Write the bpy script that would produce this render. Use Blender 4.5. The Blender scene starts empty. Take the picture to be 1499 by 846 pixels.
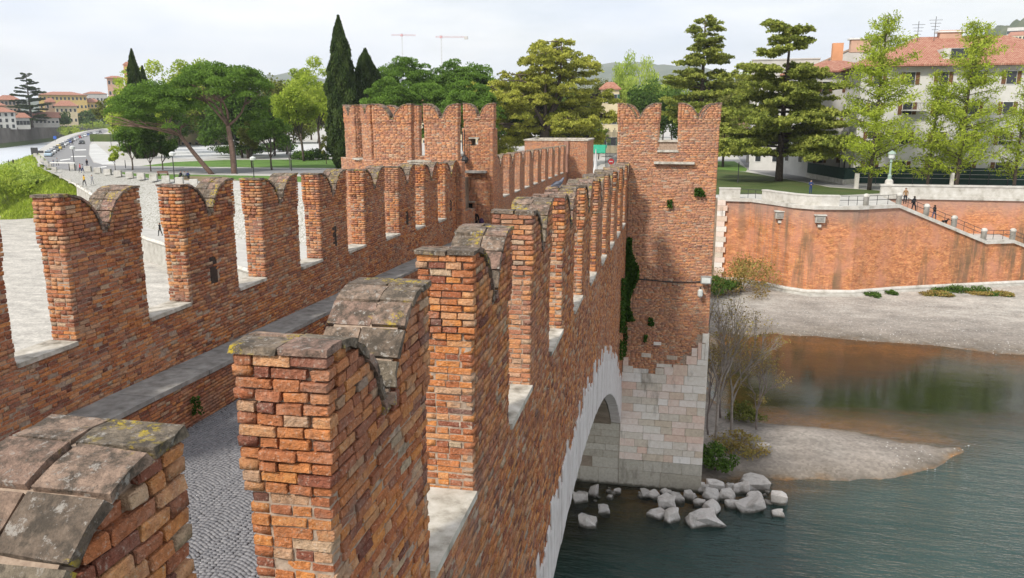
import bpy, bmesh, math, random
import numpy as np
from mathutils import Vector, Matrix
sc = bpy.context.scene
COL = sc.collection
random.seed(7); rng = np.random.default_rng(7)
R = math.radians

# ------------------------------------------------------------------ camera, sky, sun, exposure
CAMZ = 19.6
YAW, TILT, FPX = R(11.3139), R(12.3123), 1150.0
cam_d = bpy.data.cameras.new("camera"); cam = bpy.data.objects.new("camera", cam_d); COL.objects.link(cam)
cam.location = (0, 0, CAMZ); cam.rotation_euler = (math.pi/2 - TILT, 0, YAW)
cam_d.sensor_width = 36; cam_d.lens = FPX/1499*36; cam_d.clip_start = 0.1; cam_d.clip_end = 12000
sc.camera = cam
_F = np.array([-math.sin(YAW), math.cos(YAW), 0]); _R = np.array([math.cos(YAW), math.sin(YAW), 0]); _U = np.array([0, 0, 1.])
_fw = _F*math.cos(TILT)-_U*math.sin(TILT); _up = _F*math.sin(TILT)+_U*math.cos(TILT)
def at(u, v, z):
    """world point at height z on the sight line through photo pixel u, v"""
    r = _fw+_R*(u-749.5)/FPX-_up*(v-423)/FPX; t = (z-CAMZ)/r[2]; return (r[0]*t, r[1]*t, z)
def far(u, d, z=0.0):
    """world point at distance d in the direction of photo column u"""
    r = _F*1.0+_R*(u-749.5)/FPX*0.98; r = r/np.linalg.norm(r); return (r[0]*d, r[1]*d, z)
def zat(v, d):
    """height seen on photo row v at distance d"""
    a = math.atan((423-v)/FPX)-TILT; return CAMZ+d*math.tan(a)

SUN_EL, SUN_AZ = R(42), R(208)      # azimuth clockwise from +Y: behind the camera and to its left
world = bpy.data.worlds.new("World"); sc.world = world; world.use_nodes = True
wn = world.node_tree.nodes; wl = world.node_tree.links; wn.clear()
def N(nt, typ, **kw):
    n = nt.nodes.new(typ)
    for k, v in kw.items(): setattr(n, k, v)
    return n
nt = world.node_tree
sky = N(nt, 'ShaderNodeTexSky', sky_type='NISHITA', sun_disc=False, sun_elevation=SUN_EL, sun_rotation=SUN_AZ)
sky.air_density = 1.3; sky.dust_density = 2.5
tc = N(nt, 'ShaderNodeTexCoord'); mp = N(nt, 'ShaderNodeMapping'); mp.inputs['Scale'].default_value = (1.0, 1.0, 3.6)
mp.inputs['Location'].default_value = (0.35, 0.1, 0.2)
nz = N(nt, 'ShaderNodeTexNoise'); nz.inputs['Scale'].default_value = 1.7; nz.inputs['Detail'].default_value = 6; nz.inputs['Roughness'].default_value = 0.55
cr = N(nt, 'ShaderNodeValToRGB'); cr.color_ramp.elements[0].position = 0.28; cr.color_ramp.elements[0].color = (.38,)*3+(1,)
cr.color_ramp.elements[1].position = 0.56; cr.color_ramp.elements[1].color = (.95,)*3+(1,)
mxc = N(nt, 'ShaderNodeMix', data_type='RGBA')
nz2 = N(nt, 'ShaderNodeTexNoise'); nz2.inputs['Scale'].default_value = 2.6; nz2.inputs['Detail'].default_value = 5
cr2 = N(nt, 'ShaderNodeValToRGB'); cr2.color_ramp.elements[0].position = 0.35; cr2.color_ramp.elements[0].color = (7.2, 7.8, 8.8, 1)
cr2.color_ramp.elements[1].position = 0.62; cr2.color_ramp.elements[1].color = (9.8, 9.8, 9.8, 1)
bg = N(nt, 'ShaderNodeBackground'); bg.inputs['Strength'].default_value = 0.106
out = N(nt, 'ShaderNodeOutputWorld')
wl.new(tc.outputs['Generated'], mp.inputs['Vector']); wl.new(mp.outputs[0], nz.inputs['Vector']); wl.new(mp.outputs[0], nz2.inputs['Vector'])
wl.new(nz.outputs['Fac'], cr.inputs['Fac']); wl.new(cr.outputs['Color'], mxc.inputs['Factor'])
wl.new(nz2.outputs['Fac'], cr2.inputs['Fac'])
wl.new(sky.outputs['Color'], mxc.inputs['A']); wl.new(cr2.outputs['Color'], mxc.inputs['B'])
wl.new(mxc.outputs['Result'], bg.inputs['Color']); wl.new(bg.outputs[0], out.inputs['Surface'])
sun_d = bpy.data.lights.new("sun", 'SUN'); sun_d.energy = 3.6; sun_d.angle = R(6); sun_d.color = (1.0, 0.94, 0.85)
sun = bpy.data.objects.new("sun", sun_d); COL.objects.link(sun)
sdir = Vector((math.sin(SUN_AZ)*math.cos(SUN_EL), math.cos(SUN_AZ)*math.cos(SUN_EL), math.sin(SUN_EL)))
sun.rotation_euler = sdir.to_track_quat('Z', 'Y').to_euler(); sun.location = (0, -20, 60)
sc.view_settings.view_transform = 'Standard'; sc.view_settings.look = 'None'; sc.view_settings.gamma = 1
sc.view_settings.exposure = 0.28; sc.view_settings.use_curve_mapping = False

HAZE = .00011
# ------------------------------------------------------------------ tagging helpers
def tag(o, label=None, cat=None, group=None, kind=None):
    if label: o['label'] = label
    if cat: o['category'] = cat
    if group: o['group'] = group
    if kind: o['kind'] = kind
    return o
def empty(name, loc, label=None, cat=None, group=None):
    o = bpy.data.objects.new(name, None); COL.objects.link(o); o.location = loc; o.empty_display_size = 0.3
    return tag(o, label, cat, group)
def mesh_np(name, V, F, mats, parent=None, rnd=None, smooth=False, matidx=None):
    """V (n,3) world coordinates; F (m,k) faces of equal size or a list; becomes one object (child keeps world placement)"""
    me = bpy.data.meshes.new(name)
    V = np.asarray(V, dtype=np.float32)
    if isinstance(F, np.ndarray):
        m, k = F.shape
        me.vertices.add(len(V)); me.vertices.foreach_set('co', V.ravel())
        me.loops.add(m*k); me.loops.foreach_set('vertex_index', F.astype(np.int32).ravel())
        me.polygons.add(m); me.polygons.foreach_set('loop_start', np.arange(0, m*k, k, dtype=np.int32))
        try: me.polygons.foreach_set('loop_total', np.full(m, k, dtype=np.int32))
        except Exception: pass
        me.update(calc_edges=True)
    else:
        me.from_pydata([tuple(map(float, v)) for v in V], [], [tuple(f) for f in F]); me.update()
    me.validate()
    for mt in (mats if isinstance(mats, (list, tuple)) else [mats]): me.materials.append(mt)
    if matidx is not None: me.polygons.foreach_set('material_index', np.asarray(matidx, dtype=np.int32))
    if rnd is not None:
        a = me.attributes.new('rnd', 'FLOAT', 'FACE'); a.data.foreach_set('value', np.asarray(rnd, dtype=np.float32))
    if smooth: me.polygons.foreach_set('use_smooth', np.ones(len(me.polygons), dtype=bool))
    o = bpy.data.objects.new(name, me); COL.objects.link(o)
    if parent is not None:
        o.parent = parent; o.matrix_parent_inverse = Matrix.LocRotScale(parent.location, parent.rotation_euler, parent.scale).inverted()
        if parent.parent is not None:
            o.matrix_parent_inverse = (parent_world(parent)).inverted()
    return o
def parent_world(p):
    m = p.matrix_basis.copy() if hasattr(p, 'matrix_basis') else Matrix()
    if p.parent is not None: m = parent_world(p.parent) @ p.matrix_parent_inverse @ m
    return m
def adopt(o, p):
    o.parent = p; o.matrix_parent_inverse = parent_world(p).inverted(); return o

class MB:
    """collects primitive shapes; build() links them as one mesh"""
    def __init__(s): s.V = []; s.F = []; s.M = []
    def add(s, V, F, m=0):
        b = len(s.V); s.V += [tuple(v) for v in V]; s.F += [tuple(b+i for i in f) for f in F]; s.M += [m]*len(F); return s
    def box(s, c, d, rz=0, m=0, taper=1.0):
        cx, cy, cz = c; hx, hy, hz = d[0]/2, d[1]/2, d[2]/2; ca, sa = math.cos(rz), math.sin(rz); P = []
        for z, t in ((-hz, 1), (hz, taper)):
            for x, y in ((-hx, -hy), (hx, -hy), (hx, hy), (-hx, hy)):
                x *= t; y *= t; P.append((cx+x*ca-y*sa, cy+x*sa+y*ca, cz+z))
        return s.add(P, [(3, 2, 1, 0), (4, 5, 6, 7), (0, 1, 5, 4), (1, 2, 6, 5), (2, 3, 7, 6), (3, 0, 4, 7)], m)
    def tube(s, pts, rad, n=6, m=0, cap=True):
        pts = [Vector(p) for p in pts]
        if not isinstance(rad, (list, tuple)): rad = [rad]*len(pts)
        P = []
        for i, p in enumerate(pts):
            d = (pts[min(i+1, len(pts)-1)]-pts[max(i-1, 0)])
            d = d.normalized() if d.length > 1e-9 else Vector((0, 0, 1))
            a = d.cross(Vector((0, 0, 1)) if abs(d.z) < .9 else Vector((1, 0, 0))).normalized(); b = d.cross(a)
            for k in range(n):
                t = 2*math.pi*k/n; P.append(p+(a*math.cos(t)+b*math.sin(t))*rad[i])
        F = [(i*n+k, i*n+(k+1) % n, (i+1)*n+(k+1) % n, (i+1)*n+k) for i in range(len(pts)-1) for k in range(n)]
        if cap: F += [tuple(range(n-1, -1, -1)), tuple(range((len(pts)-1)*n, len(pts)*n))]
        return s.add(P, F, m)
    def lathe(s, c, prof, n=12, m=0):
        P = []; 
        for r, z in prof:
            for k in range(n): t = 2*math.pi*k/n; P.append((c[0]+r*math.cos(t), c[1]+r*math.sin(t), c[2]+z))
        F = [(i*n+k, i*n+(k+1) % n, (i+1)*n+(k+1) % n, (i+1)*n+k) for i in range(len(prof)-1) for k in range(n)]
        F += [tuple(range(n-1, -1, -1)), tuple(range((len(prof)-1)*n, len(prof)*n))]
        return s.add(P, F, m)
    def prism(s, poly, z0, z1, m=0):
        """poly: list of (x, y) counter-clockwise"""
        n = len(poly); P = [(x, y, z0) for x, y in poly]+[(x, y, z1) for x, y in poly]
        return s.add(P, [tuple(range(n-1, -1, -1)), tuple(range(n, 2*n))]+[(i, (i+1) % n, n+(i+1) % n, n+i) for i in range(n)], m)
    def build(s, name, mats, parent=None, smooth=False):
        return mesh_np(name, s.V, s.F, mats, parent, smooth=smooth, matidx=s.M if isinstance(mats, (list, tuple)) else None)

# ------------------------------------------------------------------ materials
def newmat(name):
    m = bpy.data.materials.new(name); m.use_nodes = True; nt = m.node_tree; nt.nodes.clear()
    o = N(nt, 'ShaderNodeOutputMaterial'); b = N(nt, 'ShaderNodeBsdfPrincipled'); nt.links.new(b.outputs[0], o.inputs['Surface'])
    b.inputs['Roughness'].default_value = .85; b.inputs['Specular IOR Level'].default_value = .25
    return m, nt, b
def pos(nt, scale=(1, 1, 1)):
    g = N(nt, 'ShaderNodeNewGeometry'); mp = N(nt, 'ShaderNodeMapping'); mp.inputs['Scale'].default_value = scale
    nt.links.new(g.outputs['Position'], mp.inputs['Vector']); return mp.outputs[0]
def noise(nt, vec, scale, detail=4, rough=.55):
    n = N(nt, 'ShaderNodeTexNoise'); n.inputs['Scale'].default_value = scale; n.inputs['Detail'].default_value = detail
    n.inputs['Roughness'].default_value = rough; nt.links.new(vec, n.inputs['Vector']); return n.outputs['Fac']
def ramp(nt, fac, stops, interp='LINEAR'):
    r = N(nt, 'ShaderNodeValToRGB'); r.color_ramp.interpolation = interp; e = r.color_ramp.elements
    while len(e) < len(stops): e.new(.5)
    for i, (p, c) in enumerate(stops):
        e[i].position = p; e[i].color = tuple(c)+(1,) if hasattr(c, '__len__') else (c, c, c, 1)
    nt.links.new(fac, r.inputs['Fac']); return r.outputs['Color']
def mix(nt, fac, a, b, blend='MIX'):
    m = N(nt, 'ShaderNodeMix', data_type='RGBA', blend_type=blend)
    for k, v in (('Factor', fac), ('A', a), ('B', b)):
        if isinstance(v, (int, float)): m.inputs[k].default_value = v
        elif isinstance(v, tuple): m.inputs[k].default_value = v+(1,) if len(v) == 3 else v
        else: nt.links.new(v, m.inputs[k])
    return m.outputs['Result']
def math_(nt, op, a, b=0.0):
    m = N(nt, 'ShaderNodeMath', operation=op)
    for i, v in enumerate((a, b)):
        if isinstance(v, (int, float)): m.inputs[i].default_value = v
        else: nt.links.new(v, m.inputs[i])
    return m.outputs[0]
def bump(nt, b, h, strength=.5, dist=.02):
    n = N(nt, 'ShaderNodeBump'); n.inputs['Strength'].default_value = strength; n.inputs['Distance'].default_value = dist
    nt.links.new(h, n.inputs['Height']); nt.links.new(n.outputs[0], b.inputs['Normal']); return n
def rnd_out(nt, src):
    if src == 'obj': return N(nt, 'ShaderNodeObjectInfo').outputs['Random']
    a = N(nt, 'ShaderNodeAttribute', attribute_name='rnd'); return a.outputs['Fac']
BRICK = [(0.0, (.13, .052, .040)), (.05, (.23, .076, .045)), (.20, (.36, .118, .052)), (.50, (.47, .168, .060)), (.74, (.60, .232, .066)),
         (.89, (.56, .28, .135)), (.96, (.46, .28, .17)), (.99, (.50, .38, .25)), (1.0, (.26, .20, .15))]
def mat_brick(name, src, gain=1.0, pale=0.0):
    m, nt, b = newmat(name); p = pos(nt)
    r = rnd_out(nt, src)
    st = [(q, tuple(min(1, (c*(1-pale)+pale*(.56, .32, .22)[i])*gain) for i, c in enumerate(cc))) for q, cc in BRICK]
    c = ramp(nt, r, st)
    c = mix(nt, .75, c, ramp(nt, noise(nt, p, 20, 6, .72), [(.3, .26), (.7, .84)]), 'OVERLAY')
    c = mix(nt, ramp(nt, noise(nt, pos(nt, (1.0, .55, .8)), .55, 4, .6), [(.44, 0), (.66, .42)]), c, (.47, .265, .185))   # repaired, paler stretches
    c = mix(nt, ramp(nt, noise(nt, p, 2.6, 6, .75), [(.50, 0), (.66, .38)]), c, (.40, .31, .25))              # mortar wash and dust
    c = mix(nt, ramp(nt, noise(nt, p, 5, 5, .65), [(.56, 0), (.76, .5)]), c, (.13, .115, .085))      # grime
    c = mix(nt, ramp(nt, noise(nt, p, 40, 4, .7), [(.56, 0), (.70, .7)]), c, (.50, .42, .34))         # lime and chips
    c = mix(nt, ramp(nt, noise(nt, p, .75, 4, .6), [(.50, 0), (.76, .38)]), c, (.17, .11, .08))     # broad dark stains
    nt.links.new(c, b.inputs['Base Color'])
    h = math_(nt, 'ADD', noise(nt, p, 45, 4, .7), math_(nt, 'MULTIPLY', noise(nt, p, 14, 3, .6), 1.3))
    bump(nt, b, h, 1.0, .028)
    return m
M = {}
M['brick'] = mat_brick('old_brick', 'obj'); M['brick_s'] = mat_brick('old_brick_bonded', 'attr')
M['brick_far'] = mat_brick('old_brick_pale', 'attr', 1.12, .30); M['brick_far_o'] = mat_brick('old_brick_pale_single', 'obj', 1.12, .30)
def simple(name, stops, scale=8, detail=5, rough=.85, bstr=.4, bdist=.02, bscale=None, spec=.25, vec=(1, 1, 1), rndmix=None, nrough=.6):
    m, nt, b = newmat(name); p = pos(nt, vec); c = ramp(nt, noise(nt, p, scale, detail, nrough), stops)
    if rndmix:
        c = mix(nt, rndmix[1], c, ramp(nt, rnd_out(nt, rndmix[0]), rndmix[2]), 'MIX')
    nt.links.new(c, b.inputs['Base Color']); b.inputs['Roughness'].default_value = rough; b.inputs['Specular IOR Level'].default_value = spec
    if bstr: bump(nt, b, noise(nt, p, bscale or scale*4, 4, .65), bstr, bdist)
    return m
M['mortar'] = simple('lime_mortar', [(.3, (.22, .155, .115)), (.7, (.47, .37, .285))], 14, 5, .95, .6, .015, 60)
M['slit'] = simple('slit_shade', [(.3, (.035, .025, .02)), (.7, (.07, .05, .04))], 9, 3, .95, .3)  # shade inside the slit, put into a near-black colour
M['mortar_dark'] = simple('dark_mortar', [(.3, (.12, .075, .055)), (.7, (.27, .18, .13))], 9, 5, .95, .6, .02, 50)
def mat_cap(name):
    m, nt, b = newmat(name); p = pos(nt)
    c = ramp(nt, rnd_out(nt, 'obj'), [(0, (.15, .115, .088)), (.3, (.24, .18, .13)), (.55, (.30, .18, .14)), (.8, (.20, .165, .12)), (1, (.36, .24, .18))])
    c = mix(nt, .6, c, ramp(nt, noise(nt, p, 18, 6, .7), [(.32, .12), (.68, .86)]), 'OVERLAY')
    c = mix(nt, ramp(nt, noise(nt, p, 7, 6, .75), [(.46, 0), (.58, .85)]), c, (.075, .062, .048))
    c = mix(nt, ramp(nt, noise(nt, p, 15, 6, .8), [(.56, 0), (.62, .8)]), c, (.40, .37, .33))        # pale crusts
    v = N(nt, 'ShaderNodeTexVoronoi'); v.inputs['Scale'].default_value = 16; nt.links.new(p, v.inputs['Vector'])
    spot = mix(nt, 1.0, ramp(nt, noise(nt, p, 3.2, 3, .6), [(.555, 0), (.63, 1)]), ramp(nt, noise(nt, p, 24, 5, .75), [(.50, 0), (.55, 1)]), 'MULTIPLY')
    c = mix(nt, spot, c, (.45, .33, .035))                                                              # yellow lichen
    nt.links.new(c, b.inputs['Base Color'])
    bump(nt, b, math_(nt, 'ADD', noise(nt, p, 60, 5, .7), math_(nt, 'MULTIPLY', noise(nt, p, 12, 4, .6), 1.5)), .9, .025)
    return m
M['cap'] = mat_cap('lichened_cap')
M['sill'] = simple('pale_sill_stone', [(.30, (.20, .18, .145)), (.48, (.42, .39, .33)), (.7, (.60, .57, .51))], 4, 8, .8, .5, .01, 50)
M['ledge'] = simple('grey_ledge_stone', [(.30, (.12, .115, .10)), (.5, (.26, .25, .235)), (.7, (.38, .37, .345))], 3.5, 8, .8, .5, .01, 45, rndmix=('obj', .25, [(0, (.2, .19, .18)), (1, (.36, .34, .31))]))
def mat_stone(name, stops, mixf=.75, gain=1):
    m, nt, b = newmat(name); p = pos(nt)
    c = ramp(nt, rnd_out(nt, 'obj'), stops)
    c = mix(nt, .5, c, ramp(nt, noise(nt, p, 7, 6, .7), [(.25, .3), (.75, .75)]), 'OVERLAY')
    c = mix(nt, ramp(nt, noise(nt, pos(nt, (1, 1, .3)), 1.3, 5, .65), [(.55, 0), (.74, .8)]), c, (.12, .10, .075))
    sp = N(nt, 'ShaderNodeSeparateXYZ'); nt.links.new(p, sp.inputs[0]); wl2 = ramp(nt, math_(nt, 'ADD', sp.outputs['Z'], math_(nt, 'MULTIPLY', noise(nt, p, 4, 4, .6), .3)), [(.22, .88), (.36, 0)])
    c = mix(nt, wl2, c, (.055, .05, .035))                                                              # algae and wet line at the river level
    nt.links.new(c, b.inputs['Base Color']); bump(nt, b, noise(nt, p, 24, 5, .7), .6, .03); return m
M['pier'] = mat_stone('pier_limestone', [(0, (.56, .49, .41)), (.2, (.70, .65, .58)), (.4, (.70, .50, .41)), (.55, (.54, .45, .35)), (.75, (.76, .72, .67)), (1, (.68, .54, .46))])
M['pier_base'] = mat_stone('pier_base_stone', [(0, (.36, .33, .27)), (1, (.44, .41, .35))])
M['vouss'] = simple('white_voussoir', [(.2, (.36, .32, .30)), (.45, (.56, .52, .50)), (.75, (.68, .64, .62))], 3, 6, .8, .5, .015, 30, rndmix=('obj', .4, [(0, (.44, .38, .36)), (.5, (.63, .60, .58)), (1, (.50, .43, .41))]))
M['vault'] = simple('vault_masonry', [(.25, (.15, .115, .085)), (.5, (.26, .21, .16)), (.75, (.36, .30, .24))], 1.5, 7, .9, .6, .05, 8)
M['sett'] = simple('basalt_sett', [(.3, (.14, .14, .15)), (.7, (.26, .255, .26))], 20, 4, .8, .3, .006, 80, rndmix=('attr', .4, [(0, (.14, .14, .15)), (1, (.27, .265, .27))]))
M['sett_o'] = simple('basalt_sett_single', [(.3, (.14, .14, .15)), (.7, (.26, .255, .26))], 20, 4, .8, .3, .006, 80, rndmix=('obj', .4, [(0, (.14, .14, .15)), (1, (.27, .265, .27))]))
M['joint'] = simple('sett_joint', [(.3, (.09, .085, .08)), (.7, (.16, .155, .14))], 12, 4, .95, .3, .01)

# ------------------------------------------------------------------ bricks
def variant_brick(k, name='brick'):
    """irregular chamfered box 1 x 1 x 1 made for a 0.26 x 0.12 x 0.068 brick"""
    r = random.Random(100+k); L, D_, H_ = .26, .12, .068; c = .006
    bm = bmesh.new(); bmesh.ops.create_cube(bm, size=1)
    for v in bm.verts: v.co.x *= L; v.co.y *= D_; v.co.z *= H_
    bmesh.ops.bevel(bm, geom=bm.edges[:], offset=c*(.8+.7*r.random()), segments=1, affect='EDGES', profile=.6)
    for v in bm.verts:
        v.co.x += r.uniform(-1, 1)*.008; v.co.y += r.uniform(-1, 1)*.007; v.co.z += r.uniform(-1, 1)*.0065
        v.co.x /= L; v.co.y /= D_; v.co.z /= H_
    bmesh.ops.triangulate(bm, faces=bm.faces[:]); me = bpy.data.meshes.new(name); bm.to_mesh(me); bm.free(); return me
BV = {}
def brick_variants(key):
    if key not in BV:
        BV[key] = [variant_brick(k) for k in range(12)]
        for me in BV[key]: me.materials.append(M[key])
    return BV[key]
def boxes_mesh(B):
    """B (n,7): cx cy cz, length, depth, height, angle -> verts, quads (6 per box)"""
    n = len(B); s = np.array([(-1, -1, -1), (1, -1, -1), (1, 1, -1), (-1, 1, -1), (-1, -1, 1), (1, -1, 1), (1, 1, 1), (-1, 1, 1)])*.5
    P = s[None]*B[:, None, 3:6]
    P += rng.uniform(-1, 1, P.shape)*np.array([.006, .006, .005])
    ca, sa = np.cos(B[:, 6])[:, None], np.sin(B[:, 6])[:, None]
    X = P[..., 0]*ca-P[..., 1]*sa+B[:, 0:1]; Y = P[..., 0]*sa+P[..., 1]*ca+B[:, 1:2]; Z = P[..., 2]+B[:, 2:3]
    V = np.stack([X, Y, Z], -1).reshape(-1, 3)
    q = np.array([(3, 2, 1, 0), (4, 5, 6, 7), (0, 1, 5, 4), (1, 2, 6, 5), (2, 3, 7, 6), (3, 0, 4, 7)])
    F = (q[None]+8*np.arange(n)[:, None, None]).reshape(-1, 4)
    return V, F
def proj(P):
    d = P-np.array([0, 0, CAMZ]); z = d@_fw
    return np.stack([749.5+FPX*(d@_R)/z, 423-FPX*(d@_up)/z, z], -1)
def emit_bricks(B, parent, name='brick', mo='brick', ms='brick_s', faces=None, cap=300, minpx=10, rbias=0.0, part_label=None):
    """the largest-showing bricks become single objects, the rest one joined part"""
    B = np.asarray(B, float)
    if len(B) == 0: return
    pj = proj(B[:, :3]); px = np.where(pj[:, 2] > .3, FPX/np.maximum(pj[:, 2], .3), 0)
    inside = (pj[:, 0] > -25) & (pj[:, 0] < 1525) & (pj[:, 1] > -20) & (pj[:, 1] < 870) & (pj[:, 2] > .3)
    # how much of each brick's visible faces shows
    u = np.stack([np.cos(B[:, 6]), np.sin(B[:, 6])], -1); d = B[:, :2]/np.maximum(np.linalg.norm(B[:, :2], axis=1)[:, None], .1)
    n = np.stack([-np.sin(B[:, 6]), np.cos(B[:, 6])], -1)
    foresh = np.abs((u*np.stack([-d[:, 1], d[:, 0]], -1)).sum(1))
    size = px*np.maximum(B[:, 3]*foresh, B[:, 5])
    if faces is not None: inside &= np.asarray(faces, bool)
    ok = inside & (size >= minpx)
    idx = np.where(ok)[0]; idx = idx[np.argsort(-size[idx])][:cap]
    sel = np.zeros(len(B), bool); sel[idx] = True
    Vs = brick_variants(mo); inv = parent_world(parent).inverted()
    for i in idx:
        b = B[i]; o = bpy.data.objects.new(name, Vs[random.randrange(12)]); COL.objects.link(o); o.parent = parent
        o.matrix_parent_inverse = inv
        o.location = b[:3]; o.rotation_euler = (random.gauss(0, .006), random.gauss(0, .008), b[6]+random.gauss(0, .006)); o.scale = b[3:6]
    rest = B[~sel]
    if len(rest):
        V, F = boxes_mesh(rest); r = np.repeat(rng.random(len(rest)), 6)
        o = mesh_np('brickwork' if 'brick' in name else name+'_work', V, F, M[ms], parent, rnd=np.clip(r+rbias, 0, 1)); o['kind'] = 'stuff'

PITCH, GAP = .08, .015
def split_len(L, r, parity, full=.27, half=.135):
    """cut a course of length L into stretchers and headers"""
    if L < .2: return [L]
    out = []; x = 0
    if parity: out.append(half*(.9+.2*r.random())); x = out[0]
    while L-x > full*1.45:
        w = (full if r.random() < .72 else half)*(.92+.16*r.random()); out.append(w); x += w
    rem = L-x
    if rem > full*1.1: out += [rem*.5, rem*.5]
    else: out.append(rem)
    return out
def panel(x0, y0, x1, y1, z0, z1, depth=.1, pred=None, r=random, proud=.0, pitch=PITCH, gap=GAP, full=.27, jit=.005):
    """one brick skin from (x0,y0) to (x1,y1); outward normal to the right of the direction of travel"""
    L = math.hypot(x1-x0, y1-y0); a = math.atan2(y1-y0, x1-x0); ux, uy = math.cos(a), math.sin(a); nx, ny = uy, -ux
    out = []; k = 0; z = z0
    while z+pitch*.6 < z1:
        s = 0
        for w in split_len(L, r, k % 2, full, full/2):
            c = s+w/2; s += w
            if pred and not pred(c, z+pitch/2): continue
            j = r.gauss(0, jit)+proud
            dd = depth
            out.append((x0+ux*c+nx*(j-dd/2), y0+uy*c+ny*(j-dd/2), z+pitch/2, w-gap*(.7+.6*r.random()), dd, pitch-gap*(.7+.5*r.random()), a))
        z += pitch; k += 1
    return out
def ring(x0, x1, y0, y1, z, parity, r, d=.125):
    """one course of a rectangular pier; quoins alternate; returns bricks and a flag for those seen on the -Y and +X faces"""
    out = []; fl = []
    def run(ax0, ay0, ax1, ay1, vis):
        L = math.hypot(ax1-ax0, ay1-ay0)
        if L < .06: return
        a = math.atan2(ay1-ay0, ax1-ax0); ux, uy = math.cos(a), math.sin(a); nx, ny = uy, -ux; s = 0
        for w in split_len(L, r, (parity+r.randrange(2)) % 2):
            c = s+w/2; s += w; j = r.gauss(0, .006)
            out.append((ax0+ux*c+nx*(j-d/2), ay0+uy*c+ny*(j-d/2), z+PITCH/2+r.gauss(0, .0015), w-GAP*(.4+1.3*r.random()), d, PITCH-GAP*(.35+1.1*r.random()), a)); fl.append(vis)
    d2 = d+.012
    if parity:
        run(x0, y0, x1, y0, 1); run(x1, y1, x0, y1, 0)
        if y1-y0 > 2*d2+.05: run(x1, y0+d2, x1, y1-d2, 1); run(x0, y1-d2, x0, y0+d2, 0)
    else:
        run(x1, y0, x1, y1, 1); run(x0, y1, x0, y0, 0)
        run(x0+d2, y0, x1-d2, y0, 1); run(x1-d2, y1, x0+d2, y1, 0)
    return out, fl

# ------------------------------------------------------------------ deck profile
def D(y):
    if y < 12: return 0.0
    if y < 40: return -.031*(y-12)
    return -.868-.014*(min(y, 90)-40)
TOP0, SILL0, ROAD0 = 18.2, 15.38, 13.03
MH, HORN = TOP0-SILL0-.05, .98           # merlon height up to the cap, depth of the swallow tail

def swallow(L, top, s):
    """height of the underside of the cap at distance s from the nearer end; L is half the length"""
    a = L-.10; f = min(1.0, L/1.02)
    t = min(max((s-.14)/(a-.14), 0), 1)*.972
    return top-HORN*f*(1-math.sqrt(max(0, 1-t*t))) if s <= a+1e-6 else top-HORN*f*.765

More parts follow.
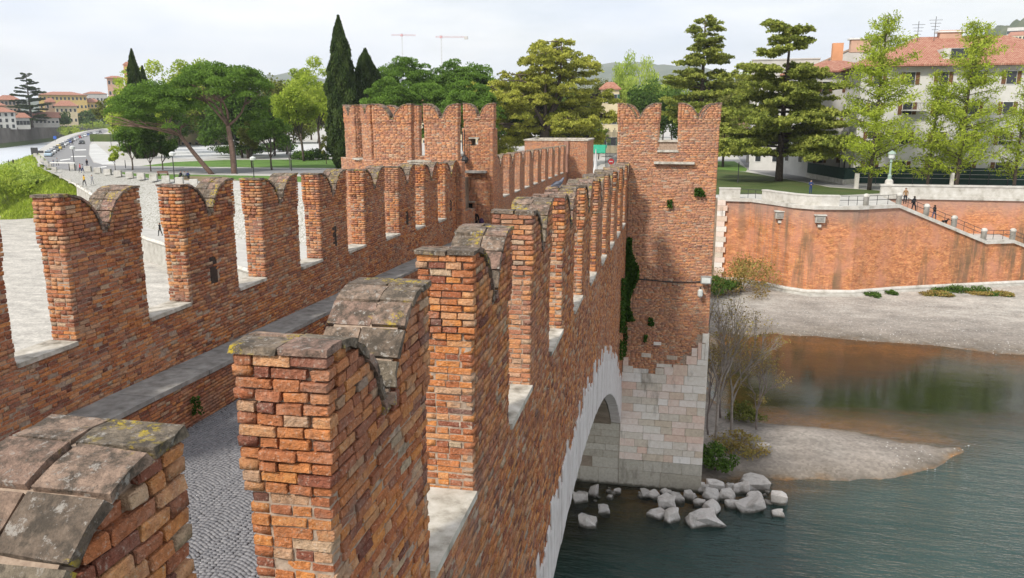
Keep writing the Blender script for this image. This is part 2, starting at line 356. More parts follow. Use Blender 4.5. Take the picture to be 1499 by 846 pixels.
def make_merlon(x0, x1, y0, y1, zs, zt, seed, label, group, single=True, along='y', slit=False, mo='brick', ms='brick_s', cat='merlon', capn=2, minpx=10):
    """swallow-tailed merlon: x0..x1 thick, y0..y1 long (along='x' swaps), zs sill, zt top of cap"""
    r = random.Random(seed); sw = along == 'x'
    if sw: A0, A1, T0, T1 = x0, x1, y0, y1
    else: A0, A1, T0, T1 = y0, y1, x0, x1
    root = empty('merlon', ((x0+x1)/2, (y0+y1)/2, zs), label, cat, group)
    ct = .05; top = zt-ct; half = (A1-A0)/2; n = int(round((top-zs)/PITCH))+(1 if not sw and abs(x1-x0) < 1 else 0); z0 = top-n*PITCH
    B = []; fl = []
    ncb = 11
    for k in range(n):
        z = z0+k*PITCH; fromtop = n-k
        e = .035 if fromtop <= ncb else (.02 if fromtop == ncb+1 else 0.0)
        e += r.gauss(0, .002)
        # where is the brickwork solid at this height
        zt_ = z+PITCH
        if zt_ <= top-HORN*.765*min(1, half/1.02)+.01: segs = [(A0-e, A1+e)]
        else:
            lo, hi = .14, half-.10
            for _ in range(18):
                m = (lo+hi)/2
                if swallow(half, top, m) >= zt_-.012: lo = m
                else: hi = m
            segs = [(A0-e, A0+lo), (A1-lo, A1+e)]
        for a, b in segs:
            if sw: bb, ff = ring(a, b, T0-e, T1+e, z, k % 2, r)
            else: bb, ff = ring(T0-e, T1+e, a, b, z, k % 2, r)
            B += bb; fl += ff
    if slit:
        c = (A0+A1)/2; zc = zs+.55
        keep = [i for i, b in enumerate(B) if not (abs(b[1]-c) < .16-.13*max(0, (b[2]-zc-.1))/.35 and zc-.25 < b[2] < zc+.42 and b[0] > x1-.2)]
        B = [B[i] for i in keep]; fl = [fl[i] for i in keep]
    emit_bricks(B, root, mo=mo, ms=ms, faces=fl, cap=300 if single else 0, minpx=minpx)
    if slit: MB().box((x1-.008, c, zc+.08), (.012, .30, .70)).build('slit', M['slit'], root)  # dark plate just ahead of the core stands in for the slit's shade
    # mortar core
    core = MB(); ins = .014; ss = [0]+[.14+(half-.24)*(1-(1-i/10)**1.5) for i in range(11)]
    prof = [(A0+s, swallow(half, top, s)+.034) for s in ss]+[(A1-s, swallow(half, top, s)+.034) for s in reversed(ss)]
    prof[0] = (A0+ins, prof[0][1]-.03); prof[-1] = (A1-ins, prof[-1][1]-.03)
    poly = [(A0+ins, zs-.02)]+prof+[(A1-ins, zs-.02)]
    P = []
    for t in (T0+ins, T1-ins):
        for a, z in poly: P.append((a, t, z) if sw else (t, a, z))
    m = len(poly); F = [(i, (i+1) % m, m+(i+1) % m, m+i) for i in range(m)]
    # side faces as vertical strips so that the concave outline stays clean
    base = zs-.02
    for s_ in (0, m):
        idx = list(range(s_+1, s_+m-1)); bi = []
        P2 = [(P[i][0], P[i][1], base) for i in idx]; b0 = len(P)+len(bi); off = len(P); P += P2
        for j in range(len(idx)-1): F.append((idx[j], idx[j+1], off+j+1, off+j))
    core.add(P, F); core.build('mortar_core', M['mortar'], root)
    # cap slabs following the two horns
    ov = .06; nrow = 5
    def S(s): return swallow(half, top, s)
    ss = [-ov, .19]+[.19+(half-.10-.19)*q for q in (.34, .62, .83, .955, 1.0)]
    bed = MB()
    for side in (0, 1):
        for i in range(len(ss)-1):
            cuts = [T0-ov] + sorted(T0+(T1-T0)*((j+1)/capn+r.uniform(-.09, .09)) for j in range(capn-1)) + [T1+ov]
            for j in range(len(cuts)-1):
                t0, t1 = cuts[j]+.005, cuts[j+1]-.005; sa, sb = ss[i]+.004, ss[i+1]-.004
                za, zb = S(max(sa, 0)), S(sb); 
                dx, dz = sb-sa, zb-za; l = math.hypot(dx, dz); nx_, nz_ = -dz/l, dx/l     # outward normal in (s,z)
                th = ct*(.85+.35*r.random()); lift = r.uniform(-.004, .007)
                sm = (sa+sb)/2; zm = S(max(sm, 0))
                pts = []
                for (s_, z_) in ((sa, za), (sm, zm), (sb, zb)):
                    pts.append((s_+nx_*lift, z_+nz_*lift))
                prof2 = pts+[(q[0]+nx_*th, q[1]+nz_*th) for q in reversed(pts)]
                PP = []
                for t in (t0+r.uniform(0, .008), t1-r.uniform(0, .008)):
                    for (s_, z_) in prof2:
                        a = A0+s_ if side == 0 else A1-s_
                        PP.append((a, t, z_) if sw else (t, a, z_))
                PP = [(x+r.gauss(0, .006), y+r.gauss(0, .006), z+r.gauss(0, .004)) for x, y, z in PP]
                FF = [(0, 1, 4, 5), (1, 2, 3, 4), (11, 10, 7, 6), (10, 9, 8, 7)]+[(k, 6+k, 6+(k+1) % 6, (k+1) % 6) for k in range(6)]
                mb = MB().add(PP, FF); o = mb.build('cap_slab', M['cap'], root)
                fixn(o.data)
    c = (A0+A1)/2; tm = (T0+T1)/2; mb = MB()
    hz = top-HORN*.765*min(1, half/1.02); mb.box((c, tm, hz+.03) if sw else (tm, c, hz+.03), ((.19, T1-T0+.03, .07) if sw else (T1-T0+.03, .19, .07)), taper=.96)
    mb.build('valley_stone', M['cap'], root)
    return root
def fixn(me):
    bm = bmesh.new(); bm.from_mesh(me); bmesh.ops.recalc_face_normals(bm, faces=bm.faces[:]); bm.to_mesh(me); bm.free()
# ------------------------------------------------------------------ the bridge
XO, XI = -2.07, -2.64               # right parapet: river face, road face
LO, LI = -11.60, -11.07             # left parapet
Y0M, STEP, ML = 4.36, 3.735, 2.06
NR = ['nearest whole merlon right of the road, rough orange end bricks', 'second merlon on the right row, behind the nearest whole one',
      'third merlon on the right row with pinkish cap slabs', 'fourth merlon on the right row, a pigeon near its cap', 'fifth merlon on the right row, just beyond the pigeon',
      'sixth merlon on the right row toward the tower', 'seventh merlon on the right row toward the tower', 'eighth merlon on the right row, third before the tower',
      'ninth merlon on the right row, second before the tower', 'last merlon of the right row, against the square tower']
make_merlon(XI, XO, .76, 2.83, SILL0, TOP0+.08, 11, 'lichen covered merlon top filling the lower left corner', 'merlons along the right parapet')
for i in range(10):
    y = Y0M+STEP*i
    if i == 9: y1 = y+ML-.1
    make_merlon(XI, XO, y, y+(ML if i < 9 else 1.9), SILL0+D(y), TOP0+D(y), 20+i, NR[i], 'merlons along the right parapet', single=i < 8)
NL = ['merlon cut off by the left edge of the photo', 'first whole merlon of the left row, beside the grass bank', 'second merlon of the left row with a small slit near its foot',
      'third merlon of the left row, before the cobbled slope', 'fourth merlon of the left row, slit low in its face', 'fifth merlon of the left row, cap with grey slabs',
      'sixth merlon of the left row with yellow lichen on its cap', 'seventh merlon of the left row, yellow lichen in its notch', 'last merlon of the left row, joined to the corner tower']
YL = [12.88-STEP+STEP*i*1.0 for i in range(9)]
YL = [8.98, 12.62, 16.32, 19.92, 23.62, 27.4, 31.2, 34.7, 38.2]
LM = 2.2
for i, y in enumerate(YL):
    make_merlon(LO, LI, y, y+(LM if i < 8 else 2.1), SILL0+D(y), TOP0+.02+D(y), 60+i, NL[i], 'merlons along the left parapet', single=i < 8, slit=i in (2, 4, 6, 8))
for i in range(9):
    y = 50.3+i*4.05
    make_merlon(LO, LI, y, y+1.98, SILL0+D(y), TOP0+D(y), 90+i, 'narrow merlon beyond the left tower, number %s along that row' % ['one', 'two', 'three', 'four', 'five', 'six', 'seven', 'eight', 'nine'][i],
                'merlons beyond the towers', single=False, ms='brick_far')
for i in range(9):
    y = 50.3+i*4.05
    if i < 8: make_merlon(XI, XO, y, y+1.98, SILL0+D(y), TOP0+D(y), 110+i, 'merlon beyond the right tower on the road side, number %s from the tower' % ['one', 'two', 'three', 'four', 'five', 'six', 'seven', 'eight'][i], 'merlons of the far right parapet', single=False, ms='brick_far')

# arch geometry (in the plane of the river face)
YC, RIN, ZC = 19.3, 34.0, 10.5-34.0
REX = RIN+1.72
def extr(y): return ZC+math.sqrt(max(0, REX*REX-(y-YC)**2))
def intr(y): return ZC+math.sqrt(max(0, RIN*RIN-(y-YC)**2))

# right parapet with its river face
par = empty('parapet_wall', (-2.3, 20, 13), 'red brick parapet and river face of the bridge above the white arch', 'parapet')
rr = random.Random(5); B = []
def pred(c, z):
    y = -1+c
    return z < SILL0-.02+D(y) and z > extr(y)-.55+.25*math.sin(y*9)
B += panel(XO, -1, XO, 40, 5.3, SILL0, pred=pred, r=rr, jit=.007)
emit_bricks(B, par, cap=300, minpx=9)
B = panel(XI, 86, XI, -1, ROAD0-1.6, SILL0, pred=lambda c, z: z < SILL0-.02+D(86-c) and z > ROAD0-.1+D(86-c), r=rr)
B += panel(XO, 45, XO, 86, 9.0, SILL0, pred=lambda c, z: z < SILL0-.02+D(45+c), r=rr)
emit_bricks(B, par, cap=0, ms='brick_far')
ys = list(np.arange(-1, 87, 1.0)); P = []; F = []
for y in ys:
    y2 = max(min(y, 39.9), -1)
    zb = extr(y2)-.6 if y < 40 else 9.0
    zt = SILL0+D(y)-.06
    P += [(XO-.012, y, zb), (XO-.012, y, zt), (XI+.012, y, zt), (XI+.012, y, min(zb, ROAD0-1))]
for i in range(len(ys)-1):
    b = 4*i; F += [(b, b+4, b+5, b+1), (b+1, b+5, b+6, b+2), (b+2, b+6, b+7, b+3), (b+3, b+7, b+4, b)]
core = MB().add(P, F).build('mortar_core', M['mortar'], par); fixn(core.data)
def sills(par, ya, yb, x0, x1, lab=None):
    """stone slabs closing the openings between merlons"""
    y = ya; zc = SILL0+D(ya)-.02
    MB().box(((x0+x1)/2, (ya+yb)/2, zc), (x1-x0, yb-ya, .085)).build('sill', M['sill'], par)
for i in range(-1, 9): sills(par, Y0M+STEP*i+ML+.005, Y0M+STEP*(i+1)-.005, XI-.05, XO+.045)
lp = empty('parapet_wall', (-11.3, 20, 13), 'long brick parapet on the left side of the road carrying the left merlons', 'parapet')
B = panel(LI, 0, LI, 46, 12.4, SILL0, pred=lambda c, z: z < SILL0-.02+D(c) and z > 13.9+D(c), r=rr, jit=.007)
emit_bricks(B, lp, cap=300, minpx=9)
B = panel(LI, 46, LI, 90, 10.4, SILL0, pred=lambda c, z: z < SILL0-.02+D(46+c) and z > 12.8+D(46+c), r=rr)
B += panel(LO, 90, LO, 0, 10.0, SILL0, pred=lambda c, z: z < SILL0-.02+D(90-c), r=rr)
emit_bricks(B, lp, cap=0, ms='brick_far')
P = []; F = []
for y in ys:
    zt = SILL0+D(y)-.06
    P += [(LI-.012, y, 11), (LI-.012, y, zt), (LO+.012, y, zt), (LO+.012, y, 9.6)]
for i in range(len(ys)-1):
    b = 4*i; F += [(b, b+4, b+5, b+1), (b+1, b+5, b+6, b+2), (b+2, b+6, b+7, b+3), (b+3, b+7, b+4, b)]
core = MB().add(P, F).build('mortar_core', M['mortar'], lp); fixn(core.data)
for i in range(8): sills(lp, YL[i]+LM+.005, YL[i+1]-.005, LO-.05, LI+.05)
for i in range(8):
    y = 50.3+i*4.05; sills(lp, y+1.985, y+4.045, LO-.05, LI+.05); sills(par, y+1.985, y+4.045, XI-.05, XO+.045)

# ledge (stone topped kerb wall) along the left parapet, and its twin on the right
LX = -10.12
for (xa, xb, face, lab, cats) in ((LI-.005, LX, 1, 'low brick kerb wall with a grey stone top along the left parapet', 'kerb wall'),
                                   (XI+.005-.9, XI, -1, 'low brick kerb wall with a stone top at the foot of the right parapet', 'kerb wall')):
    k = empty('kerb_wall', ((xa+xb)/2, 20, 13), lab, cats)
    if face == 1: B = panel(LX-.03, 1, LX-.03, 45, 12.0, 14.1, pred=lambda c, z: ROAD0-.08+D(1+c) < z < 13.98+D(1+c), r=rr, jit=.006)
    else: B = panel(xa+.03, 45, xa+.03, 1, 12.0, 14.1, pred=lambda c, z: ROAD0-.08+D(45-c) < z < 13.98+D(45-c), r=rr, jit=.006)
    emit_bricks(B, k, cap=300 if face == 1 else 0, minpx=10)
    P = []; F = []; xc = (LX-.045 if face == 1 else xa+.045)
    for y in range(0, 47): P += [(xa if face == 1 else xb, y, 11.3), (xa if face == 1 else xb, y, 13.96+D(y)), (xc, y, 13.96+D(y)), (xc, y, 11.3)]
    for i in range(46): b = 4*i; F += [(b+1, b+5, b+6, b+2), (b+2, b+6, b+7, b+3)]
    fixn(MB().add(P, F).build('mortar_core', M['mortar_dark'], k).data)
    y = .5
    while y < 45:
        L = rr.uniform(1.3, 2.2); y2 = min(y+L, 45.3)
        za, zb = 13.99+D(y), 13.99+D(y2); o = rr.uniform(-.012, .012); g = .008
        P = [(xa, y+g, za), (xb+(o if face == 1 else 0), y+g, za), (xb+(o if face == 1 else 0), y2-g, zb), (xa, y2-g, zb)]; P += [(p[0], p[1], p[2]+.10) for p in P]
        MB().add(P, [(3, 2, 1, 0), (4, 5, 6, 7), (0, 1, 5, 4), (1, 2, 6, 5), (2, 3, 7, 6), (3, 0, 4, 7)]).build('ledge_stone', M['ledge'], k); y = y2

# roadway with setts laid in fans
road = empty('roadway', (-6.3, 20, 13)); road['kind'] = 'structure'
P = []; F = []; yy = list(range(-2, 91, 2))
for y in yy: P += [(LI-.3, y, ROAD0-.035+D(y)), (XI+.3, y, ROAD0-.035+D(y))]
for i in range(len(yy)-1): b = 2*i; F.append((b, b+1, b+3, b+2))
MB().add(P, F).build('bedding', M['joint'], road)
B = []; w = .080; R_ = .82
xs = np.arange(LX-.0, XI-.9+.4, w)
fan = 1.05
for y in np.arange(2.5, 22, .078):
    for x in np.arange(LX+.03, XI-.92, w):
        ph = ((x+10)/fan) % 1.0; off = .24*math.sin(math.pi*ph)
        sl = math.atan(.24*math.pi*math.cos(math.pi*ph)/fan)
        yy_ = y+off+rr.gauss(0, .006); xx = x+rr.gauss(0, .006)
        if yy_ > 24 and (int(yy_*10) % 1): continue
        B.append((xx, yy_, ROAD0-.02+D(yy_)+rr.gauss(0, .0015), .080/math.cos(sl)-.009, .078*math.cos(sl)-.008, .04, sl+rr.gauss(0, .03)))
B = np.array(B); B = B[B[:, 1] < 30]
emit_bricks(B, road, name='sett', mo='sett_o', ms='sett', cap=300, minpx=9)

# arch ring of white stones, vault and spandrels
arch = empty('bridge_arch', (-6, 19.3, 0), 'segmental arch with a ring of long white stones under the brick face', 'arch')
r = random.Random(3); ang0 = math.asin((40.3-YC)/RIN); a = -ang0; wv = .245
unit = bpy.data.meshes.new('voussoir'); bm = bmesh.new(); bmesh.ops.create_cube(bm, size=1); bmesh.ops.bevel(bm, geom=bm.edges[:], offset=.03, segments=1, affect='EDGES'); bm.to_mesh(unit); bm.free(); unit.materials.append(M['vouss'])
inv = parent_world(arch).inverted()
while a < ang0:
    ww = wv*r.uniform(.8, 1.25); am = a+ww/2/RIN; ln = r.choice((1.45, 1.75, 1.62, 1.95, 1.35)); rm = RIN+ln/2
    if YC+rm*math.sin(am) < 40.2:
        o = bpy.data.objects.new('voussoir', unit); COL.objects.link(o); o.parent = arch; o.matrix_parent_inverse = inv
        o.location = (XO-.25+.03+r.gauss(0, .006), YC+rm*math.sin(am), ZC+rm*math.cos(am)); o.scale = (.5, ww-.012, ln); o.rotation_euler = (-am, 0, 0)
    a += ww/RIN
P = []; F = []; n = 48
for i in range(n+1):
    t = -ang0-.02+(2*ang0+.04)*i/n
    for x in (XO-.5, LO+.02): P.append((x, YC+RIN*math.sin(t)*1.0, ZC+(RIN+.02)*math.cos(t)))
for i in range(n): b = 2*i; F.append((b, b+2, b+3, b+1))
MB().add(P, F).build('vault', M['vault'], arch)
P = []; F = []
for i in range(n+1):
    t = -ang0+(2*ang0)*i/n; y = YC+RIN*math.sin(t)
    P += [(LO+.02, y, ZC+RIN*math.cos(t)), (LO+.02, y, 12.9)]
for i in range(n): b = 2*i; F.append((b, b+1, b+3, b+2))
MB().add(P, F).build('upstream_face', M['brick_far'], arch)

# ------------------------------------------------------------------ right tower on its pier
TX0, TX1, TY0, TY1, TZ = -2.66, 2.24, 40.0, 45.2, 20.31
tw = empty('bridge_tower', (0, 42, 0), 'square brick tower on the right of the bridge, standing on a stone pier', 'tower')
def stonetop(x): return 6.45 if x < .55 else (7.0 if x < 1.0 else (8.75 if x > 1.75 else 7.6))
def tpred(c, z):
    x = XO+c
    if -.66 < x < .28 and z > 17.92: return False
    if abs(x-.2) < .13 and abs(z-10.35) < .06: return False
    if abs(x+.95) < .13 and abs(z-10.4) < .06: return False
    return z > stonetop(x)-.02
B = panel(XO, TY0, TX1, TY0, 6.4, 17.42, pred=tpred, r=rr, jit=.006)
emit_bricks(B, tw, cap=300, minpx=4, mo='brick_far_o', ms='brick_far')
B = panel(TX1, TY0, TX1, TY1, .2, 17.42, r=rr)+panel(TX1, TY1, XO, TY1, .2, 17.42, r=rr)
B += panel(XO-.6, TY1, XO-.6, TY0, 12, 17.42, r=rr)+panel(XO-.6, TY0, XO, TY0, 15, 17.42, r=rr)
# parapet band of the tower top, up to the sills
B += panel(TX0, TY0, TX1, TY0, 17.42, 17.95, r=rr)+panel(TX1, TY0, TX1, TY1, 17.42, 17.95, r=rr)
emit_bricks(B, tw, cap=0, ms='brick_far')
core = MB(); core.prism([(XO-.59, TY0+.014), (TX1-.014, TY0+.014), (TX1-.014, TY1-.014), (XO-.59, TY1-.014)], 12.0, 17.4)
core.prism([(XO+.01, TY0+.014), (TX1-.014, TY0+.014), (TX1-.014, TY1-.014), (XO+.01, TY1-.014)], -1, 12.0)
core.prism([(TX0+.02, TY0+.014), (TX1-.014, TY0+.014), (TX1-.014, TY0+.55), (TX0+.02, TY0+.55)], 17.41, 17.93)
core.prism([(TX0+.02, TY1-.55), (TX1-.014, TY1-.55), (TX1-.014, TY1-.01), (TX0+.02, TY1-.01)], 17.41, 18.3)
core.build('mortar_core', M['mortar'], tw)
MB().box((-.18, TY0+.27, 17.98), (1.02, .68, .09)).build('sill', M['sill'], tw)
MB().box((-.18, TY1-.3, 18.34), (1.3, .68, .10)).build('sill', M['sill'], tw)
MB().box((.15, TY0-.08, 17.42), (1.95, .34, .11)).build('stone_shelf', M['sill'], tw)
for (x0, x1, y0, y1, zs, zt, lab) in ((TX0, -.68, TY0, TY0+.56, 17.95, TZ, 'left merlon on the front of the square right tower'),
        (.30, TX1, TY0, TY0+.56, 17.95, TZ, 'right merlon on the front of the square right tower'),
        (TX0, -.68, TY1-.56, TY1, 17.95, TZ+.05, 'rear left merlon of the right tower, glimpsed through the notch'),
        (.30, TX1, TY1-.56, TY1, 17.95, TZ+.05, 'rear right merlon of the right tower, glimpsed through the notch')):
    make_merlon(x0, x1, y0, y1, zs, zt, int(abs(x0*100)+y0*7), lab, 'tower merlons', single=False, along='x', ms='brick_far')
# pier stones
rows = [1.0, .62]+[.40, .36, .44, .38, .42, .35, .40, .44, .38, .40, .42, .46]
z = -.05; unit2 = bpy.data.meshes.new('stone_block'); bm = bmesh.new(); bmesh.ops.create_cube(bm, size=1); bmesh.ops.bevel(bm, geom=bm.edges[:], offset=.022, segments=1, affect='EDGES'); bm.to_mesh(unit2); bm.free(); unit2.materials.append(M['pier'])
unit3 = unit2.copy(); unit3.materials.clear(); unit3.materials.append(M['pier_base']); inv = parent_world(tw).inverted()
def block(x0, x1, z0, z1, base=False, y=TY0, proud=.03):
    o = bpy.data.objects.new('stone_block', unit3 if base else unit2); COL.objects.link(o); o.parent = tw; o.matrix_parent_inverse = inv
    o.location = ((x0+x1)/2, y+.15-proud+r.gauss(0, .012), (z0+z1)/2); o.scale = (x1-x0-.014, .34, z1-z0-.014)
for i, h in enumerate(rows):
    x = XO-.02; xe = TX1+.06; tz = z+h if 6.47-z-h > .3 else 6.47
    if tz-z < .12: break
    while x < xe-.01:
        w = r.uniform(1.6, 2.4) if i == 0 else r.uniform(.5, 1.35); 
        if xe-x-w < .35: w = xe-x
        block(x, x+w, z, tz, i < 2, proud=.05 if i < 2 else .03); x += w
    z = tz
for (x0, x1, z0, z1) in ((.55, 1.3, 6.47, 7.05), (1.3, 2.3, 6.47, 7.1), (1.2, 1.75, 7.1, 7.55), (1.75, 2.3, 7.1, 7.4), (1.76, 1.95, 7.4, 8.3), (1.95, 2.12, 7.4, 8.25), (2.12, 2.3, 7.4, 8.3), (1.95, 2.3, 8.3, 8.8), (-.3, .5, 6.85, 7.05), (-2.05, -1.5, 6.47, 6.84), (-1.5, -.7, 6.47, 6.72), (-.35, .1, 6.47, 6.82), (.1, .56, 6.47, 6.9), (-2.05, -1.75, 6.84, 7.3), (.2, .75, 7.3, 7.52), (-1.1, -.6, 7.35, 7.58), (1.45, 1.75, 7.56, 8.0), (-.5, -.1, 8.05, 8.22)):
    block(x0, x1, z0, z1)
for side in range(2):        # side faces of the pier
    z = -.05
    for i, h in enumerate(rows):
        tz = min(z+h, 6.47 if side == 0 else 5.2); y = TY0+.33
        if tz-z < .12: break
        while side == 0 and y < TY1:
            w = min(r.uniform(.6, 1.4), TY1-y); o = bpy.data.objects.new('stone_block', unit2); COL.objects.link(o); o.parent = tw; o.matrix_parent_inverse = inv
            o.location = (TX1-.1, y+w/2, (z+tz)/2); o.scale = (.34, w-.014, tz-z-.014); y += w
        x = XO-.03
        while side == 1 and x > LO:
            w = min(r.uniform(.6, 1.5), x-LO+.05); o = bpy.data.objects.new('stone_block', unit3); COL.objects.link(o); o.parent = tw; o.matrix_parent_inverse = inv
            o.location = (x-w/2, TY0+.17+r.gauss(0, .015), (z+tz)/2); o.scale = (w-.014, .34, tz-z-.014); x -= w
        z = tz
MB().prism([(LO, TY0+.02), (XO+.01, TY0+.02), (XO+.01, TY1), (LO, TY1)], -1, 12.6).build('pier_core', M['vault'], tw)

# ------------------------------------------------------------------ left tower
lt = empty('bridge_tower', (-14, 43, 0), 'many sided brick tower on the left with slabs and a doorway', 'tower')
FX0, FX1, FY = -15.65, -10.75, 40.35
poly = [(FX0, FY), (FX1, FY), (FX1, FY+.6), (FX0+.3, FY+.6)]
PT = (-19.0, 43.8)
B = panel(FX0, FY, FX1, FY, 12.5, 17.35, r=rr)+panel(PT[0], PT[1], FX0, FY, 1, 17.35, r=rr)+panel(FX0, FY, LO, FY, 1, 12.5, r=rr)
B += panel(FX1, FY, FX1, FY+.6, 13, 17.35, r=rr)+panel(FX1, FY+.6, LI, FY+.6, 13, 17.3, r=rr)
emit_bricks(B, lt, cap=300, minpx=4, mo='brick_far_o', ms='brick_far')
core = MB(); core.prism([(FX0+.02, FY+.015), (FX1-.015, FY+.015), (FX1-.015, FY+.58), (-15.2, FY+.58), (-18.2, 43.8), (PT[0]+.02, PT[1])], .5, 17.34)
core.build('mortar_core', M['mortar'], lt)
fs = MB(); fs.prism([(-15.3, FY+.5), (LO, FY+.5), (LO, 47), (-15.3, 47), (-18.3, 43.8)], 1, 16.2); fs.build('tower_floor', M['vault'], lt)
for (x0, x1, lab) in ((-15.6, -13.5, 'wide front merlon of the left tower, left of the slot'), (-12.78, -10.95, 'wide front merlon of the left tower, above the road side')):
    make_merlon(x0, x1, FY, FY+.56, 17.3, 20.31, int(-x0*77), lab, 'tower merlons', single=False, along='x', ms='brick_far')
MB().box((-13.05, FY+.2, 17.33), (1.3, .75, .10)).build('sill', M['sill'], lt)
MB().box((-13.1, FY-.02, 17.2), (1.75, .3, .09)).build('sill', M['sill'], lt)
# slanting merlons
def rot_merlon(cx, cy, L, zs, zt, ang, seed, lab):
    o = make_merlon(-.28, .28, -L/2, L/2, zs, zt, seed, lab, 'tower merlons', single=False, ms='brick_far')
    o.rotation_euler = (0, 0, ang); o.location = (cx, cy, zs)
    return o
dx, dy = FX0-PT[0], FY-PT[1]; a = math.atan2(dy, dx)-math.pi/2
for t, L, lab in ((.80, 1.2, 'slanting merlon at the corner of the left tower'), (.30, 1.5, 'leftmost merlon of the left tower')):
    rot_merlon(PT[0]+dx*t+.2, PT[1]+dy*t+.28, L, 17.3, 20.31, a, int(t*90), lab)
MB().box((PT[0]+dx*.57+.15, PT[1]+dy*.57+.2, 17.34), (.8, 1.0, .09), a).build('sill', M['sill'], lt)
for k, (u_, zz) in enumerate(((.12, 17.3), (.12+.0, 17.3))):
    if k == 0: MB().box((-15.2, FY+.9, 17.32), (.7, .5, .09)).build('sill', M['sill'], lt)
# rear pier of the left tower beside the road
RY = 45.0
B = panel(-11.95, RY, -10.12, RY, 12.0, 18.0, pred=lambda c, z: not (-11.72 < -11.95+c < -11.38 and z < 14.68), r=rr)
B += panel(-10.12, RY, -10.12, RY+1.2, 12.0, 18.0, r=rr)+panel(-11.95, RY, -10.12, RY, 18.0, 18.4, pred=lambda c, z: not (-11.45 < -11.95+c < -11.02), r=rr)
B += panel(-11.95, RY, -10.12, RY, 18.4, 19.0, r=rr)+panel(-10.12, RY, -10.12, RY+1.2, 18.0, 19.0, r=rr)
B += panel(-17.3, 47.0, -11.0, 47.0, 15.5, 17.3, r=rr)
emit_bricks(B, lt, cap=0, ms='brick_far')
c = MB(); c.box((-11.05, RY+.62, 16.0-.5), (1.82, 1.2, 5.0)); c.box((-11.7, RY+.62, 18.2), (.5, 1.2, .45)); c.box((-10.58, RY+.62, 18.2), (.89, 1.2, .4)); c.box((-11.05, RY+.62, 18.7), (1.82, 1.2, .62))
c.box((-14.2, 47.3, 16.2), (6.1, .5, 2.2)); c.build('mortar_core', M['mortar'], lt)
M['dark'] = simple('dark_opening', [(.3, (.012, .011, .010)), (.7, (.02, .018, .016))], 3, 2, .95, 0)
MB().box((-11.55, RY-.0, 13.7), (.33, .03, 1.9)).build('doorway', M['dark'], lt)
MB().box((-11.5, RY-.02, 14.74), (.55, .22, .08)).build('lintel', M['sill'], lt)
MB().box((-11.24, RY-.02, 18.44), (.62, .16, .08)).build('lintel', M['sill'], lt)
MB().box((-11.1, RY-.18, 16.52), (1.25, .5, .13)).build('stone_shelf', M['ledge'], lt)
MB().box((-10.75, RY-.3, 13.42), (.95, .55, .13)).build('stone_bench', M['ledge'], lt)
make_merlon(-11.85, -10.08, RY, RY+.56, 18.95, 20.42, 501, 'half notched merlon at the back of the left tower above the doorway', 'tower merlons', single=False, along='x', ms='brick_far')
make_merlon(-17.2, -15.2, 47.0, 47.5, 17.3, 20.35, 502, 'rear merlon of the left tower seen through the first notch', 'tower merlons', single=False, along='x', ms='brick_far')

# far guard house closing the left parapet
gb = empty('guard_house', (-12, 88, 11), 'brick guard block with pale stone coping at the far end of the bridge', 'gatehouse')
gx0, gx1, gy, gz = -15.8, -8.92, 86.0, 17.15
B = panel(gx0, gy, gx1, gy, 10.5, gz, r=rr)+panel(gx1, gy, gx1, gy+7, 10.5, gz, r=rr)
emit_bricks(B, gb, cap=0, ms='brick_far')
MB().prism([(gx0, gy+.015), (gx1-.015, gy+.015), (gx1-.015, gy+7), (gx0, gy+7)], 9.5, gz-.02).build('mortar_core', M['mortar'], gb)
c = MB(); c.box(((gx0+gx1)/2, gy+.15, gz+.06), (gx1-gx0+.2, .5, .14)); c.box((gx1-.15, gy+3.6, gz+.061), (.5, 6.8, .14)); c.box((gx0+.15, gy+3.6, gz+.062), (.5, 6.8, .14)); c.box(((gx0+gx1)/2, gy+6.9, gz+.063), (gx1-gx0+.2, .5, .14))
c.build('coping', M['sill'], gb)
MB().box((-11.2, gy-.12, 14.0), (.5, .25, 6.2)).build('buttress', M['brick_far'], gb)
# ------------------------------------------------------------------ terrain helpers
def seg_d(px, py, ax, ay, bx, by):
    vx, vy = bx-ax, by-ay; t = np.clip(((px-ax)*vx+(py-ay)*vy)/(vx*vx+vy*vy), 0, 1); return np.hypot(px-ax-t*vx, py-ay-t*vy)
def poly_sd(px, py, poly):
    """signed distance, positive inside"""
    d = np.full(px.shape, 1e9); ins = np.zeros(px.shape, bool); n = len(poly)
    for i in range(n):
        ax, ay = poly[i]; bx, by = poly[(i+1) % n]; d = np.minimum(d, seg_d(px, py, ax, ay, bx, by))
        c = ((ay > py) != (by > py)); 
        with np.errstate(divide='ignore', invalid='ignore'): xi = (bx-ax)*(py-ay)/(by-ay+1e-12)+ax
        ins ^= (c & (px < xi))
    return np.where(ins, d, -d)
def vnoise(x, y, s, seed=0):
    r = np.random.default_rng(seed); n = 64; g = r.random((n, n)); x = x/s; y = y/s
    xi = np.floor(x).astype(int); yi = np.floor(y).astype(int); fx = x-xi; fy = y-yi; fx = fx*fx*(3-2*fx); fy = fy*fy*(3-2*fy)
    G = lambda a, b: g[a % n, b % n]
    return (G(xi, yi)*(1-fx)+G(xi+1, yi)*fx)*(1-fy)+(G(xi, yi+1)*(1-fx)+G(xi+1, yi+1)*fx)*fy
def grid(name, x0, x1, y0, y1, st, hf, mat, kind='structure'):
    xs = np.arange(x0, x1+st, st); ys = np.arange(y0, y1+st, st); X, Y = np.meshgrid(xs, ys); Z = hf(X, Y)
    V = np.stack([X, Y, Z], -1).reshape(-1, 3); nx = len(xs); ny = len(ys)
    i = np.arange(nx-1)[None]+nx*np.arange(ny-1)[:, None]; F = np.stack([i, i+1, i+nx+1, i+nx], -1).reshape(-1, 4)
    o = mesh_np(name, V, F, mat, smooth=True); o['kind'] = kind; return o
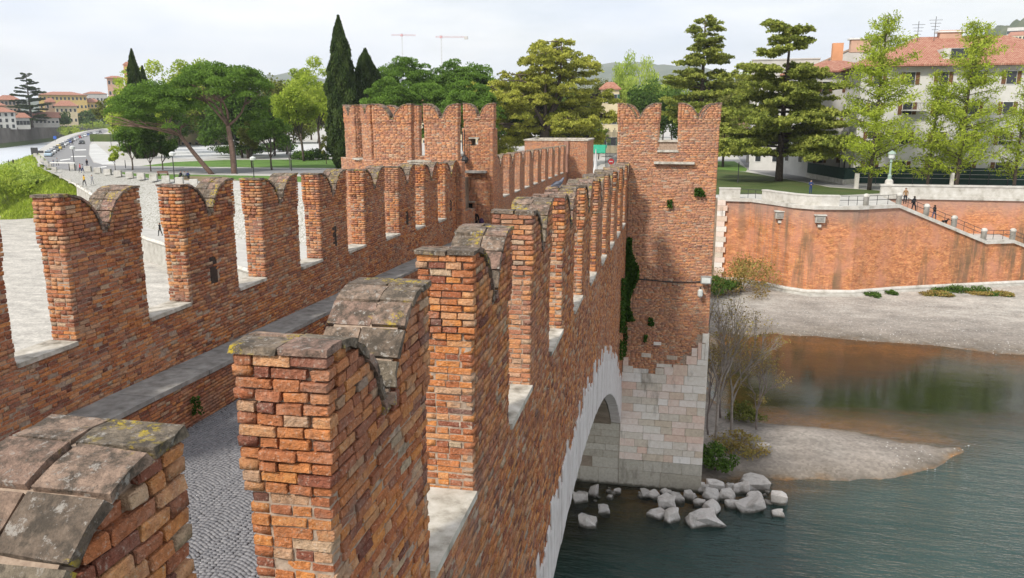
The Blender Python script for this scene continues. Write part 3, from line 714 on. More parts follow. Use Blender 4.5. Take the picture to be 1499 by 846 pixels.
def sheet(name, pts, mat, z=None, kind='structure', parent=None, thick=0):
    P = [p if z is None else (p[0], p[1], z) for p in pts]
    bm = bmesh.new(); vs = [bm.verts.new(p) for p in P]; f = bm.faces.new(vs); bm.normal_update()
    if f.normal.z < 0: f.normal_flip()
    bmesh.ops.triangulate(bm, faces=bm.faces[:]); me = bpy.data.meshes.new(name); bm.to_mesh(me); bm.free(); me.materials.append(mat)
    o = bpy.data.objects.new(name, me); COL.objects.link(o); o['kind'] = kind
    if parent: adopt(o, parent)
    return o
def loft(name, A, B, mat, n=6, kind='structure', amp=0.0, seed=1, fine=4):
    """surface between two polylines with as many points, subdivided"""
    A = np.array(A, float); B = np.array(B, float)
    t = np.linspace(0, len(A)-1, (len(A)-1)*fine+1); ii = np.minimum(t.astype(int), len(A)-2); f = (t-ii)[:, None]
    A2 = A[ii]*(1-f)+A[ii+1]*f; B2 = B[ii]*(1-f)+B[ii+1]*f; V = []
    for k in range(n+1): V.append(A2*(1-k/n)+B2*(k/n))
    V = np.array(V); m = len(t)
    if amp: V[1:-1, :, 2] += (vnoise(V[1:-1, :, 0]+500, V[1:-1, :, 1]+500, 3.0, seed)-.5)*amp*2
    i = np.arange(m-1)[None]+m*np.arange(n)[:, None]; F = np.stack([i, i+1, i+m+1, i+m], -1).reshape(-1, 4)
    o = mesh_np(name, V.reshape(-1, 3), F, mat, smooth=True)
    fixn(o.data)
    if kind: o['kind'] = kind
    return o

# materials of the ground
def mat_gravel(name, cols, sc_=1.0):
    m, nt, b = newmat(name); p = pos(nt)
    v = N(nt, 'ShaderNodeTexVoronoi'); v.inputs['Scale'].default_value = 9*sc_; nt.links.new(p, v.inputs['Vector'])
    c = ramp(nt, noise(nt, p, .35*sc_, 6, .65), cols)
    c = mix(nt, .55, c, ramp(nt, v.outputs['Color'], [(.1, .25), (.9, .8)]), 'OVERLAY')
    c = mix(nt, .5, c, ramp(nt, noise(nt, p, 2.2*sc_, 6, .75), [(.3, .3), (.7, .72)]), 'OVERLAY')
    nt.links.new(c, b.inputs['Base Color']); bump(nt, b, math_(nt, 'ADD', v.outputs['Distance'], noise(nt, p, 3, 5, .6)), .7, .06); return m
M['gravel'] = mat_gravel('river_gravel', [(.3, (.33, .315, .295)), (.5, (.41, .395, .375)), (.7, (.48, .465, .44))])
def mat_bed():
    """gravel bar above the water, amber then olive stones below it"""
    m, nt, b = newmat('river_bed'); p = pos(nt); sp = N(nt, 'ShaderNodeSeparateXYZ'); nt.links.new(p, sp.inputs[0])
    v = N(nt, 'ShaderNodeTexVoronoi'); v.inputs['Scale'].default_value = 6; nt.links.new(p, v.inputs['Vector'])
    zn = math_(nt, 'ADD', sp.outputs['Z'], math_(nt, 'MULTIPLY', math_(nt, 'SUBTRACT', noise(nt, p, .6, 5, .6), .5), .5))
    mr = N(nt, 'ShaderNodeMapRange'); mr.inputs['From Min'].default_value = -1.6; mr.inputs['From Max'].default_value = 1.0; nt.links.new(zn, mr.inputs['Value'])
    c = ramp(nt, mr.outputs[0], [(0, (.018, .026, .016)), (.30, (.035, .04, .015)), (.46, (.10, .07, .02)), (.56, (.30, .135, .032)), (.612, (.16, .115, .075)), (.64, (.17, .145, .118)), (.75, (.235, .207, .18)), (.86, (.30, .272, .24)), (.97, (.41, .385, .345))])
    c = mix(nt, .35, c, ramp(nt, v.outputs['Color'], [(.1, .25), (.9, .8)]), 'OVERLAY')
    c = mix(nt, .75, c, ramp(nt, noise(nt, pos(nt, (.5, 1, 1)), .55, 8, .72), [(.3, .28), (.7, .74)]), 'OVERLAY')
    nt.links.new(c, b.inputs['Base Color']); bump(nt, b, math_(nt, 'ADD', v.outputs['Distance'], noise(nt, p, 2, 5, .6)), .4, .05); return m
M['bed'] = mat_bed()
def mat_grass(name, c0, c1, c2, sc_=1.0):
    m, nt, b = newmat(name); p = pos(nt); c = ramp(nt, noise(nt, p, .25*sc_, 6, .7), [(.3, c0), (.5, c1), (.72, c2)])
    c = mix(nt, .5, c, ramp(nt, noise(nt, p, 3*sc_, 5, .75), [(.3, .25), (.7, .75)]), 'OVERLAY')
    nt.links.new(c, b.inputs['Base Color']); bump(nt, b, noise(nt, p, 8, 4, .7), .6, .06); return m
M['grass'] = mat_grass('park_grass', (.07, .13, .025), (.10, .19, .035), (.14, .22, .05))
M['grass_dark'] = mat_grass('shaded_lawn', (.05, .075, .02), (.065, .095, .025), (.10, .105, .04))  # darker grass; carries the tree shade of the right lawn in its colour
M['bank'] = mat_grass('bank_grass', (.11, .17, .035), (.19, .25, .05), (.27, .29, .09), .6)
M['soil'] = mat_grass('bare_soil', (.16, .12, .07), (.22, .17, .10), (.26, .22, .13))
M['asphalt'] = simple('asphalt', [(.3, (.20, .20, .205)), (.7, (.27, .265, .265))], 1.2, 6, .9, .2, .01, 30)
M['paving'] = simple('pale_paving', [(.3, (.38, .365, .34)), (.7, (.50, .485, .45))], .8, 6, .85, .2, .01, 20)
M['whitepave'] = simple('white_paving', [(.3, (.42, .42, .42)), (.7, (.62, .62, .61))], .25, 8, .8, .1, .01, 20)
M['paint'] = simple('road_paint', [(.3, (.65, .65, .63)), (.7, (.8, .8, .78))], 3, 3, .7, 0)
M['concrete'] = simple('weathered_concrete', [(.25, (.24, .225, .195)), (.5, (.37, .355, .32)), (.75, (.48, .465, .43))], 1.1, 7, .85, .3, .02, 12)
M['whitestone'] = simple('white_parapet_stone', [(.22, (.22, .205, .17)), (.42, (.45, .43, .385)), (.7, (.60, .585, .55))], 1.3, 7, .8, .3, .02, 12)
def mat_cobble():
    m, nt, b = newmat('cobbled_slope'); p = pos(nt)
    v = N(nt, 'ShaderNodeTexVoronoi', feature='DISTANCE_TO_EDGE'); v.inputs['Scale'].default_value = 2.1; nt.links.new(p, v.inputs['Vector'])
    c = ramp(nt, noise(nt, p, 1.4, 6, .7), [(.3, (.34, .33, .305)), (.7, (.48, .47, .44))])
    c = mix(nt, ramp(nt, v.outputs['Distance'], [(.0, 1), (.09, 0)]), c, (.17, .165, .12)); nt.links.new(c, b.inputs['Base Color']); bump(nt, b, v.outputs['Distance'], .6, .08); return m
M['cobble'] = mat_cobble()
def mat_oldwall():
    m, nt, b = newmat('promenade_brickwork'); p = pos(nt)
    sp = N(nt, 'ShaderNodeSeparateXYZ'); nt.links.new(p, sp.inputs[0]); cb = N(nt, 'ShaderNodeCombineXYZ')
    nt.links.new(math_(nt, 'ADD', sp.outputs['X'], math_(nt, 'MULTIPLY', sp.outputs['Y'], .45)), cb.inputs['X']); nt.links.new(sp.outputs['Z'], cb.inputs['Y'])
    br = N(nt, 'ShaderNodeTexBrick'); nt.links.new(cb.outputs[0], br.inputs['Vector']); br.inputs['Scale'].default_value = 1; br.inputs['Brick Width'].default_value = .3; br.inputs['Row Height'].default_value = .13; br.inputs['Mortar Size'].default_value = .018
    br.inputs['Color1'].default_value = (.46, .145, .055, 1); br.inputs['Color2'].default_value = (.70, .28, .10, 1); br.inputs['Mortar'].default_value = (.36, .22, .14, 1)
    c = mix(nt, .9, br.outputs['Color'], ramp(nt, noise(nt, pos(nt, (1, 1, 2.5)), 1.3, 8, .8), [(.36, .22), (.64, .78)]), 'OVERLAY')
    c = mix(nt, ramp(nt, noise(nt, pos(nt, (.8, .8, 3)), 2.5, 6, .8), [(.60, 0), (.70, .5)]), c, (.22, .11, .05))
    c = mix(nt, ramp(nt, noise(nt, pos(nt, (.5, .5, .35)), 1.0, 6, .7), [(.45, 0), (.66, .8)]), c, (.50, .235, .155))     # washed pink patches
    c = mix(nt, ramp(nt, noise(nt, pos(nt, (.8, .8, .9)), 1.1, 5, .75), [(.52, 0), (.7, .55)]), c, (.33, .17, .06))
    st = mix(nt, 1.0, ramp(nt, noise(nt, pos(nt, (1.0, 1.0, .12)), .8, 5, .7), [(.46, 0), (.62, 1)]), ramp(nt, noise(nt, p, .16, 3, .5), [(.38, 0), (.58, 1)]), 'MULTIPLY')
    c = mix(nt, mix(nt, 1, st, (.8, .8, .8), 'MULTIPLY'), c, (.13, .10, .06))
    mr = N(nt, 'ShaderNodeMapRange'); mr.inputs['From Min'].default_value = 8.3; mr.inputs['From Max'].default_value = 10.2
    nt.links.new(math_(nt, 'ADD', sp.outputs['Z'], math_(nt, 'MULTIPLY', noise(nt, p, 1.2, 5, .7), 1.2)), mr.inputs['Value'])
    c = mix(nt, math_(nt, 'MULTIPLY', mr.outputs[0], .55), c, (.33, .24, .21))                                             # greyer towards the top, below the coping
    nt.links.new(c, b.inputs['Base Color']); bump(nt, b, br.outputs['Fac'], -.3, .02); return m
M['promwall'] = mat_oldwall()
def mat_water():
    m, nt, b = newmat('river_water'); nt.nodes.remove(b); out = [n for n in nt.nodes if n.type == 'OUTPUT_MATERIAL'][0]; p = pos(nt)
    wp = N(nt, 'ShaderNodeMapping'); wp.inputs['Rotation'].default_value = (0, 0, .35); wp.inputs['Scale'].default_value = (.45, 1.7, 1); nt.links.new(p, wp.inputs['Vector'])
    n1 = noise(nt, wp.outputs[0], .5, 5, .62); n2 = noise(nt, wp.outputs[0], 3.2, 3, .6); n3 = noise(nt, p, .10, 3, .5)
    sp = N(nt, 'ShaderNodeSeparateXYZ'); nt.links.new(p, sp.inputs[0])
    # the current runs below the bar, the pool behind it lies still
    still = N(nt, 'ShaderNodeMapRange'); still.inputs['From Min'].default_value = 46; still.inputs['From Max'].default_value = 53; nt.links.new(math_(nt, 'ADD', sp.outputs['Y'], math_(nt, 'MULTIPLY', sp.outputs['X'], -.15)), still.inputs['Value'])
    amp = math_(nt, 'SUBTRACT', 1.0, math_(nt, 'MULTIPLY', still.outputs[0], .955))
    h = math_(nt, 'MULTIPLY', math_(nt, 'ADD', n1, math_(nt, 'MULTIPLY', n2, .30)), amp)
    bp = N(nt, 'ShaderNodeBump'); bp.inputs['Strength'].default_value = .8; bp.inputs['Distance'].default_value = .36; nt.links.new(h, bp.inputs['Height'])
    gl = N(nt, 'ShaderNodeBsdfGlossy'); gl.inputs['Roughness'].default_value = .06; gl.inputs['Color'].default_value = (.95, .97, 1, 1); nt.links.new(bp.outputs[0], gl.inputs['Normal'])
    tr = N(nt, 'ShaderNodeBsdfTransparent'); tr.inputs['Color'].default_value = (.86, .86, .70, 1)
    df = N(nt, 'ShaderNodeBsdfDiffuse')
    lf = N(nt, 'ShaderNodeMapRange'); lf.inputs['From Min'].default_value = -60; lf.inputs['From Max'].default_value = -140; nt.links.new(sp.outputs['X'], lf.inputs['Value'])
    nt.links.new(mix(nt, lf.outputs[0], ramp(nt, n3, [(.35, (.012, .040, .035)), (.65, (.034, .068, .060))]), (.30, .33, .33)), df.inputs['Color'])  # left reach: sky reflection put into a pale diffuse colour
    nt.links.new(math_(nt, 'ADD', .05, math_(nt, 'MULTIPLY', lf.outputs[0], .38)), gl.inputs['Roughness'])
    fr = N(nt, 'ShaderNodeFresnel'); fr.inputs['IOR'].default_value = 1.38; nt.links.new(bp.outputs[0], fr.inputs['Normal'])
    body = N(nt, 'ShaderNodeMixShader'); deep = N(nt, 'ShaderNodeMapRange'); deep.inputs['From Min'].default_value = 34.0; deep.inputs['From Max'].default_value = 38.5
    deep.inputs['To Min'].default_value = .93; deep.inputs['To Max'].default_value = .10
    nt.links.new(math_(nt, 'ADD', math_(nt, 'ADD', sp.outputs['Y'], math_(nt, 'MULTIPLY', sp.outputs['X'], -.75)), math_(nt, 'MULTIPLY', noise(nt, p, .5, 3, .5), 2.0)), deep.inputs['Value'])
    nt.links.new(math_(nt, 'MAXIMUM', deep.outputs[0], lf.outputs[0]), body.inputs[0]); nt.links.new(tr.outputs[0], body.inputs[1]); nt.links.new(df.outputs[0], body.inputs[2])
    mx = N(nt, 'ShaderNodeMixShader'); nt.links.new(fr.outputs[0], mx.inputs[0]); nt.links.new(body.outputs[0], mx.inputs[1]); nt.links.new(gl.outputs[0], mx.inputs[2])
    nt.links.new(mx.outputs[0], out.inputs['Surface']); return m
M['water'] = mat_water()

# ------------------------------------------------------------------ river, bed, bars
SPIT = [(1.5, 40.8), (3.6, 41.6), (5.2, 42.2), (7, 42.3), (8.6, 43.2), (10.3, 43.2), (12.6, 43.6), (15.0, 45.4), (16.4, 47.2), (16.4, 48.6), (14.1, 49.8), (10.2, 50.7), (6.0, 51.1), (3.8, 53.0), (2.4, 60), (-3, 61), (-3, 44)]
def bed_h(X, Y):
    wob = (vnoise(X+300, Y+300, 3.2, 4)-.5)*1.2+(vnoise(X+300, Y+300, 1.1, 5)-.5)*.5
    s = poly_sd(X, Y, SPIT)+wob*.5
    tail = .55-seg_d(X, Y, 15.5, 47.0, 19.0, 49.6)*1.3-np.clip((X-16)*.10, 0, .5)
    h1 = np.where(s > 0, .55*(1-np.exp(-s*.55)), s*.10)
    h1 = np.maximum(h1, np.minimum(tail*.35, .12)+(vnoise(X, Y, .8, 7)-.5)*.1)
    sh = Y-(72.4+.9*np.sin(X*.13)-np.clip(X-24, 0, 99)*.12)+wob
    h2 = np.where(sh > 0, .9*(1-np.exp(-sh*.13)), sh*.085)
    h = np.maximum(h1, h2)
    # left bank gravel plain
    s3 = poly_sd(X, Y, [(-9, 44), (-30, 30), (-60, 20), (-170, 60), (-170, 200), (-9, 200)])+wob
    h3 = np.where(s3 > 0, 1.9*(1-np.exp(-s3*.18)), s3*.1)
    h = np.maximum(h, h3)
    h = np.maximum(h, -1.7)
    return h+(vnoise(X, Y, 2.3, 9)-.5)*.10
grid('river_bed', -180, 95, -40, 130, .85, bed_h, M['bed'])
xs = [-2500, 1400]; o = mesh_np('river', [(-2600, -300, 0), (900, -300, 0), (900, 2600, 0), (-2600, 2600, 0)], [(0, 1, 2, 3)], M['water']); o['kind'] = 'structure'
g = mesh_np('terrain', [(-6000, -3000, -1.9), (6000, -3000, -1.9), (6000, 9000, -1.9), (-6000, 9000, -1.9)], [(0, 1, 2, 3)], M['grass_dark']); g['kind'] = 'structure'

# ------------------------------------------------------------------ park land and its edges
ZL, ZR = 9.5, 10.3
T = [at(u, v, ZL) for u, v in ((107, 247), (158, 254), (207, 260), (284, 269), (350, 276), (440, 285), (520, 292))]
river_edge = [at(u, v, ZL) for u, v in ((50, 226), (60, 217), (75, 208), (90, 200.5), (110, 194.5), (130, 190.5), (150, 188))]
W = [(5.6, 95.9), (9.2, 95.6), (11.6, 92.5), (13.2, 89.9), (15.2, 88.7), (19.8, 89.4), (24.6, 92.2)]
landpoly = [(p[0], p[1]) for p in river_edge]+[(-600, 1400), (-600, 5000), (3500, 5000), (3500, 103.2), (25.2, 103.2)]+[(24.6, 92.6)]+[(x, y+.4) for x, y in reversed(W[:-1])]+[(3.0, 96.2), (-2, 94), (-12.2, 94)]+[(p[0], p[1]) for p in reversed(T)]+[(at(57, 240, ZL)[0], at(57, 240, ZL)[1])]
zl = lambda x: ZL+(ZR-ZL)*min(1, max(0, (x+30)/35))
sheet('park_ground', [(p[0], p[1], ZL) for p in river_edge]+[(-600, 1400, ZL), (-600, 5000, ZL), (-14, 5000, ZL), (-14, 94, ZL)]+[(p[0], p[1], ZL) for p in reversed(T)]+[at(57, 240, ZL)], M['paving'])
sheet('park_ground', [(-14, 94, ZR), (-14, 5000, ZR), (3500, 5000, ZR), (3500, 103.2, ZR), (25.2, 103.2, ZR), (24.6, 92.6, ZR)]+[(x, y+.4, ZR) for x, y in reversed(W[:-1])]+[(3.0, 96.2, ZR)], M['paving'])
MB().add([(-14, 94, 8), (-14, 5000, 8), (-14, 5000, ZR), (-14, 94, ZR)], [(0, 1, 2, 3)]).build('terrace_edge', M['concrete'])['kind'] = 'structure'
def px(z, *uv): return [at(u, v, z) for u, v in uv]
sheet('road', px(ZL+.01, (60, 238), (68, 226), (84, 213), (105, 200), (128, 192), (150, 189), (160, 191.5), (140, 201), (131, 212), (130, 226), (137, 238), (160, 242), (300, 246), (500, 247.5), (500, 256), (300, 253), (160, 252), (110, 249), (70, 246)), M['asphalt'])
sheet('lawn', px(ZL+.014, (205, 243), (255, 237), (330, 234), (500, 233), (500, 246), (380, 245), (250, 243.5)), M['grass'])
sheet('lawn', px(ZL+.014, (165, 250.5), (200, 254), (300, 256), (500, 259), (500, 268), (380, 265), (230, 262), (185, 256)), M['grass'])
sheet('lawn', px(ZL+.02, (262, 257.5), (330, 258.5), (350, 264), (300, 266), (258, 262.5)), M['soil'])
sheet('parking_lot', px(ZL+.012, (236, 214), (500, 209), (500, 228), (400, 231), (300, 233), (240, 231)), M['whitepave'])
sheet('pavement', px(ZL+.02, (132, 212), (140, 210), (166, 232), (170, 240), (150, 241), (137, 236), (131, 226)), M['whitepave'])
for u0, v0, u1, v1 in ((110, 219, 126, 218.6), (104, 228.5, 126, 228), (88, 234, 103, 232), (140, 245, 156, 243)):
    sheet('road_marking', px(ZL+.016, (u0, v0), (u1, v1), (u1, v1+1.2), (u0, v0+1.2)), M['paint'])
# right: lawn with tree shade put into its grass colour, road behind the cedar, street
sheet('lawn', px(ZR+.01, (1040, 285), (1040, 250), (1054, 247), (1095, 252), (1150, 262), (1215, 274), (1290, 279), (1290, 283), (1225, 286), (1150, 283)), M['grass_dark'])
sheet('lawn', px(ZR+.012, (1040, 247), (1040, 236), (1075, 236), (1094, 247), (1092, 251)), M['grass'])
sheet('road', px(ZR+.008, (1074, 222), (1100, 224), (1135, 247), (1210, 268), (1330, 276), (1330, 281), (1215, 273), (1150, 261), (1095, 249)), M['asphalt'])
sheet('street', [(-12, 94.1, ZR+.25), (-2.4, 94.1, ZR+.25), (-1.2, 190, ZR+.25), (-13.5, 190, ZR+.25)], M['paving'])
# left quay: cobbled slope, walkway, kerb and wall, grass bank
S = [at(*q) for q in ((66, 249, 9.4), (110, 268, 8.7), (142, 285, 7.9), (190, 322, 5.4), (226, 337, 4.7), (349, 349, 4.4), (600, 372, 4.3))]
K = [at(*q) for q in ((57, 243, 9.35), (112, 272, 8.5), (140, 289, 7.7), (180, 330, 5.2), (215, 351, 4.5), (357, 396, 4.3), (600, 470, 4.2))]
loft('cobbled_slope', T, S, M['cobble'], amp=.05)
loft('quay_walkway', S, K, M['paving'])
loft('quay_wall', K[1:], [(p[0]-.3, p[1]-.3, 1.2) for p in K[1:]], M['concrete'], n=2)
kerb = MB()
for a, b in zip(K[1:], K[2:]): kerb.tube([(a[0], a[1], a[2]+.12), (b[0], b[1], b[2]+.12)], .28, 5)
ko = kerb.build('quay_kerb', M['whitestone']); tag(ko, 'white stone kerb along the edge of the lower quay', 'kerb')
K2 = [at(u, v, z) for u, v, z in ((56, 225, 9.3), (68, 238, 9.2), (78, 248, 9.0), (95, 256, 8.7), (120, 268, 8.1), (142, 282, 7.3), (165, 302, 6.0))]
G2 = [at(u, v, z) for u, v, z in ((-70, 262, .8), (-40, 300, 1.0), (0, 325, 1.5), (30, 323, 1.6), (80, 321, 1.6), (120, 320, 1.6), (160, 330, 1.6))]
def tufts(name, ctr, n, seed, size, mat, label):
    g = np.random.default_rng(seed); C = ctr(g, n); V, F = leaves(C, size, aspect=3.5, up=0, r=g, droop=(0, 0, 1.0)); o = mesh_np(name, V, F, M[mat], rnd=g.random(n)); return tag(o, label, 'grass', kind='stuff')
def bank_pts(g, n):
    A = np.array(K2); B = np.array(G2); t = g.random(n)*(len(A)-1.001); i = t.astype(int); f = (t-i)[:, None]; a = A[i]*(1-f)+A[i+1]*f; b = B[i]*(1-f)+B[i+1]*f; s = g.random(n)[:, None]; P = a*(1-s)+b*s; P[:, 2] += .2; return P
bank = loft('grass_bank', K2, G2, M['bank'], n=24, amp=.35, fine=8)
loft('river_bank', river_edge, [(p[0]-9, p[1]-2, -.3) for p in river_edge], M['concrete'], n=3)

# ------------------------------------------------------------------ right promenade
def z_on(x, y, v):
    d = math.hypot(x, y); f = np.array([x, y, 0.]); lo, hi = -5., 30.
    for _ in range(40):
        m = (lo+hi)/2; q = proj(np.array([[x, y, m]]))[0][1]
        if q > v: lo = m
        else: hi = m
    return lo
W2 = [(24.6, 92.2), (35.4, 96.9), (38.7, 98.3), (62, 108)]
zc = [ZR, z_on(35.4, 96.9, 353), z_on(38.7, 98.3, 352), 0]; zc[2] = zc[1]; zc[3] = zc[2]-9
pw = empty('promenade_wall', (20, 90, 0), 'long orange brick river wall with white coping below the promenade', 'river wall')
line = [(x, y, ZR) for x, y in W]+[(x, y, max(z, -1)) for (x, y), z in list(zip(W2, zc))[1:3]]+[(50, 103, max(-1, zc[2]-4.3)), (62, 108, max(-1, zc[2]-8.6))]
P = []; F = []
for x, y, z in line: P += [(x, y, -1), (x, y, z)]
for i in range(len(line)-1): F.append((2*i, 2*i+2, 2*i+3, 2*i+1))
fixn(MB().add(P, F).build('brick_face', M['promwall'], pw).data)
P = []; F = []
for x, y, z in line: P += [(x-.02, y-.28, z-.30), (x-.02, y-.28, z+.08), (x, y+.45, z+.08), (x, y+.45, z-.3)]
for i in range(len(line)-1): b = 4*i; F += [(b, b+4, b+5, b+1), (b+1, b+5, b+6, b+2), (b+2, b+6, b+7, b+3), (b+3, b+7, b+4, b)]
F += [(0, 1, 2, 3)]
fixn(MB().add(P, F).build('coping', M['whitestone'], pw).data)
# footing: rounded white kerb over a sloping concrete apron
LF = [(7.5, 93.5), (11.3, 91.0), (13.0, 89.3), (15.0, 88.0), (19.9, 88.7), (24.6, 91.4), (35.4, 96.1), (62, 107.2)]
MB().tube([(x, y-.1, 1.15) for x, y in LF], .24, 8).build('footing_kerb', M['whitestone'], pw, smooth=True)
P = []; F = []
for x, y in LF: P += [(x, y+.9, 1.2), (x-.0, y-.1, 1.15), (x+.5, y-1.9, .0), (x+.5, y-2.2, -.6)]
for i in range(len(LF)-1): b = 4*i; F += [(b+k, b+4+k, b+5+k, b+1+k) for k in range(3)]
fixn(MB().add(P, F).build('footing_apron', M['concrete'], pw).data)
# quoin strip beside the tower and dark gap
qz = .8; k = 0
while qz < ZR-.4:
    h = .62; w = 1.15 if k % 2 else .9; MB().box((5.6+w/2, 95.75, qz+h/2), (w, .5, h-.02)).build('quoin', M['pier'], pw); qz += h; k += 1
MB().prism([(-12, 94.2), (5.65, 96.05), (5.65, 97), (-12, 97)], -1, ZR-.05).build('abutment', M['vault'], pw)
# rear wall behind the stairs
rw = empty('stair_wall', (40, 103, 8), 'upper brick wall behind the stairs carrying a white stone parapet', 'retaining wall')
MB().add([(25.2, 103, -1), (75, 103.4, -1), (75, 103.4, 10.1), (25.2, 103, 10.1)], [(0, 1, 2, 3)]).build('brick_face', M['promwall'], rw)
MB().prism([(25.0, 102.75), (75, 103.15), (75, 103.6), (25.0, 103.2)], 9.95, 10.35).build('coping', M['whitestone'], rw)
pp = MB(); pp.prism([(25.2, 102.9), (75, 103.3), (75, 103.8), (25.2, 103.4)], 10.34, 11.5); pp.prism([(25.1, 102.8), (75, 103.2), (75, 103.9), (25.1, 103.5)], 11.5, 11.68)
o = pp.build('stone_parapet', M['whitestone']); tag(o, 'long grey white stone parapet at the head of the upper wall', 'parapet')
# stairs
n = 26; z0s, z1s = ZR, zc[1]; stf = MB(); u_ = Vector((35.4-24.6, 96.9-92.2, 0)); L = u_.length; u_.normalize(); nn = Vector((-u_.y, u_.x, 0))
for i in range(n):
    a = Vector((24.6, 92.2, 0))+u_*(L*i/n); b = Vector((24.6, 92.2, 0))+u_*(L*(i+1)/n+.03); z = z0s-(z0s-z1s)*(i+1)/n+.0
    stf.prism([(a.x, a.y+.4), (b.x, b.y+.4), (b.x+nn.x*7, b.y+nn.y*8), (a.x+nn.x*7, a.y+nn.y*8)], z-.6, z)
stf.prism([(35.4, 97.3), (38.9, 98.8), (38.9, 103.1), (35.4, 103.1)], zc[1]-1, zc[1]); 
for i in range(20):
    a = Vector((38.8, 98.4, 0))+u_*(.40*i); b = a+u_*.43; z = zc[2]-.17*(i+1)
    stf.prism([(a.x, a.y+.4), (b.x, b.y+.4), (b.x+nn.x*7, b.y+nn.y*8), (a.x+nn.x*7, a.y+nn.y*8)], z-.6, z)
o = stf.build('staircase', M['paving']); tag(o, 'pale stone staircase going down along the river wall', 'stairs')
# parapet blocks on the promenade
def stone_par(line, z0, z1, w, label):
    P = []; F = []; n = len(line)
    pts = [Vector((x, y, 0)) for x, y in line]
    for lev, (zz, ww) in enumerate(((z0, w), (z1-.14, w), (z1-.14, w+.1), (z1, w+.08))):
        for i in range(n):
            d = (pts[min(i+1, n-1)]-pts[max(0, i-1)]).normalized(); q = Vector((-d.y, d.x, 0))
            e = d*(.05 if lev > 1 else 0)*(-1 if i == 0 else (1 if i == n-1 else 0))
            for s in (-1, 1): p = pts[i]+q*s*ww/2+e; P.append((p.x, p.y, zz))
    for lev in range(3):
        b = lev*2*n; t = b+2*n
        for i in range(n-1): F += [(b+2*i, b+2*i+2, t+2*i+2, t+2*i), (b+2*i+3, b+2*i+1, t+2*i+1, t+2*i+3)]
        F += [(b+1, b, t, t+1), (b+2*n-2, b+2*n-1, t+2*n-1, t+2*n-2)]
    t = 6*n; F += [(t+2*i, t+2*i+2, t+2*i+3, t+2*i+1) for i in range(n-1)]
    o = MB().add(P, F).build('stone_parapet', M['whitestone']); fixn(o.data); tag(o, label, 'parapet'); return o
stone_par([(5.75, 96.0), (8.1, 96.0)], ZR+.08, ZR+1.25, .6, 'short grey stone parapet block beside the right tower')
stone_par([(10.7, 94.9), (12.0, 92.9), (13.3, 90.9), (14.6, 89.7), (16.0, 89.25), (17.8, 89.4)], ZR+.08, ZR+1.2, .6, 'curved white stone parapet sweeping along the promenade edge')
M['iron'] = simple('painted_iron', [(.3, (.03, .03, .032)), (.7, (.05, .05, .052))], 5, 2, .5, 0)
def bollard(x, y, z, label, h=1.25):
    m = MB(); m.lathe((x, y, z), [(.30, 0), (.30, h-.32), (.34, h-.30), (.34, h-.2), (.30, h-.08), (.2, h+.02), (.05, h+.06)], 14)
    o = m.build('bollard', M['whitestone'], smooth=True); tag(o, label, 'bollard', 'domed stone bollards along the promenade edge'); return o
def on(u, L_=None):
    """point of the river wall line seen in photo column u"""
    best = None
    for (x0, y0, z0), (x1, y1, z1) in zip(line, line[1:]):
        for k in range(60):
            t = k/60; x, y, z = x0+(x1-x0)*t, y0+(y1-y0)*t, z0+(z1-z0)*t
            e = abs(proj(np.array([[x, y, z]]))[0][0]-u)
            if best is None or e < best[0]: best = (e, x, y+.15, z)
    return best[1:]
BL = [(1268, 'domed stone bollard on the level promenade edge'), (1316, 'domed stone bollard at the head of the stairs'), (1355, 'domed stone bollard in the upper part of the stairs'),
      (1397, 'domed stone bollard in the lower part of the stairs'), (1439, 'domed stone bollard at the near end of the landing'), (1482, 'domed stone bollard at the far right of the landing')]
pos_b = [on(u) for u, _ in BL]
for (u, lab), q in zip(BL, pos_b): bollard(q[0], q[1], q[2]+.05, lab)
def railing(a, b, label, n=3):
    r_ = empty('railing', a, label, 'railing', 'thin iron railings between the stones')
    for k in (.55, 1.0): MB().tube([(a[0], a[1], a[2]+k), (b[0], b[1], b[2]+k)], .03, 5).build('rail', M['iron'], r_)
    for i in range(1, n):
        t = i/n; x, y, z = [a[j]+(b[j]-a[j])*t for j in range(3)]; MB().tube([(x, y, z), (x, y, z+1.0)], .03, 5).build('post', M['iron'], r_)
pts = [(8.2, 96.0, ZR+.1), (10.6, 95.0, ZR+.1)]; railing(pts[0], pts[1], 'iron railing between the short block and the curved parapet')
names = ['iron railing from the curved parapet to the first bollard', 'iron railing between the two upper bollards', 'sloping railing of the first stair stretch', 'sloping railing of the second stair stretch', 'sloping railing of the third stair stretch', 'level railing on the stair landing']
prev = (17.9, 89.4, ZR+.1)
for q, nm in zip(pos_b, names): railing(prev, (q[0], q[1], q[2]+.1), nm); prev = (q[0], q[1], q[2]+.1)
railing(prev, on(1530), 'sloping railing below the landing at the right edge')
# ------------------------------------------------------------------ trees
def mat_leaf(name, cols, trans=.3):
    m = bpy.data.materials.new(name); m.use_nodes = True; nt = m.node_tree; nt.nodes.clear(); o = N(nt, 'ShaderNodeOutputMaterial')
    c = ramp(nt, rnd_out(nt, 'attr'), [(i/(len(cols)-1), q) for i, q in enumerate(cols)])
    c = mix(nt, .4, c, ramp(nt, noise(nt, pos(nt), .45, 4, .6), [(.3, .3), (.7, .72)]), 'OVERLAY')
    d = N(nt, 'ShaderNodeBsdfDiffuse'); t = N(nt, 'ShaderNodeBsdfTranslucent'); x = N(nt, 'ShaderNodeMixShader'); x.inputs[0].default_value = trans
    nt.links.new(c, d.inputs['Color']); nt.links.new(c, t.inputs['Color']); nt.links.new(d.outputs[0], x.inputs[1]); nt.links.new(t.outputs[0], x.inputs[2]); nt.links.new(x.outputs[0], o.inputs['Surface']); return m
M['pine'] = mat_leaf('pine_needles', [(.08, .145, .03), (.14, .24, .042), (.20, .32, .06)], .4)
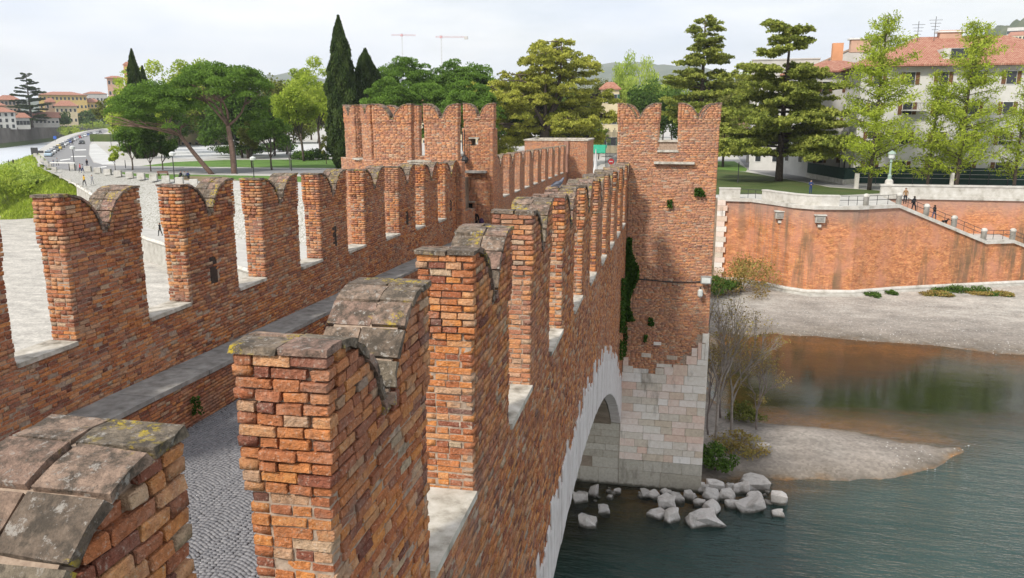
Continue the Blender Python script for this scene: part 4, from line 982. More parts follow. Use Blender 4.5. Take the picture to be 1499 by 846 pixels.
M['cedar'] = mat_leaf('cedar_needles', [(.22, .24, .04), (.37, .39, .07), (.50, .49, .10)], .35)
M['cedar2'] = mat_leaf('cedar_needles_dark', [(.15, .19, .04), (.26, .30, .06), (.39, .41, .09)], .35)
M['cypress'] = mat_leaf('cypress_scales', [(.028, .048, .014), (.05, .078, .022), (.075, .105, .03)], .2)
M['larch'] = mat_leaf('larch_needles', [(.22, .29, .03), (.34, .42, .045), (.46, .53, .085)], .4)
M['lime'] = mat_leaf('spring_leaves', [(.22, .30, .035), (.36, .45, .06), (.48, .55, .10)], .4)
M['willow'] = mat_leaf('willow_leaves', [(.26, .36, .06), (.40, .50, .10), (.50, .58, .15)], .4)
M['green'] = mat_leaf('broad_leaves', [(.05, .095, .02), (.085, .15, .03), (.13, .21, .045)])
M['olive'] = mat_leaf('olive_leaves', [(.10, .115, .03), (.16, .18, .045), (.24, .24, .07)])
M['tan'] = mat_leaf('dry_buds', [(.20, .14, .05), (.30, .22, .07), (.33, .30, .09)])
M['ivy'] = mat_leaf('ivy_leaves', [(.025, .06, .012), (.05, .10, .02), (.08, .15, .03)])
M['bark'] = simple('bark', [(.3, (.055, .042, .034)), (.7, (.13, .10, .08))], 3, 5, .95, .7, .04, 12)
M['barkred'] = simple('pine_bark', [(.3, (.12, .075, .055)), (.7, (.23, .15, .12))], 2.5, 5, .95, .7, .04, 10)
M['barkpale'] = simple('pale_bark', [(.3, (.20, .17, .145)), (.7, (.36, .32, .285))], 4, 5, .9, .4, .02, 20)
M['twig'] = simple('grey_twigs', [(.3, (.14, .11, .095)), (.7, (.25, .21, .19))], 3, 3, .95, 0)
def leaves(C, size, aspect=1.8, up=.35, rnd=None, r=None, droop=None):
    """one small triangle per centre; returns V, F"""
    r = r or rng; n = len(C); d = r.normal(size=(n, 3)); d /= np.linalg.norm(d, axis=1)[:, None]
    if droop is not None: d = d*.45+np.array(droop); d /= np.linalg.norm(d, axis=1)[:, None]
    nrm = r.normal(size=(n, 3)); nrm[:, 2] += up*3; nrm /= np.linalg.norm(nrm, axis=1)[:, None]
    s = np.cross(d, nrm); s /= np.maximum(np.linalg.norm(s, axis=1)[:, None], 1e-6)
    z = size*r.uniform(.6, 1.35, n)[:, None]
    a = C-d*z*.5*aspect**.5; b = C+d*z*.5*aspect**.5; w = s*z*.42/aspect**.5*1.6
    V = np.stack([a-w, a+w, b], 1).reshape(-1, 3); F = np.arange(3*n, dtype=np.int32).reshape(-1, 3); return V, F
def crown(name, root, C, rn, size, mat, **kw):
    V, F = leaves(C, size, **kw); return mesh_np(name, V, F, mat, root, rnd=rn)
def ellip(c, rad, n, r, shell=.55, top=False):
    d = r.normal(size=(n, 3)); d /= np.linalg.norm(d, axis=1)[:, None]
    if top: d[:, 2] = np.abs(d[:, 2])*1.0-.25*r.random(n)
    q = (shell+(1-shell)*r.random(n)**.6)[:, None]
    return np.array(c)+d*np.array(rad)*q
def limb(mb, a, b, r0, r1, bend=.1, n=4, seg=4, rr_=random):
    a = Vector(a); b = Vector(b); L = (b-a).length; pts = []
    o = Vector((rr_.uniform(-1, 1), rr_.uniform(-1, 1), rr_.uniform(-.3, .6)))*L*bend
    for i in range(seg+1):
        t = i/seg; pts.append(a.lerp(b, t)+o*math.sin(math.pi*t))
    mb.tube(pts, [r0+(r1-r0)*i/seg for i in range(seg+1)], n); return pts
def treeroot(loc, label, cat='tree', group=None, name='tree'):
    return empty(name, loc, label, cat, group)

def umbrella_pine(loc, h, w, label, lean=(0, 0), seed=1, forks=5, flat=.42, nl=230, tilt=0):
    r = random.Random(seed); g = np.random.default_rng(seed); root = treeroot(loc, label, name='umbrella_pine', group='umbrella pines in the park')
    x, y, z = loc; cx, cy = x+lean[0], y+lean[1]; zc_ = z+h*(1-flat); tm = MB()
    fork = Vector((x+lean[0]*.55, y+lean[1]*.55, z+h*.42)); limb(tm, (x, y, z-.3), fork, .028*h, .02*h, .03, 7, 5, r)
    C = []; rn = []; sc_ = w/2
    for k in range(forks):
        a = 2*math.pi*k/forks+r.random(); q = Vector((cx+math.cos(a)*sc_*.5, cy+math.sin(a)*sc_*.5, zc_+h*.05)); p = limb(tm, fork, q, .013*h, .006*h, .12, 5, 4, r)
        for j in range(4): a2 = a+r.uniform(-.8, .8); limb(tm, p[-2], (cx+math.cos(a2)*sc_*.85, cy+math.sin(a2)*sc_*.85, zc_+h*.06+r.random()*h*.1), .006*h, .002*h, .1, 4, 3, r)
    npf = int(105*(w/14)**1.2)
    for k in range(npf):
        a = r.random()*2*math.pi; q = math.sqrt(r.random())*.92; ed = 1-q*q
        px_ = cx+math.cos(a)*q*sc_; py_ = cy+math.sin(a)*q*sc_; pz = zc_+h*flat*(.10+.80*math.sqrt(ed))*r.uniform(.72, 1.0)+math.cos(a)*q*sc_*tilt
        if r.random() < .35: pz -= h*flat*.45*r.random()
        pr_ = w*.10*r.uniform(.7, 1.25)
        C.append(ellip((px_, py_, pz), (pr_, pr_, pr_*.68), nl, g, .72, True)); rn.append(np.clip(g.normal(.5+r.uniform(-.22, .22), .16, nl), 0, 1))
    tm.build('trunk', M['barkred'], root, smooth=True)
    crown('crown', root, np.concatenate(C), np.concatenate(rn), .26*(h/20)**.5, M['pine'], up=.5, aspect=2.2); return root

def cedar(loc, h, w, label, seed=1, mat='cedar', levels=13, first=.16, shape=1.0, leader=True, dens=1.0, name='cedar_tree', gaps=()):
    r = random.Random(seed); g = np.random.default_rng(seed); root = treeroot(loc, label, name=name, group=None)
    x, y, z = loc; tm = MB(); top = Vector((x+r.uniform(-.3, .3), y, z+h*.97)); limb(tm, (x, y, z-.3), top, .026*h, .004*h, .01, 8, 6, r)
    C = []; rn = []
    for k in range(levels):
        t = first+(1-first)*(k+.3*r.random())/levels
        if any(a < t < b for a, b in gaps): continue
        R_ = w/2*((1-t**1.6)**.8*.92+.10)*shape if t < .93 else w*.10
        if t > .72: R_ = max(R_, w*.17*(1.25-t)/.4+.5)
        nb = 6 if t < .8 else 5; a0 = r.random()*6
        for b in range(nb):
            a = a0+2*math.pi*b/nb+r.uniform(-.45, .45); Lb = R_*r.uniform(.55, 1.15); dz = Lb*r.uniform(-.06, .24)
            p0 = Vector((x, y, z+h*(t+r.uniform(-.5, .5)*(1-first)/levels))); p1 = p0+Vector((math.cos(a)*Lb, math.sin(a)*Lb, dz)); limb(tm, p0, p1, .0075*h*(1.15-t), .0015*h, .03, 4, 3, r)
            npd = max(2, int(Lb/1.15))
            for j in range(npd):
                f = .30+.72*(j+r.random()*.6)/npd
                for s in (-1, 0, 1):
                    if s and r.random() < .25: continue
                    off = s*Lb*.24*f*r.uniform(.6, 1.2); c = p0.lerp(p1, f)+Vector((-math.sin(a)*off, math.cos(a)*off, -.25*f*abs(s)*r.random()+.1-.3*max(0, f-.8)))
                    pr_ = r.uniform(.7, 1.45)*(w/22)**.5*(.75+.25*(1-t)); n_ = int(66*dens*pr_**1.3); c.z += r.uniform(-.3, .3)
                    e = ellip(c, (pr_, pr_*r.uniform(.7, 1.2), pr_*.30), n_, g, .1); e[:, 2] -= .22*((e[:, 0]-c.x)**2+(e[:, 1]-c.y)**2)/pr_**2*pr_
                    C.append(e); rn.append(np.clip(g.normal(.5+r.uniform(-.3, .3), .2, n_), 0, 1))
    tm.build('trunk', M['bark'], root, smooth=True)
    crown('crown', root, np.concatenate(C), np.concatenate(rn), .34*(h/24)**.4, M[mat], up=.6, aspect=2.0); return root

def spreading_cedar(loc, h, w, label, seed=1):
    """several rising limbs carrying hanging masses of foliage"""
    r = random.Random(seed); g = np.random.default_rng(seed); root = treeroot(loc, label, name='cedar_tree'); x, y, z = loc; tm = MB(); C = []; rn = []
    fork = Vector((x, y, z+h*.30)); limb(tm, (x, y, z-.3), fork, .045*h, .035*h, .01, 8, 3, r)
    tips = []
    for k, (dx, t) in enumerate(((-.10, .97), (.20, .98), (.42, .86), (-.30, .74), (.05, .9), (-.85, .55), (-1.2, .46), (.55, .6), (.66, .45), (-.2, .6), (.3, .42), (-1.42, .42), (-1.05, .38), (-.7, .66), (.1, .35), (-.45, .3), (.5, .28))):
        dy = r.uniform(-.3, .3); p = limb(tm, fork if t > .35 else (x, y, z+h*.2), (x+dx*w/2, y+dy*w, z+h*(t-.04)), .02*h, .004*h, .07, 6, 5, r); tips.append((p, t, dx))
    for p, t, dx in tips:
        for f in (.45, .62, .78, .9, 1.0):
            i = f*(len(p)-1); j = min(int(i), len(p)-2); c0 = p[j].lerp(p[j+1], i-j)
            for s in range(5):
                Rr = w*.15*r.uniform(.3, 1.0); a = r.random()*6.3; c = c0+Vector((math.cos(a)*Rr, math.sin(a)*Rr, r.uniform(-.06, .035)*h)); limb(tm, c0, c, .005*h, .001*h, .05, 4, 2, r)
                for q in range(3):
                    cc = c+Vector((r.uniform(-1, 1), r.uniform(-1, 1), r.uniform(-.5, .25)))*1.0; pr_ = r.uniform(.8, 1.5); n_ = int(90*pr_)
                    e = ellip(cc, (pr_, pr_, pr_*.30), n_, g, .2); e[:, 2] -= .35*((e[:, 0]-cc.x)**2+(e[:, 1]-cc.y)**2)/pr_**2*pr_
                    C.append(e); rn.append(np.clip(g.normal(.55+r.uniform(-.3, .3), .18, n_), 0, 1))
    tm.build('trunk', M['bark'], root, smooth=True); crown('crown', root, np.concatenate(C), np.concatenate(rn), .33, M['cedar'], up=.4, aspect=2.4); return root

def cypress(loc, h, w, label, seed=1, n=14000):
    g = np.random.default_rng(seed); root = treeroot(loc, label, name='cypress_tree'); x, y, z = loc
    MB().tube([(x, y, z-.2), (x, y, z+h*.9)], [.018*h, .003*h], 6).build('trunk', M['bark'], root)
    t = g.random(n)**.85; a = g.random(n)*6.283; prof = np.interp(t, [0, .06, .3, .6, .85, 1], [.55, .85, 1, .85, .45, .03])
    wob = 1+.16*np.sin(a*3+t*17)+.13*np.sin(a*5-t*31); q = prof*w/2*wob*(.70+.30*g.random(n)**.5)
    C = np.stack([x+np.cos(a)*q, y+np.sin(a)*q, z+.3+t*h], -1); rn = np.clip(.5+.3*np.sin(a*4+t*23)+g.normal(0, .15, n), 0, 1)
    crown('crown', root, C, rn, .42*(h/22)**.5, M['cypress'], up=0, aspect=3.2, droop=(0, 0, 1.0)); return root

def skeleton(mb, loc, h, r, depth=4, spread=.55, r0=.018, up=.25, nb=3, trunk=.3, tipf=None, lenf=.62, sides=5):
    """recursive branching; returns the ends of the last twigs"""
    tips = []
    def grow(p, d, L, rad, k):
        q = p+d*L; pts = limb(mb, p, q, rad, rad*.62, .06, max(3, sides-(depth-k)), 3, r)
        if k == 0: tips.append((q, d)); return
        for i in range(nb+(r.random() < .4)):
            v = Vector((r.gauss(0, 1), r.gauss(0, 1), r.gauss(0, .6))).normalized(); nd = (d+v*spread*r.uniform(.6, 1.4)+Vector((0, 0, up))).normalized()
            st = pts[-1] if i < 2 else pts[-2]
            grow(st, nd, L*lenf*r.uniform(.75, 1.2), rad*.6, k-1)
    grow(Vector(loc)-Vector((0, 0, .2)), Vector((r.uniform(-.05, .05), r.uniform(-.05, .05), 1)).normalized(), h*trunk, h*r0, depth); return tips
def leafy(loc, h, w, label, mat='lime', seed=1, n=9000, size=.3, dens=1, bark='bark', name='broadleaf_tree', group=None, hang=0, base=.2, gap=.0, vis=True):
    """rounded open crown of leaf clumps round a branching frame"""
    r = random.Random(seed); g = np.random.default_rng(seed); root = treeroot(loc, label, name=name, group=group); x, y, z = loc; tm = MB()
    tips = skeleton(tm, loc, h, r, 3, .6, .016, .25, 3, .30, lenf=.66)
    nc = int(46*dens); C = []; rn = []
    for k in range(nc):
        if k < len(tips) and r.random() < .75: c = tips[k][0]
        else:
            a = r.random()*6.28; ph = math.acos(r.uniform(-.55, 1)); q = r.uniform(.55, 1)
            c = Vector((x+math.sin(ph)*math.cos(a)*w/2*q, y+math.sin(ph)*math.sin(a)*w/2*q, z+h*(base+(1-base)*.5)+math.cos(ph)*h*(1-base)*.5*q))
        c = Vector((x+max(-w/2, min(w/2, c.x-x)), y+max(-w/2, min(w/2, c.y-y)), min(c.z, z+h)))
        pr_ = w*r.uniform(.08, .17); m_ = int(n/nc*r.uniform(.5, 1.5)); e = ellip(c, (pr_, pr_, pr_*.8), m_, g, .25)
        if hang: e[:, 2] -= g.random(m_)**1.3*hang*h*.5
        C.append(e); rn.append(np.clip(g.normal(.5+r.uniform(-.25, .25), .2, m_), 0, 1))
    tm.build('trunk', M[bark], root, smooth=True)
    crown('crown', root, np.concatenate(C), np.concatenate(rn), size, M[mat], up=.3, aspect=2.0 if not hang else 4, droop=(0, 0, -1.0) if hang else None); return root
def larch(loc, h, w, label, seed=1, n=16000, group='bright green larches before the white house'):
    r = random.Random(seed); g = np.random.default_rng(seed); root = treeroot(loc, label, name='larch_tree', group=group); x, y, z = loc; tm = MB(); C = []; rn = []
    limb(tm, (x, y, z-.2), (x+.3, y, z+h), .014*h, .002*h, .012, 7, 6, r); nb = 84
    for k in range(nb):
        t = .10+.90*(k/nb)**1.0; a = r.random()*6.28; Lb = w/2*(1-t)**.42*r.uniform(.55, 1.15)+.3
        if t > .8: Lb = max(Lb*.8, .5)
        el = r.uniform(.12, .55); p0 = Vector((x, y, z+h*t)); p1 = p0+Vector((math.cos(a)*Lb, math.sin(a)*Lb, Lb*el)); pts = limb(tm, p0, p1, .0042*h*(1.2-t), .001*h, .05, 4, 4, r)
        m_ = int(n/nb*(Lb/(w/2)+.25)*1.1); tt = g.random(m_)**.7; i = np.minimum((tt*4).astype(int), 3); P0 = np.array([tuple(p) for p in pts]); f = (tt*4-i)[:, None]
        c = P0[i]*(1-f)+P0[i+1]*f; side = g.normal(0, .20, (m_, 3))*(.5+1.0*tt[:, None]); side[:, 2] -= np.abs(g.normal(0, .28, m_))
        # feathery side twigs
        tw = (g.integers(0, 9, m_)-4)/4*.9*(tt+.2); side[:, 0] += -math.sin(a)*tw; side[:, 1] += math.cos(a)*tw
        C.append(c+side); rn.append(np.clip(g.normal(.5+r.uniform(-.3, .3), .2, m_), 0, 1))
    tm.build('trunk', M['bark'], root, smooth=True); crown('crown', root, np.concatenate(C), np.concatenate(rn), .21, M['larch'], up=.2, aspect=3.4); return root
def bare(loc, h, label, seed=1, depth=5, mat='twig', name='bare_tree', spread=.5, r0=.011, group=None, cat='tree', nb=3, trunk=.26, buds=None, lenf=.68, up=.22):
    r = random.Random(seed); root = treeroot(loc, label, cat, group, name); tm = MB(); tips = skeleton(tm, loc, h, r, depth, spread, r0, up, nb, trunk, lenf=lenf, sides=6); tm.build('trunk', M[mat], root)
    if buds:
        g = np.random.default_rng(seed); P = np.array([tuple(t[0]) for t in tips]); P = np.repeat(P, buds[1], 0)+g.normal(0, buds[2], (len(P)*buds[1], 3)); crown('crown', root, P, g.random(len(P)), buds[3], M[buds[0]])
    return root
def bush(loc, w, h, label, mat='green', n=2500, seed=1, size=.14, cat='bush', name='bush', group=None, d=None):
    r = random.Random(seed); g = np.random.default_rng(seed); root = treeroot(loc, label, cat, group, name); x, y, z = loc; C = []; rn = []; d = d or w; tm = MB()
    for k in range(16):
        a = r.random()*6.28; q = r.random()**.6; c = (x+math.cos(a)*q*w/2, y+math.sin(a)*q*d/2, z+h*r.uniform(.25, .8)*(1.1-q*.5)); m_ = n//16
        tm.tube([(x+math.cos(a)*.1, y+math.sin(a)*.1, z-.1), c], [.03, .01], 3)
        C.append(ellip(c, (w*.2, d*.2, h*.25), m_, g, .2)); rn.append(np.clip(g.normal(.5+r.uniform(-.25, .25), .2, m_), 0, 1))
    tm.build('stems', M['twig'], root); crown('foliage', root, np.concatenate(C), np.concatenate(rn), size, M[mat]); return root
def dist(p): return math.hypot(p[0], p[1])
def ht(p, v): return zat(v, dist(p))-p[2]

tufts('long_grass', bank_pts, 16000, 77, .5, 'lime', 'long fresh grass covering the sloping bank')
# left park
p = at(312, 255, ZL); umbrella_pine(p, ht(p, 122), 17.5, 'wide umbrella pine leaning left over the lawn with a low crown', lean=(-9.5, -2), seed=3, flat=.52, nl=250, tilt=.10)
p = at(343, 254, ZL); umbrella_pine(p, ht(p, 91), 17.5, 'taller umbrella pine on a slim reddish trunk behind the leaning one', lean=(-3.4, 4), seed=5, flat=.36, tilt=-.03)
p = at(398, 249, ZL); leafy(p, ht(p, 150), 8.5, 'dark green pine with a straight trunk on the lawn', 'pine', 8, 9000, .3, base=.32, name='pine_tree', bark='bark')
p = at(369, 246, ZL); leafy(p, ht(p, 172), 5.5, 'small fresh green tree between the pine trunks', 'olive', 9, 4000, .3, base=.3)
p = at(425, 247, ZL); bare(p, ht(p, 152), 'pale leafless tree with fine rising twigs on the lawn', 10, 5, 'barkpale', r0=.009, trunk=.2, spread=.42)
for (u, v, vt, w, lab, mt, sd) in ((221, 251, 182, 6.0, 'left one of two small dark oaks with a round crown', 'green', 12), (238, 249, 184, 6.0, 'right one of two small dark oaks with a round crown', 'green', 13),
        (194, 249, 168, 7.5, 'green tree beside the two small oaks, crown touching the pine', 'pine', 14), (169, 249, 208, 3.8, 'small pale green young tree near the white pavement', 'lime', 15),
        (478, 240, 196, 2.4, 'slim grey sapling near the tall cypress', 'olive', 16)):
    p = at(u, v, ZL); leafy(p, ht(p, vt), w, lab, mt, sd, 5200 if w > 4 else 1500, .27, base=.3)
p = at(175, 214, ZL); leafy(p, ht(p, 133), 15, 'brownish green dense tree behind the hedge at the road bend', 'olive', 21, 8000, .5, base=.15)
p = at(208, 232, ZL); cypress(p, ht(p, 84), 4.6, 'pointed dark cypress rising behind the left pines', 22)
p = at(221, 230, ZL); cypress(p, ht(p, 106), 3.6, 'shorter dark cypress just right of the pointed one', 23)
p = at(250, 225, ZL); leafy(p, ht(p, 80), 26, 'big yellow green spring tree showing above the left pines', 'lime', 24, 12000, .5)
p = at(190, 222, ZL); leafy(p, ht(p, 108), 11, 'yellow green tree left of the pointed cypress', 'lime', 25, 7000, .45)
p = at(364, 232, ZL); cedar(p, ht(p, 112), 12, 'dark blue green conifer behind the pine trunks', 26, 'cypress', 11, .12, dens=1.0, name='conifer_tree')
p = at(396, 228, ZL); bare(p, ht(p, 88), 'tall brown leafless tree beside the dark conifer', 27, 5, 'twig', r0=.010, spread=.38)
for i, (u, v, vt, w, sd) in enumerate(((445, 236, 96, 16, 31), (470, 230, 88, 15, 32), (420, 226, 118, 15, 33), (492, 226, 120, 12, 34))):
    p = at(u, v, ZL); leafy(p, ht(p, vt), w, ['bright yellow green tree with dark limbs left of the tall cypress', 'yellow green tree partly behind the tall cypress', 'yellow green tree between the bare tree and the lawn', 'low bright green tree at the foot of the tall cypress'][i], 'lime', sd, 10000, .42)
p = at(505, 246, ZL); cypress(p, ht(p, 30), 6.0, 'tallest dark cypress left of the left tower', 35, 22000)
p = at(541, 243, ZL); cypress(p, ht(p, 76), 8.5, 'dark cypress half hidden behind the left tower', 36, 14000)
for i, (u, v, vt, w, sd) in enumerate(((602, 240, 72, 17, 41), (668, 238, 80, 16, 42), (556, 236, 84, 12, 43), (630, 248, 112, 15, 44), (704, 236, 86, 13, 45), (578, 250, 104, 13, 46), (686, 250, 108, 13, 47))):
    p = at(u, v, ZL); umbrella_pine(p, ht(p, vt), w, ['left pine of the dark clump behind the left tower', 'right pine of the dark clump behind the left tower', 'pine at the left end of the clump beside the dark cypress', 'lower pine in front of the dark clump', 'pine at the right end of the clump, behind the cedar', 'low pine showing above the first merlons of the left tower', 'low pine between the clump and the great cedar'][i], seed=sd, flat=.68, nl=230)
p = at(797, 246, ZL); spreading_cedar(p, ht(p, 50), 34, 'great spreading yellow green cedar in the middle of the park', 51)
p = at(722, 236, ZL); bush(p, 11, 5.5, 'low yellow green conifer bush under the great cedar', 'cedar', 5000, 52, .3)
p = at(868, 214, ZR); leafy(p, ht(p, 100), 15, 'leafless brown tree behind the great cedar on the right', 'olive', 53, 2600, .3, name='bare_tree')
for i, (u, v, vt, sd) in enumerate(((858, 205, 92, 54), (885, 210, 104, 55), (970, 205, 98, 56), (905, 205, 112, 57))):
    p = at(u, v, ZR); bare(p, ht(p, vt), ['tall leafless tree against the hills right of the great cedar', 'leafless tree between cedar and willow', 'leafless tree between the willow and the slim cedar', 'leafless tree behind the willow'][i], sd, 5, 'twig', r0=.013, spread=.55, buds=('olive', 3, .5, .3))
p = at(922, 218, ZR); leafy(p, ht(p, 78), 17, 'pale green weeping willow with hanging strands', 'willow', 58, 30000, .42, name='willow_tree', hang=.9, base=.3)
p = at(876, 232, ZR); leafy(p, ht(p, 176), 5, 'small light green tree beside the street gate', 'lime', 59, 3500, .25)
# right park
p = at(1022, 242, ZR); cedar(p, ht(p, 30), 20, 'slim tall cedar with tiered flat branches behind the right tower', 61, 'cedar2', 14, .30, dens=1.1, gaps=((.62, .67),))
p = at(1140, 265, ZR); cedar(p, ht(p, 41), 23, 'broad tiered cedar with a thick trunk on the shaded lawn', 62, 'cedar2', 15, .16, dens=1.25, gaps=((.74, .79),))
p = at(1060, 246, ZR); cedar((p[0], p[1]+4, p[2]), 10, 16, 'low dark cedar beside the right tower', 63, 'cedar2', 6, .30, dens=1.0)
p = at(1272, 278, ZR); larch(p, ht(p, 36), 12.5, 'left bright green larch before the white house', 64)
p = at(1387, 277, ZR); larch((p[0]+1, p[1], p[2]), ht(p, 50), 12.5, 'right bright green larch before the white house', 65)
p = at(1357, 276, ZR); larch(p, ht(p, 110), 5, 'slim young larch between the two large ones', 66, 3500)
p = at(1484, 276, ZR); larch(p, ht(p, 100), 6, 'larch cut by the right edge of the photo', 67, 4500)
# distant tree belt behind the park
belt = [(870, 132, 300), (905, 128, 280), (1000, 126, 290), (1060, 128, 280), (1095, 130, 290), (300, 110, 380), (352, 118, 420), (455, 112, 380), (540, 120, 400), (735, 110, 350), (770, 118, 330), (830, 120, 360), (1075, 105, 330), (1120, 112, 300), (1030, 112, 340), (985, 120, 330), (950, 118, 380)]
for i, (u, vt, dd) in enumerate(belt):
    x, y, _ = far(u, dd, 10); h = zat(vt, dd)-10; k = ['lime', 'olive', 'green', 'lime'][i % 4]
    where = ['just right of the great cedar', 'low behind the willow', 'low behind the slim cedar', 'low between the two tiered cedars', 'low beside the broad cedar', 'above the left pines', 'behind the dark conifer', 'behind the yellow green trees', 'behind the dark cypress', 'left of the great cedar', 'behind the left limbs of the great cedar', 'behind the right limbs of the great cedar', 'left of the broad cedar', 'behind the broad cedar', 'behind the slim cedar', 'left of the slim cedar', 'right of the willow'][i]
    leafy((x, y, 9.5), h, 26, 'distant park tree %s' % where, k, 70+i, 6500, .75, group='distant trees behind the park')
for i, (u, vb, vt, w, mt) in enumerate(((235, 214, 150, 22, 'green'), (262, 212, 142, 20, 'lime'), (300, 212, 135, 22, 'olive'), (330, 212, 150, 18, 'green'), (362, 211, 148, 20, 'olive'), (395, 210, 140, 20, 'green'), (430, 210, 136, 22, 'lime'), (465, 209, 134, 20, 'olive'), (210, 216, 150, 18, 'lime'))):
    p = at(u, vb, ZL); leafy(p, ht(p, vt), w, 'bushy tree along the back of the white lot, %s' % ['behind the leaning pine', 'left of the pine trunks', 'between the pine trunks', 'right of the taller pine trunk', 'behind the dark conifer', 'behind the straight dark pine', 'behind the bare tree', 'left of the tall cypress', 'under the pointed cypress'][i], mt, 230+i, 13000, .6, base=.0, dens=2.0, group='trees along the back of the lot')
for i, (u, dd, vt, w, mt, lab) in enumerate(((352, 215, 118, 20, 'green', 'dark full tree filling the gap right of the taller pine trunk'), (400, 225, 122, 20, 'olive', 'olive full tree behind the pale leafless tree'), (728, 190, 112, 18, 'green', 'dark full tree between the pine clump and the great cedar'),
        (884, 230, 118, 20, 'olive', 'olive tree mass between the great cedar and the willow'), (962, 230, 116, 20, 'green', 'dark tree mass right of the willow'), (770, 235, 105, 26, 'olive', 'olive tree mass behind the great cedar'), (835, 240, 112, 24, 'green', 'dark tree mass behind the right half of the great cedar'), (1075, 215, 112, 18, 'olive', 'olive tree mass between the two tiered cedars'), (690, 215, 92, 16, 'pine', 'dark pine like crown behind the right end of the clump'))):
    x, y, _ = far(u, dd); leafy((x, y, 9.5), zat(vt, dd)-9.5, w, lab, mt, 270+i, 15000, .5, base=.0, dens=1.9, group='full trees closing the treeline')
for i, (u, vb, vt, w) in enumerate(((352, 228, 205, 14), (452, 234, 214, 9), (404, 222, 204, 10))):
    p = at(u, vb, ZL); bush(p, w, ht(p, vt), ['rounded hedge behind the pine trunks', 'rounded shrub at the end of the lawn', 'dark shrub behind the straight pine'][i], 'green', 3000, 250+i, .35)
# leafless stems and scrub at the foot of the tower
for i, (x, y, h, sd) in enumerate(((3.3, 45.6, 13.5, 81), (4.4, 47.6, 12.5, 82), (3.9, 50.2, 10.5, 83), (6.0, 48.6, 9.0, 84), (3.0, 46.8, 9.0, 85))):
    bare((x, y, .35), h*1.0, ['tallest pale leafless stem beside the stone pier', 'leafless stem leaning over the brown pool', 'leafless thin tree at the back of the scrub', 'short leafless tree over the gravel spit', 'bent leafless sapling close to the pier'][i],
         sd, 5, 'barkpale' if i < 2 else 'twig', r0=.0085, spread=(.42, .62, .66, .7, .5)[i], trunk=(.30, .24, .24, .24, .28)[i], buds=('tan', 3, .14, .07), group='leafless saplings by the pier', nb=3, lenf=.64, up=.12)
bush((3.1, 42.6, .3), 2.2, 1.5, 'green scrub at the foot of the pier', 'green', 1800, 91, .12); bush((4.6, 45.5, .3), 3.4, 1.1, 'brownish scrub on the bank by the saplings', 'tan', 1500, 92, .10)
bush((5.2, 50.5, .3), 2.6, 1.2, 'dry scrub behind the saplings', 'olive', 1200, 93, .12)
bush((8.2, 88.0, .9), 6.5, 4.6, 'sparse olive bush against the left end of the river wall', 'tan', 3600, 94, .15); bush((6.3, 86.0, .9), 4, 2.2, 'green brambles left of the footing kerb', 'green', 2200, 95, .18)
for i, (u, v, w, mt, lab) in enumerate(((1277, 434, 1.9, 'bank_l', 'small green tuft below the footing kerb'), (1305, 431, 1.2, 'bank_l', 'tiny green tuft right of the small one'),)):
    p = at(u, v, .8); bush(p, w, .5, lab, 'larch' if i < 0 else 'green', 900, 96+i, .12)
for i, (u, v, w, lab, mt) in enumerate(((1372, 432, 3.2, 'left part of the long grassy tuft on the gravel', 'tan'), (1412, 428, 5.5, 'green grassy mound on the gravel below the stairs', 'green'), (1452, 432, 4.2, 'right part of the grassy mound, half dry', 'tan'))):
    p = at(u, v, .8); bush(p, w, .9 if i == 1 else .6, lab, mt, 2200, 100+i, .13, d=2.0)
    if mt == 'tan': bush((p[0]+.3, p[1]-.3, p[2]), w*.7, .5, lab.replace('part', 'green part').replace('grassy', 'low'), 'green', 900, 110+i, .12, d=1.4)
# bushes on the left bank and river side
p = at(14, 300, 3.0); bush(p, 15, 8.0, 'yellow green bushy tree at the foot of the grass bank', 'lime', 8000, 121, .35, name='bush')
p = at(-20, 285, 3.0); bush(p, 16, 9, 'yellow green shrub cut by the left edge', 'willow', 6000, 122, .38)
p = at(45, 268, 7.0); bush(p, 9, 2.2, 'light green growth on the grass bank', 'willow', 3000, 123, .3)
p = at(105, 198, 6.0); bush(p, 18, 9, 'bright green tree on the river side of the road', 'lime', 2500, 124, .7)
p = at(146, 192, 6.0); bush(p, 30, 13, 'bright green tree at the far bend of the river road', 'lime', 2500, 125, 1.0)
g_ = MB()
# ivy on walls
def ivy(x0, x1, z0, z1, label, y=TY0, n=1500, seed=1, side=None, size=.10, edge=.5):
    g = np.random.default_rng(seed); t = g.random(n); z = z0+(z1-z0)*g.random(n); wv = (x1-x0)*(.5+.5*np.sin(z*2.1+seed)*edge); x = x0+t*np.maximum(wv, .08)
    if side is None: C = np.stack([x, y-.05-.22*g.random(n)**2, z], -1)
    else: C = np.stack([side+.05+.18*g.random(n)**2, x, z], -1)
    V, F = leaves(C, size, aspect=1.2, up=0); o = mesh_np('ivy', V, F, M['ivy'], rnd=g.random(n)); return tag(o, label, 'climbing plant')
ivy(XO+.02, -1.15, 9.3, 13.6, 'dark ivy hanging in the corner between bridge face and right tower', n=2600, seed=2, size=.13)
ivy(XO+.02, -1.75, 7.4, 9.2, 'thin ivy below the dark corner mass', n=260, seed=3)
ivy(36.2, 38.2, 9.6, 12.2, 'ivy tongue on the bridge face near the right tower', n=600, seed=4, side=XO)
for x, z, w, lab in ((1.2, 15.8, .9, 'green tuft high on the right tower'), (-.1, 15.2, .35, 'tiny weed in the upper brickwork of the right tower'), (-.8, 9.1, .7, 'weeds on the lower tower brickwork'), (-1.0, 8.2, .5, 'weed above the pier stones')):
    ivy(x, x+w, z, z+.4, lab, n=int(300*w), seed=int(z*10), size=.08)
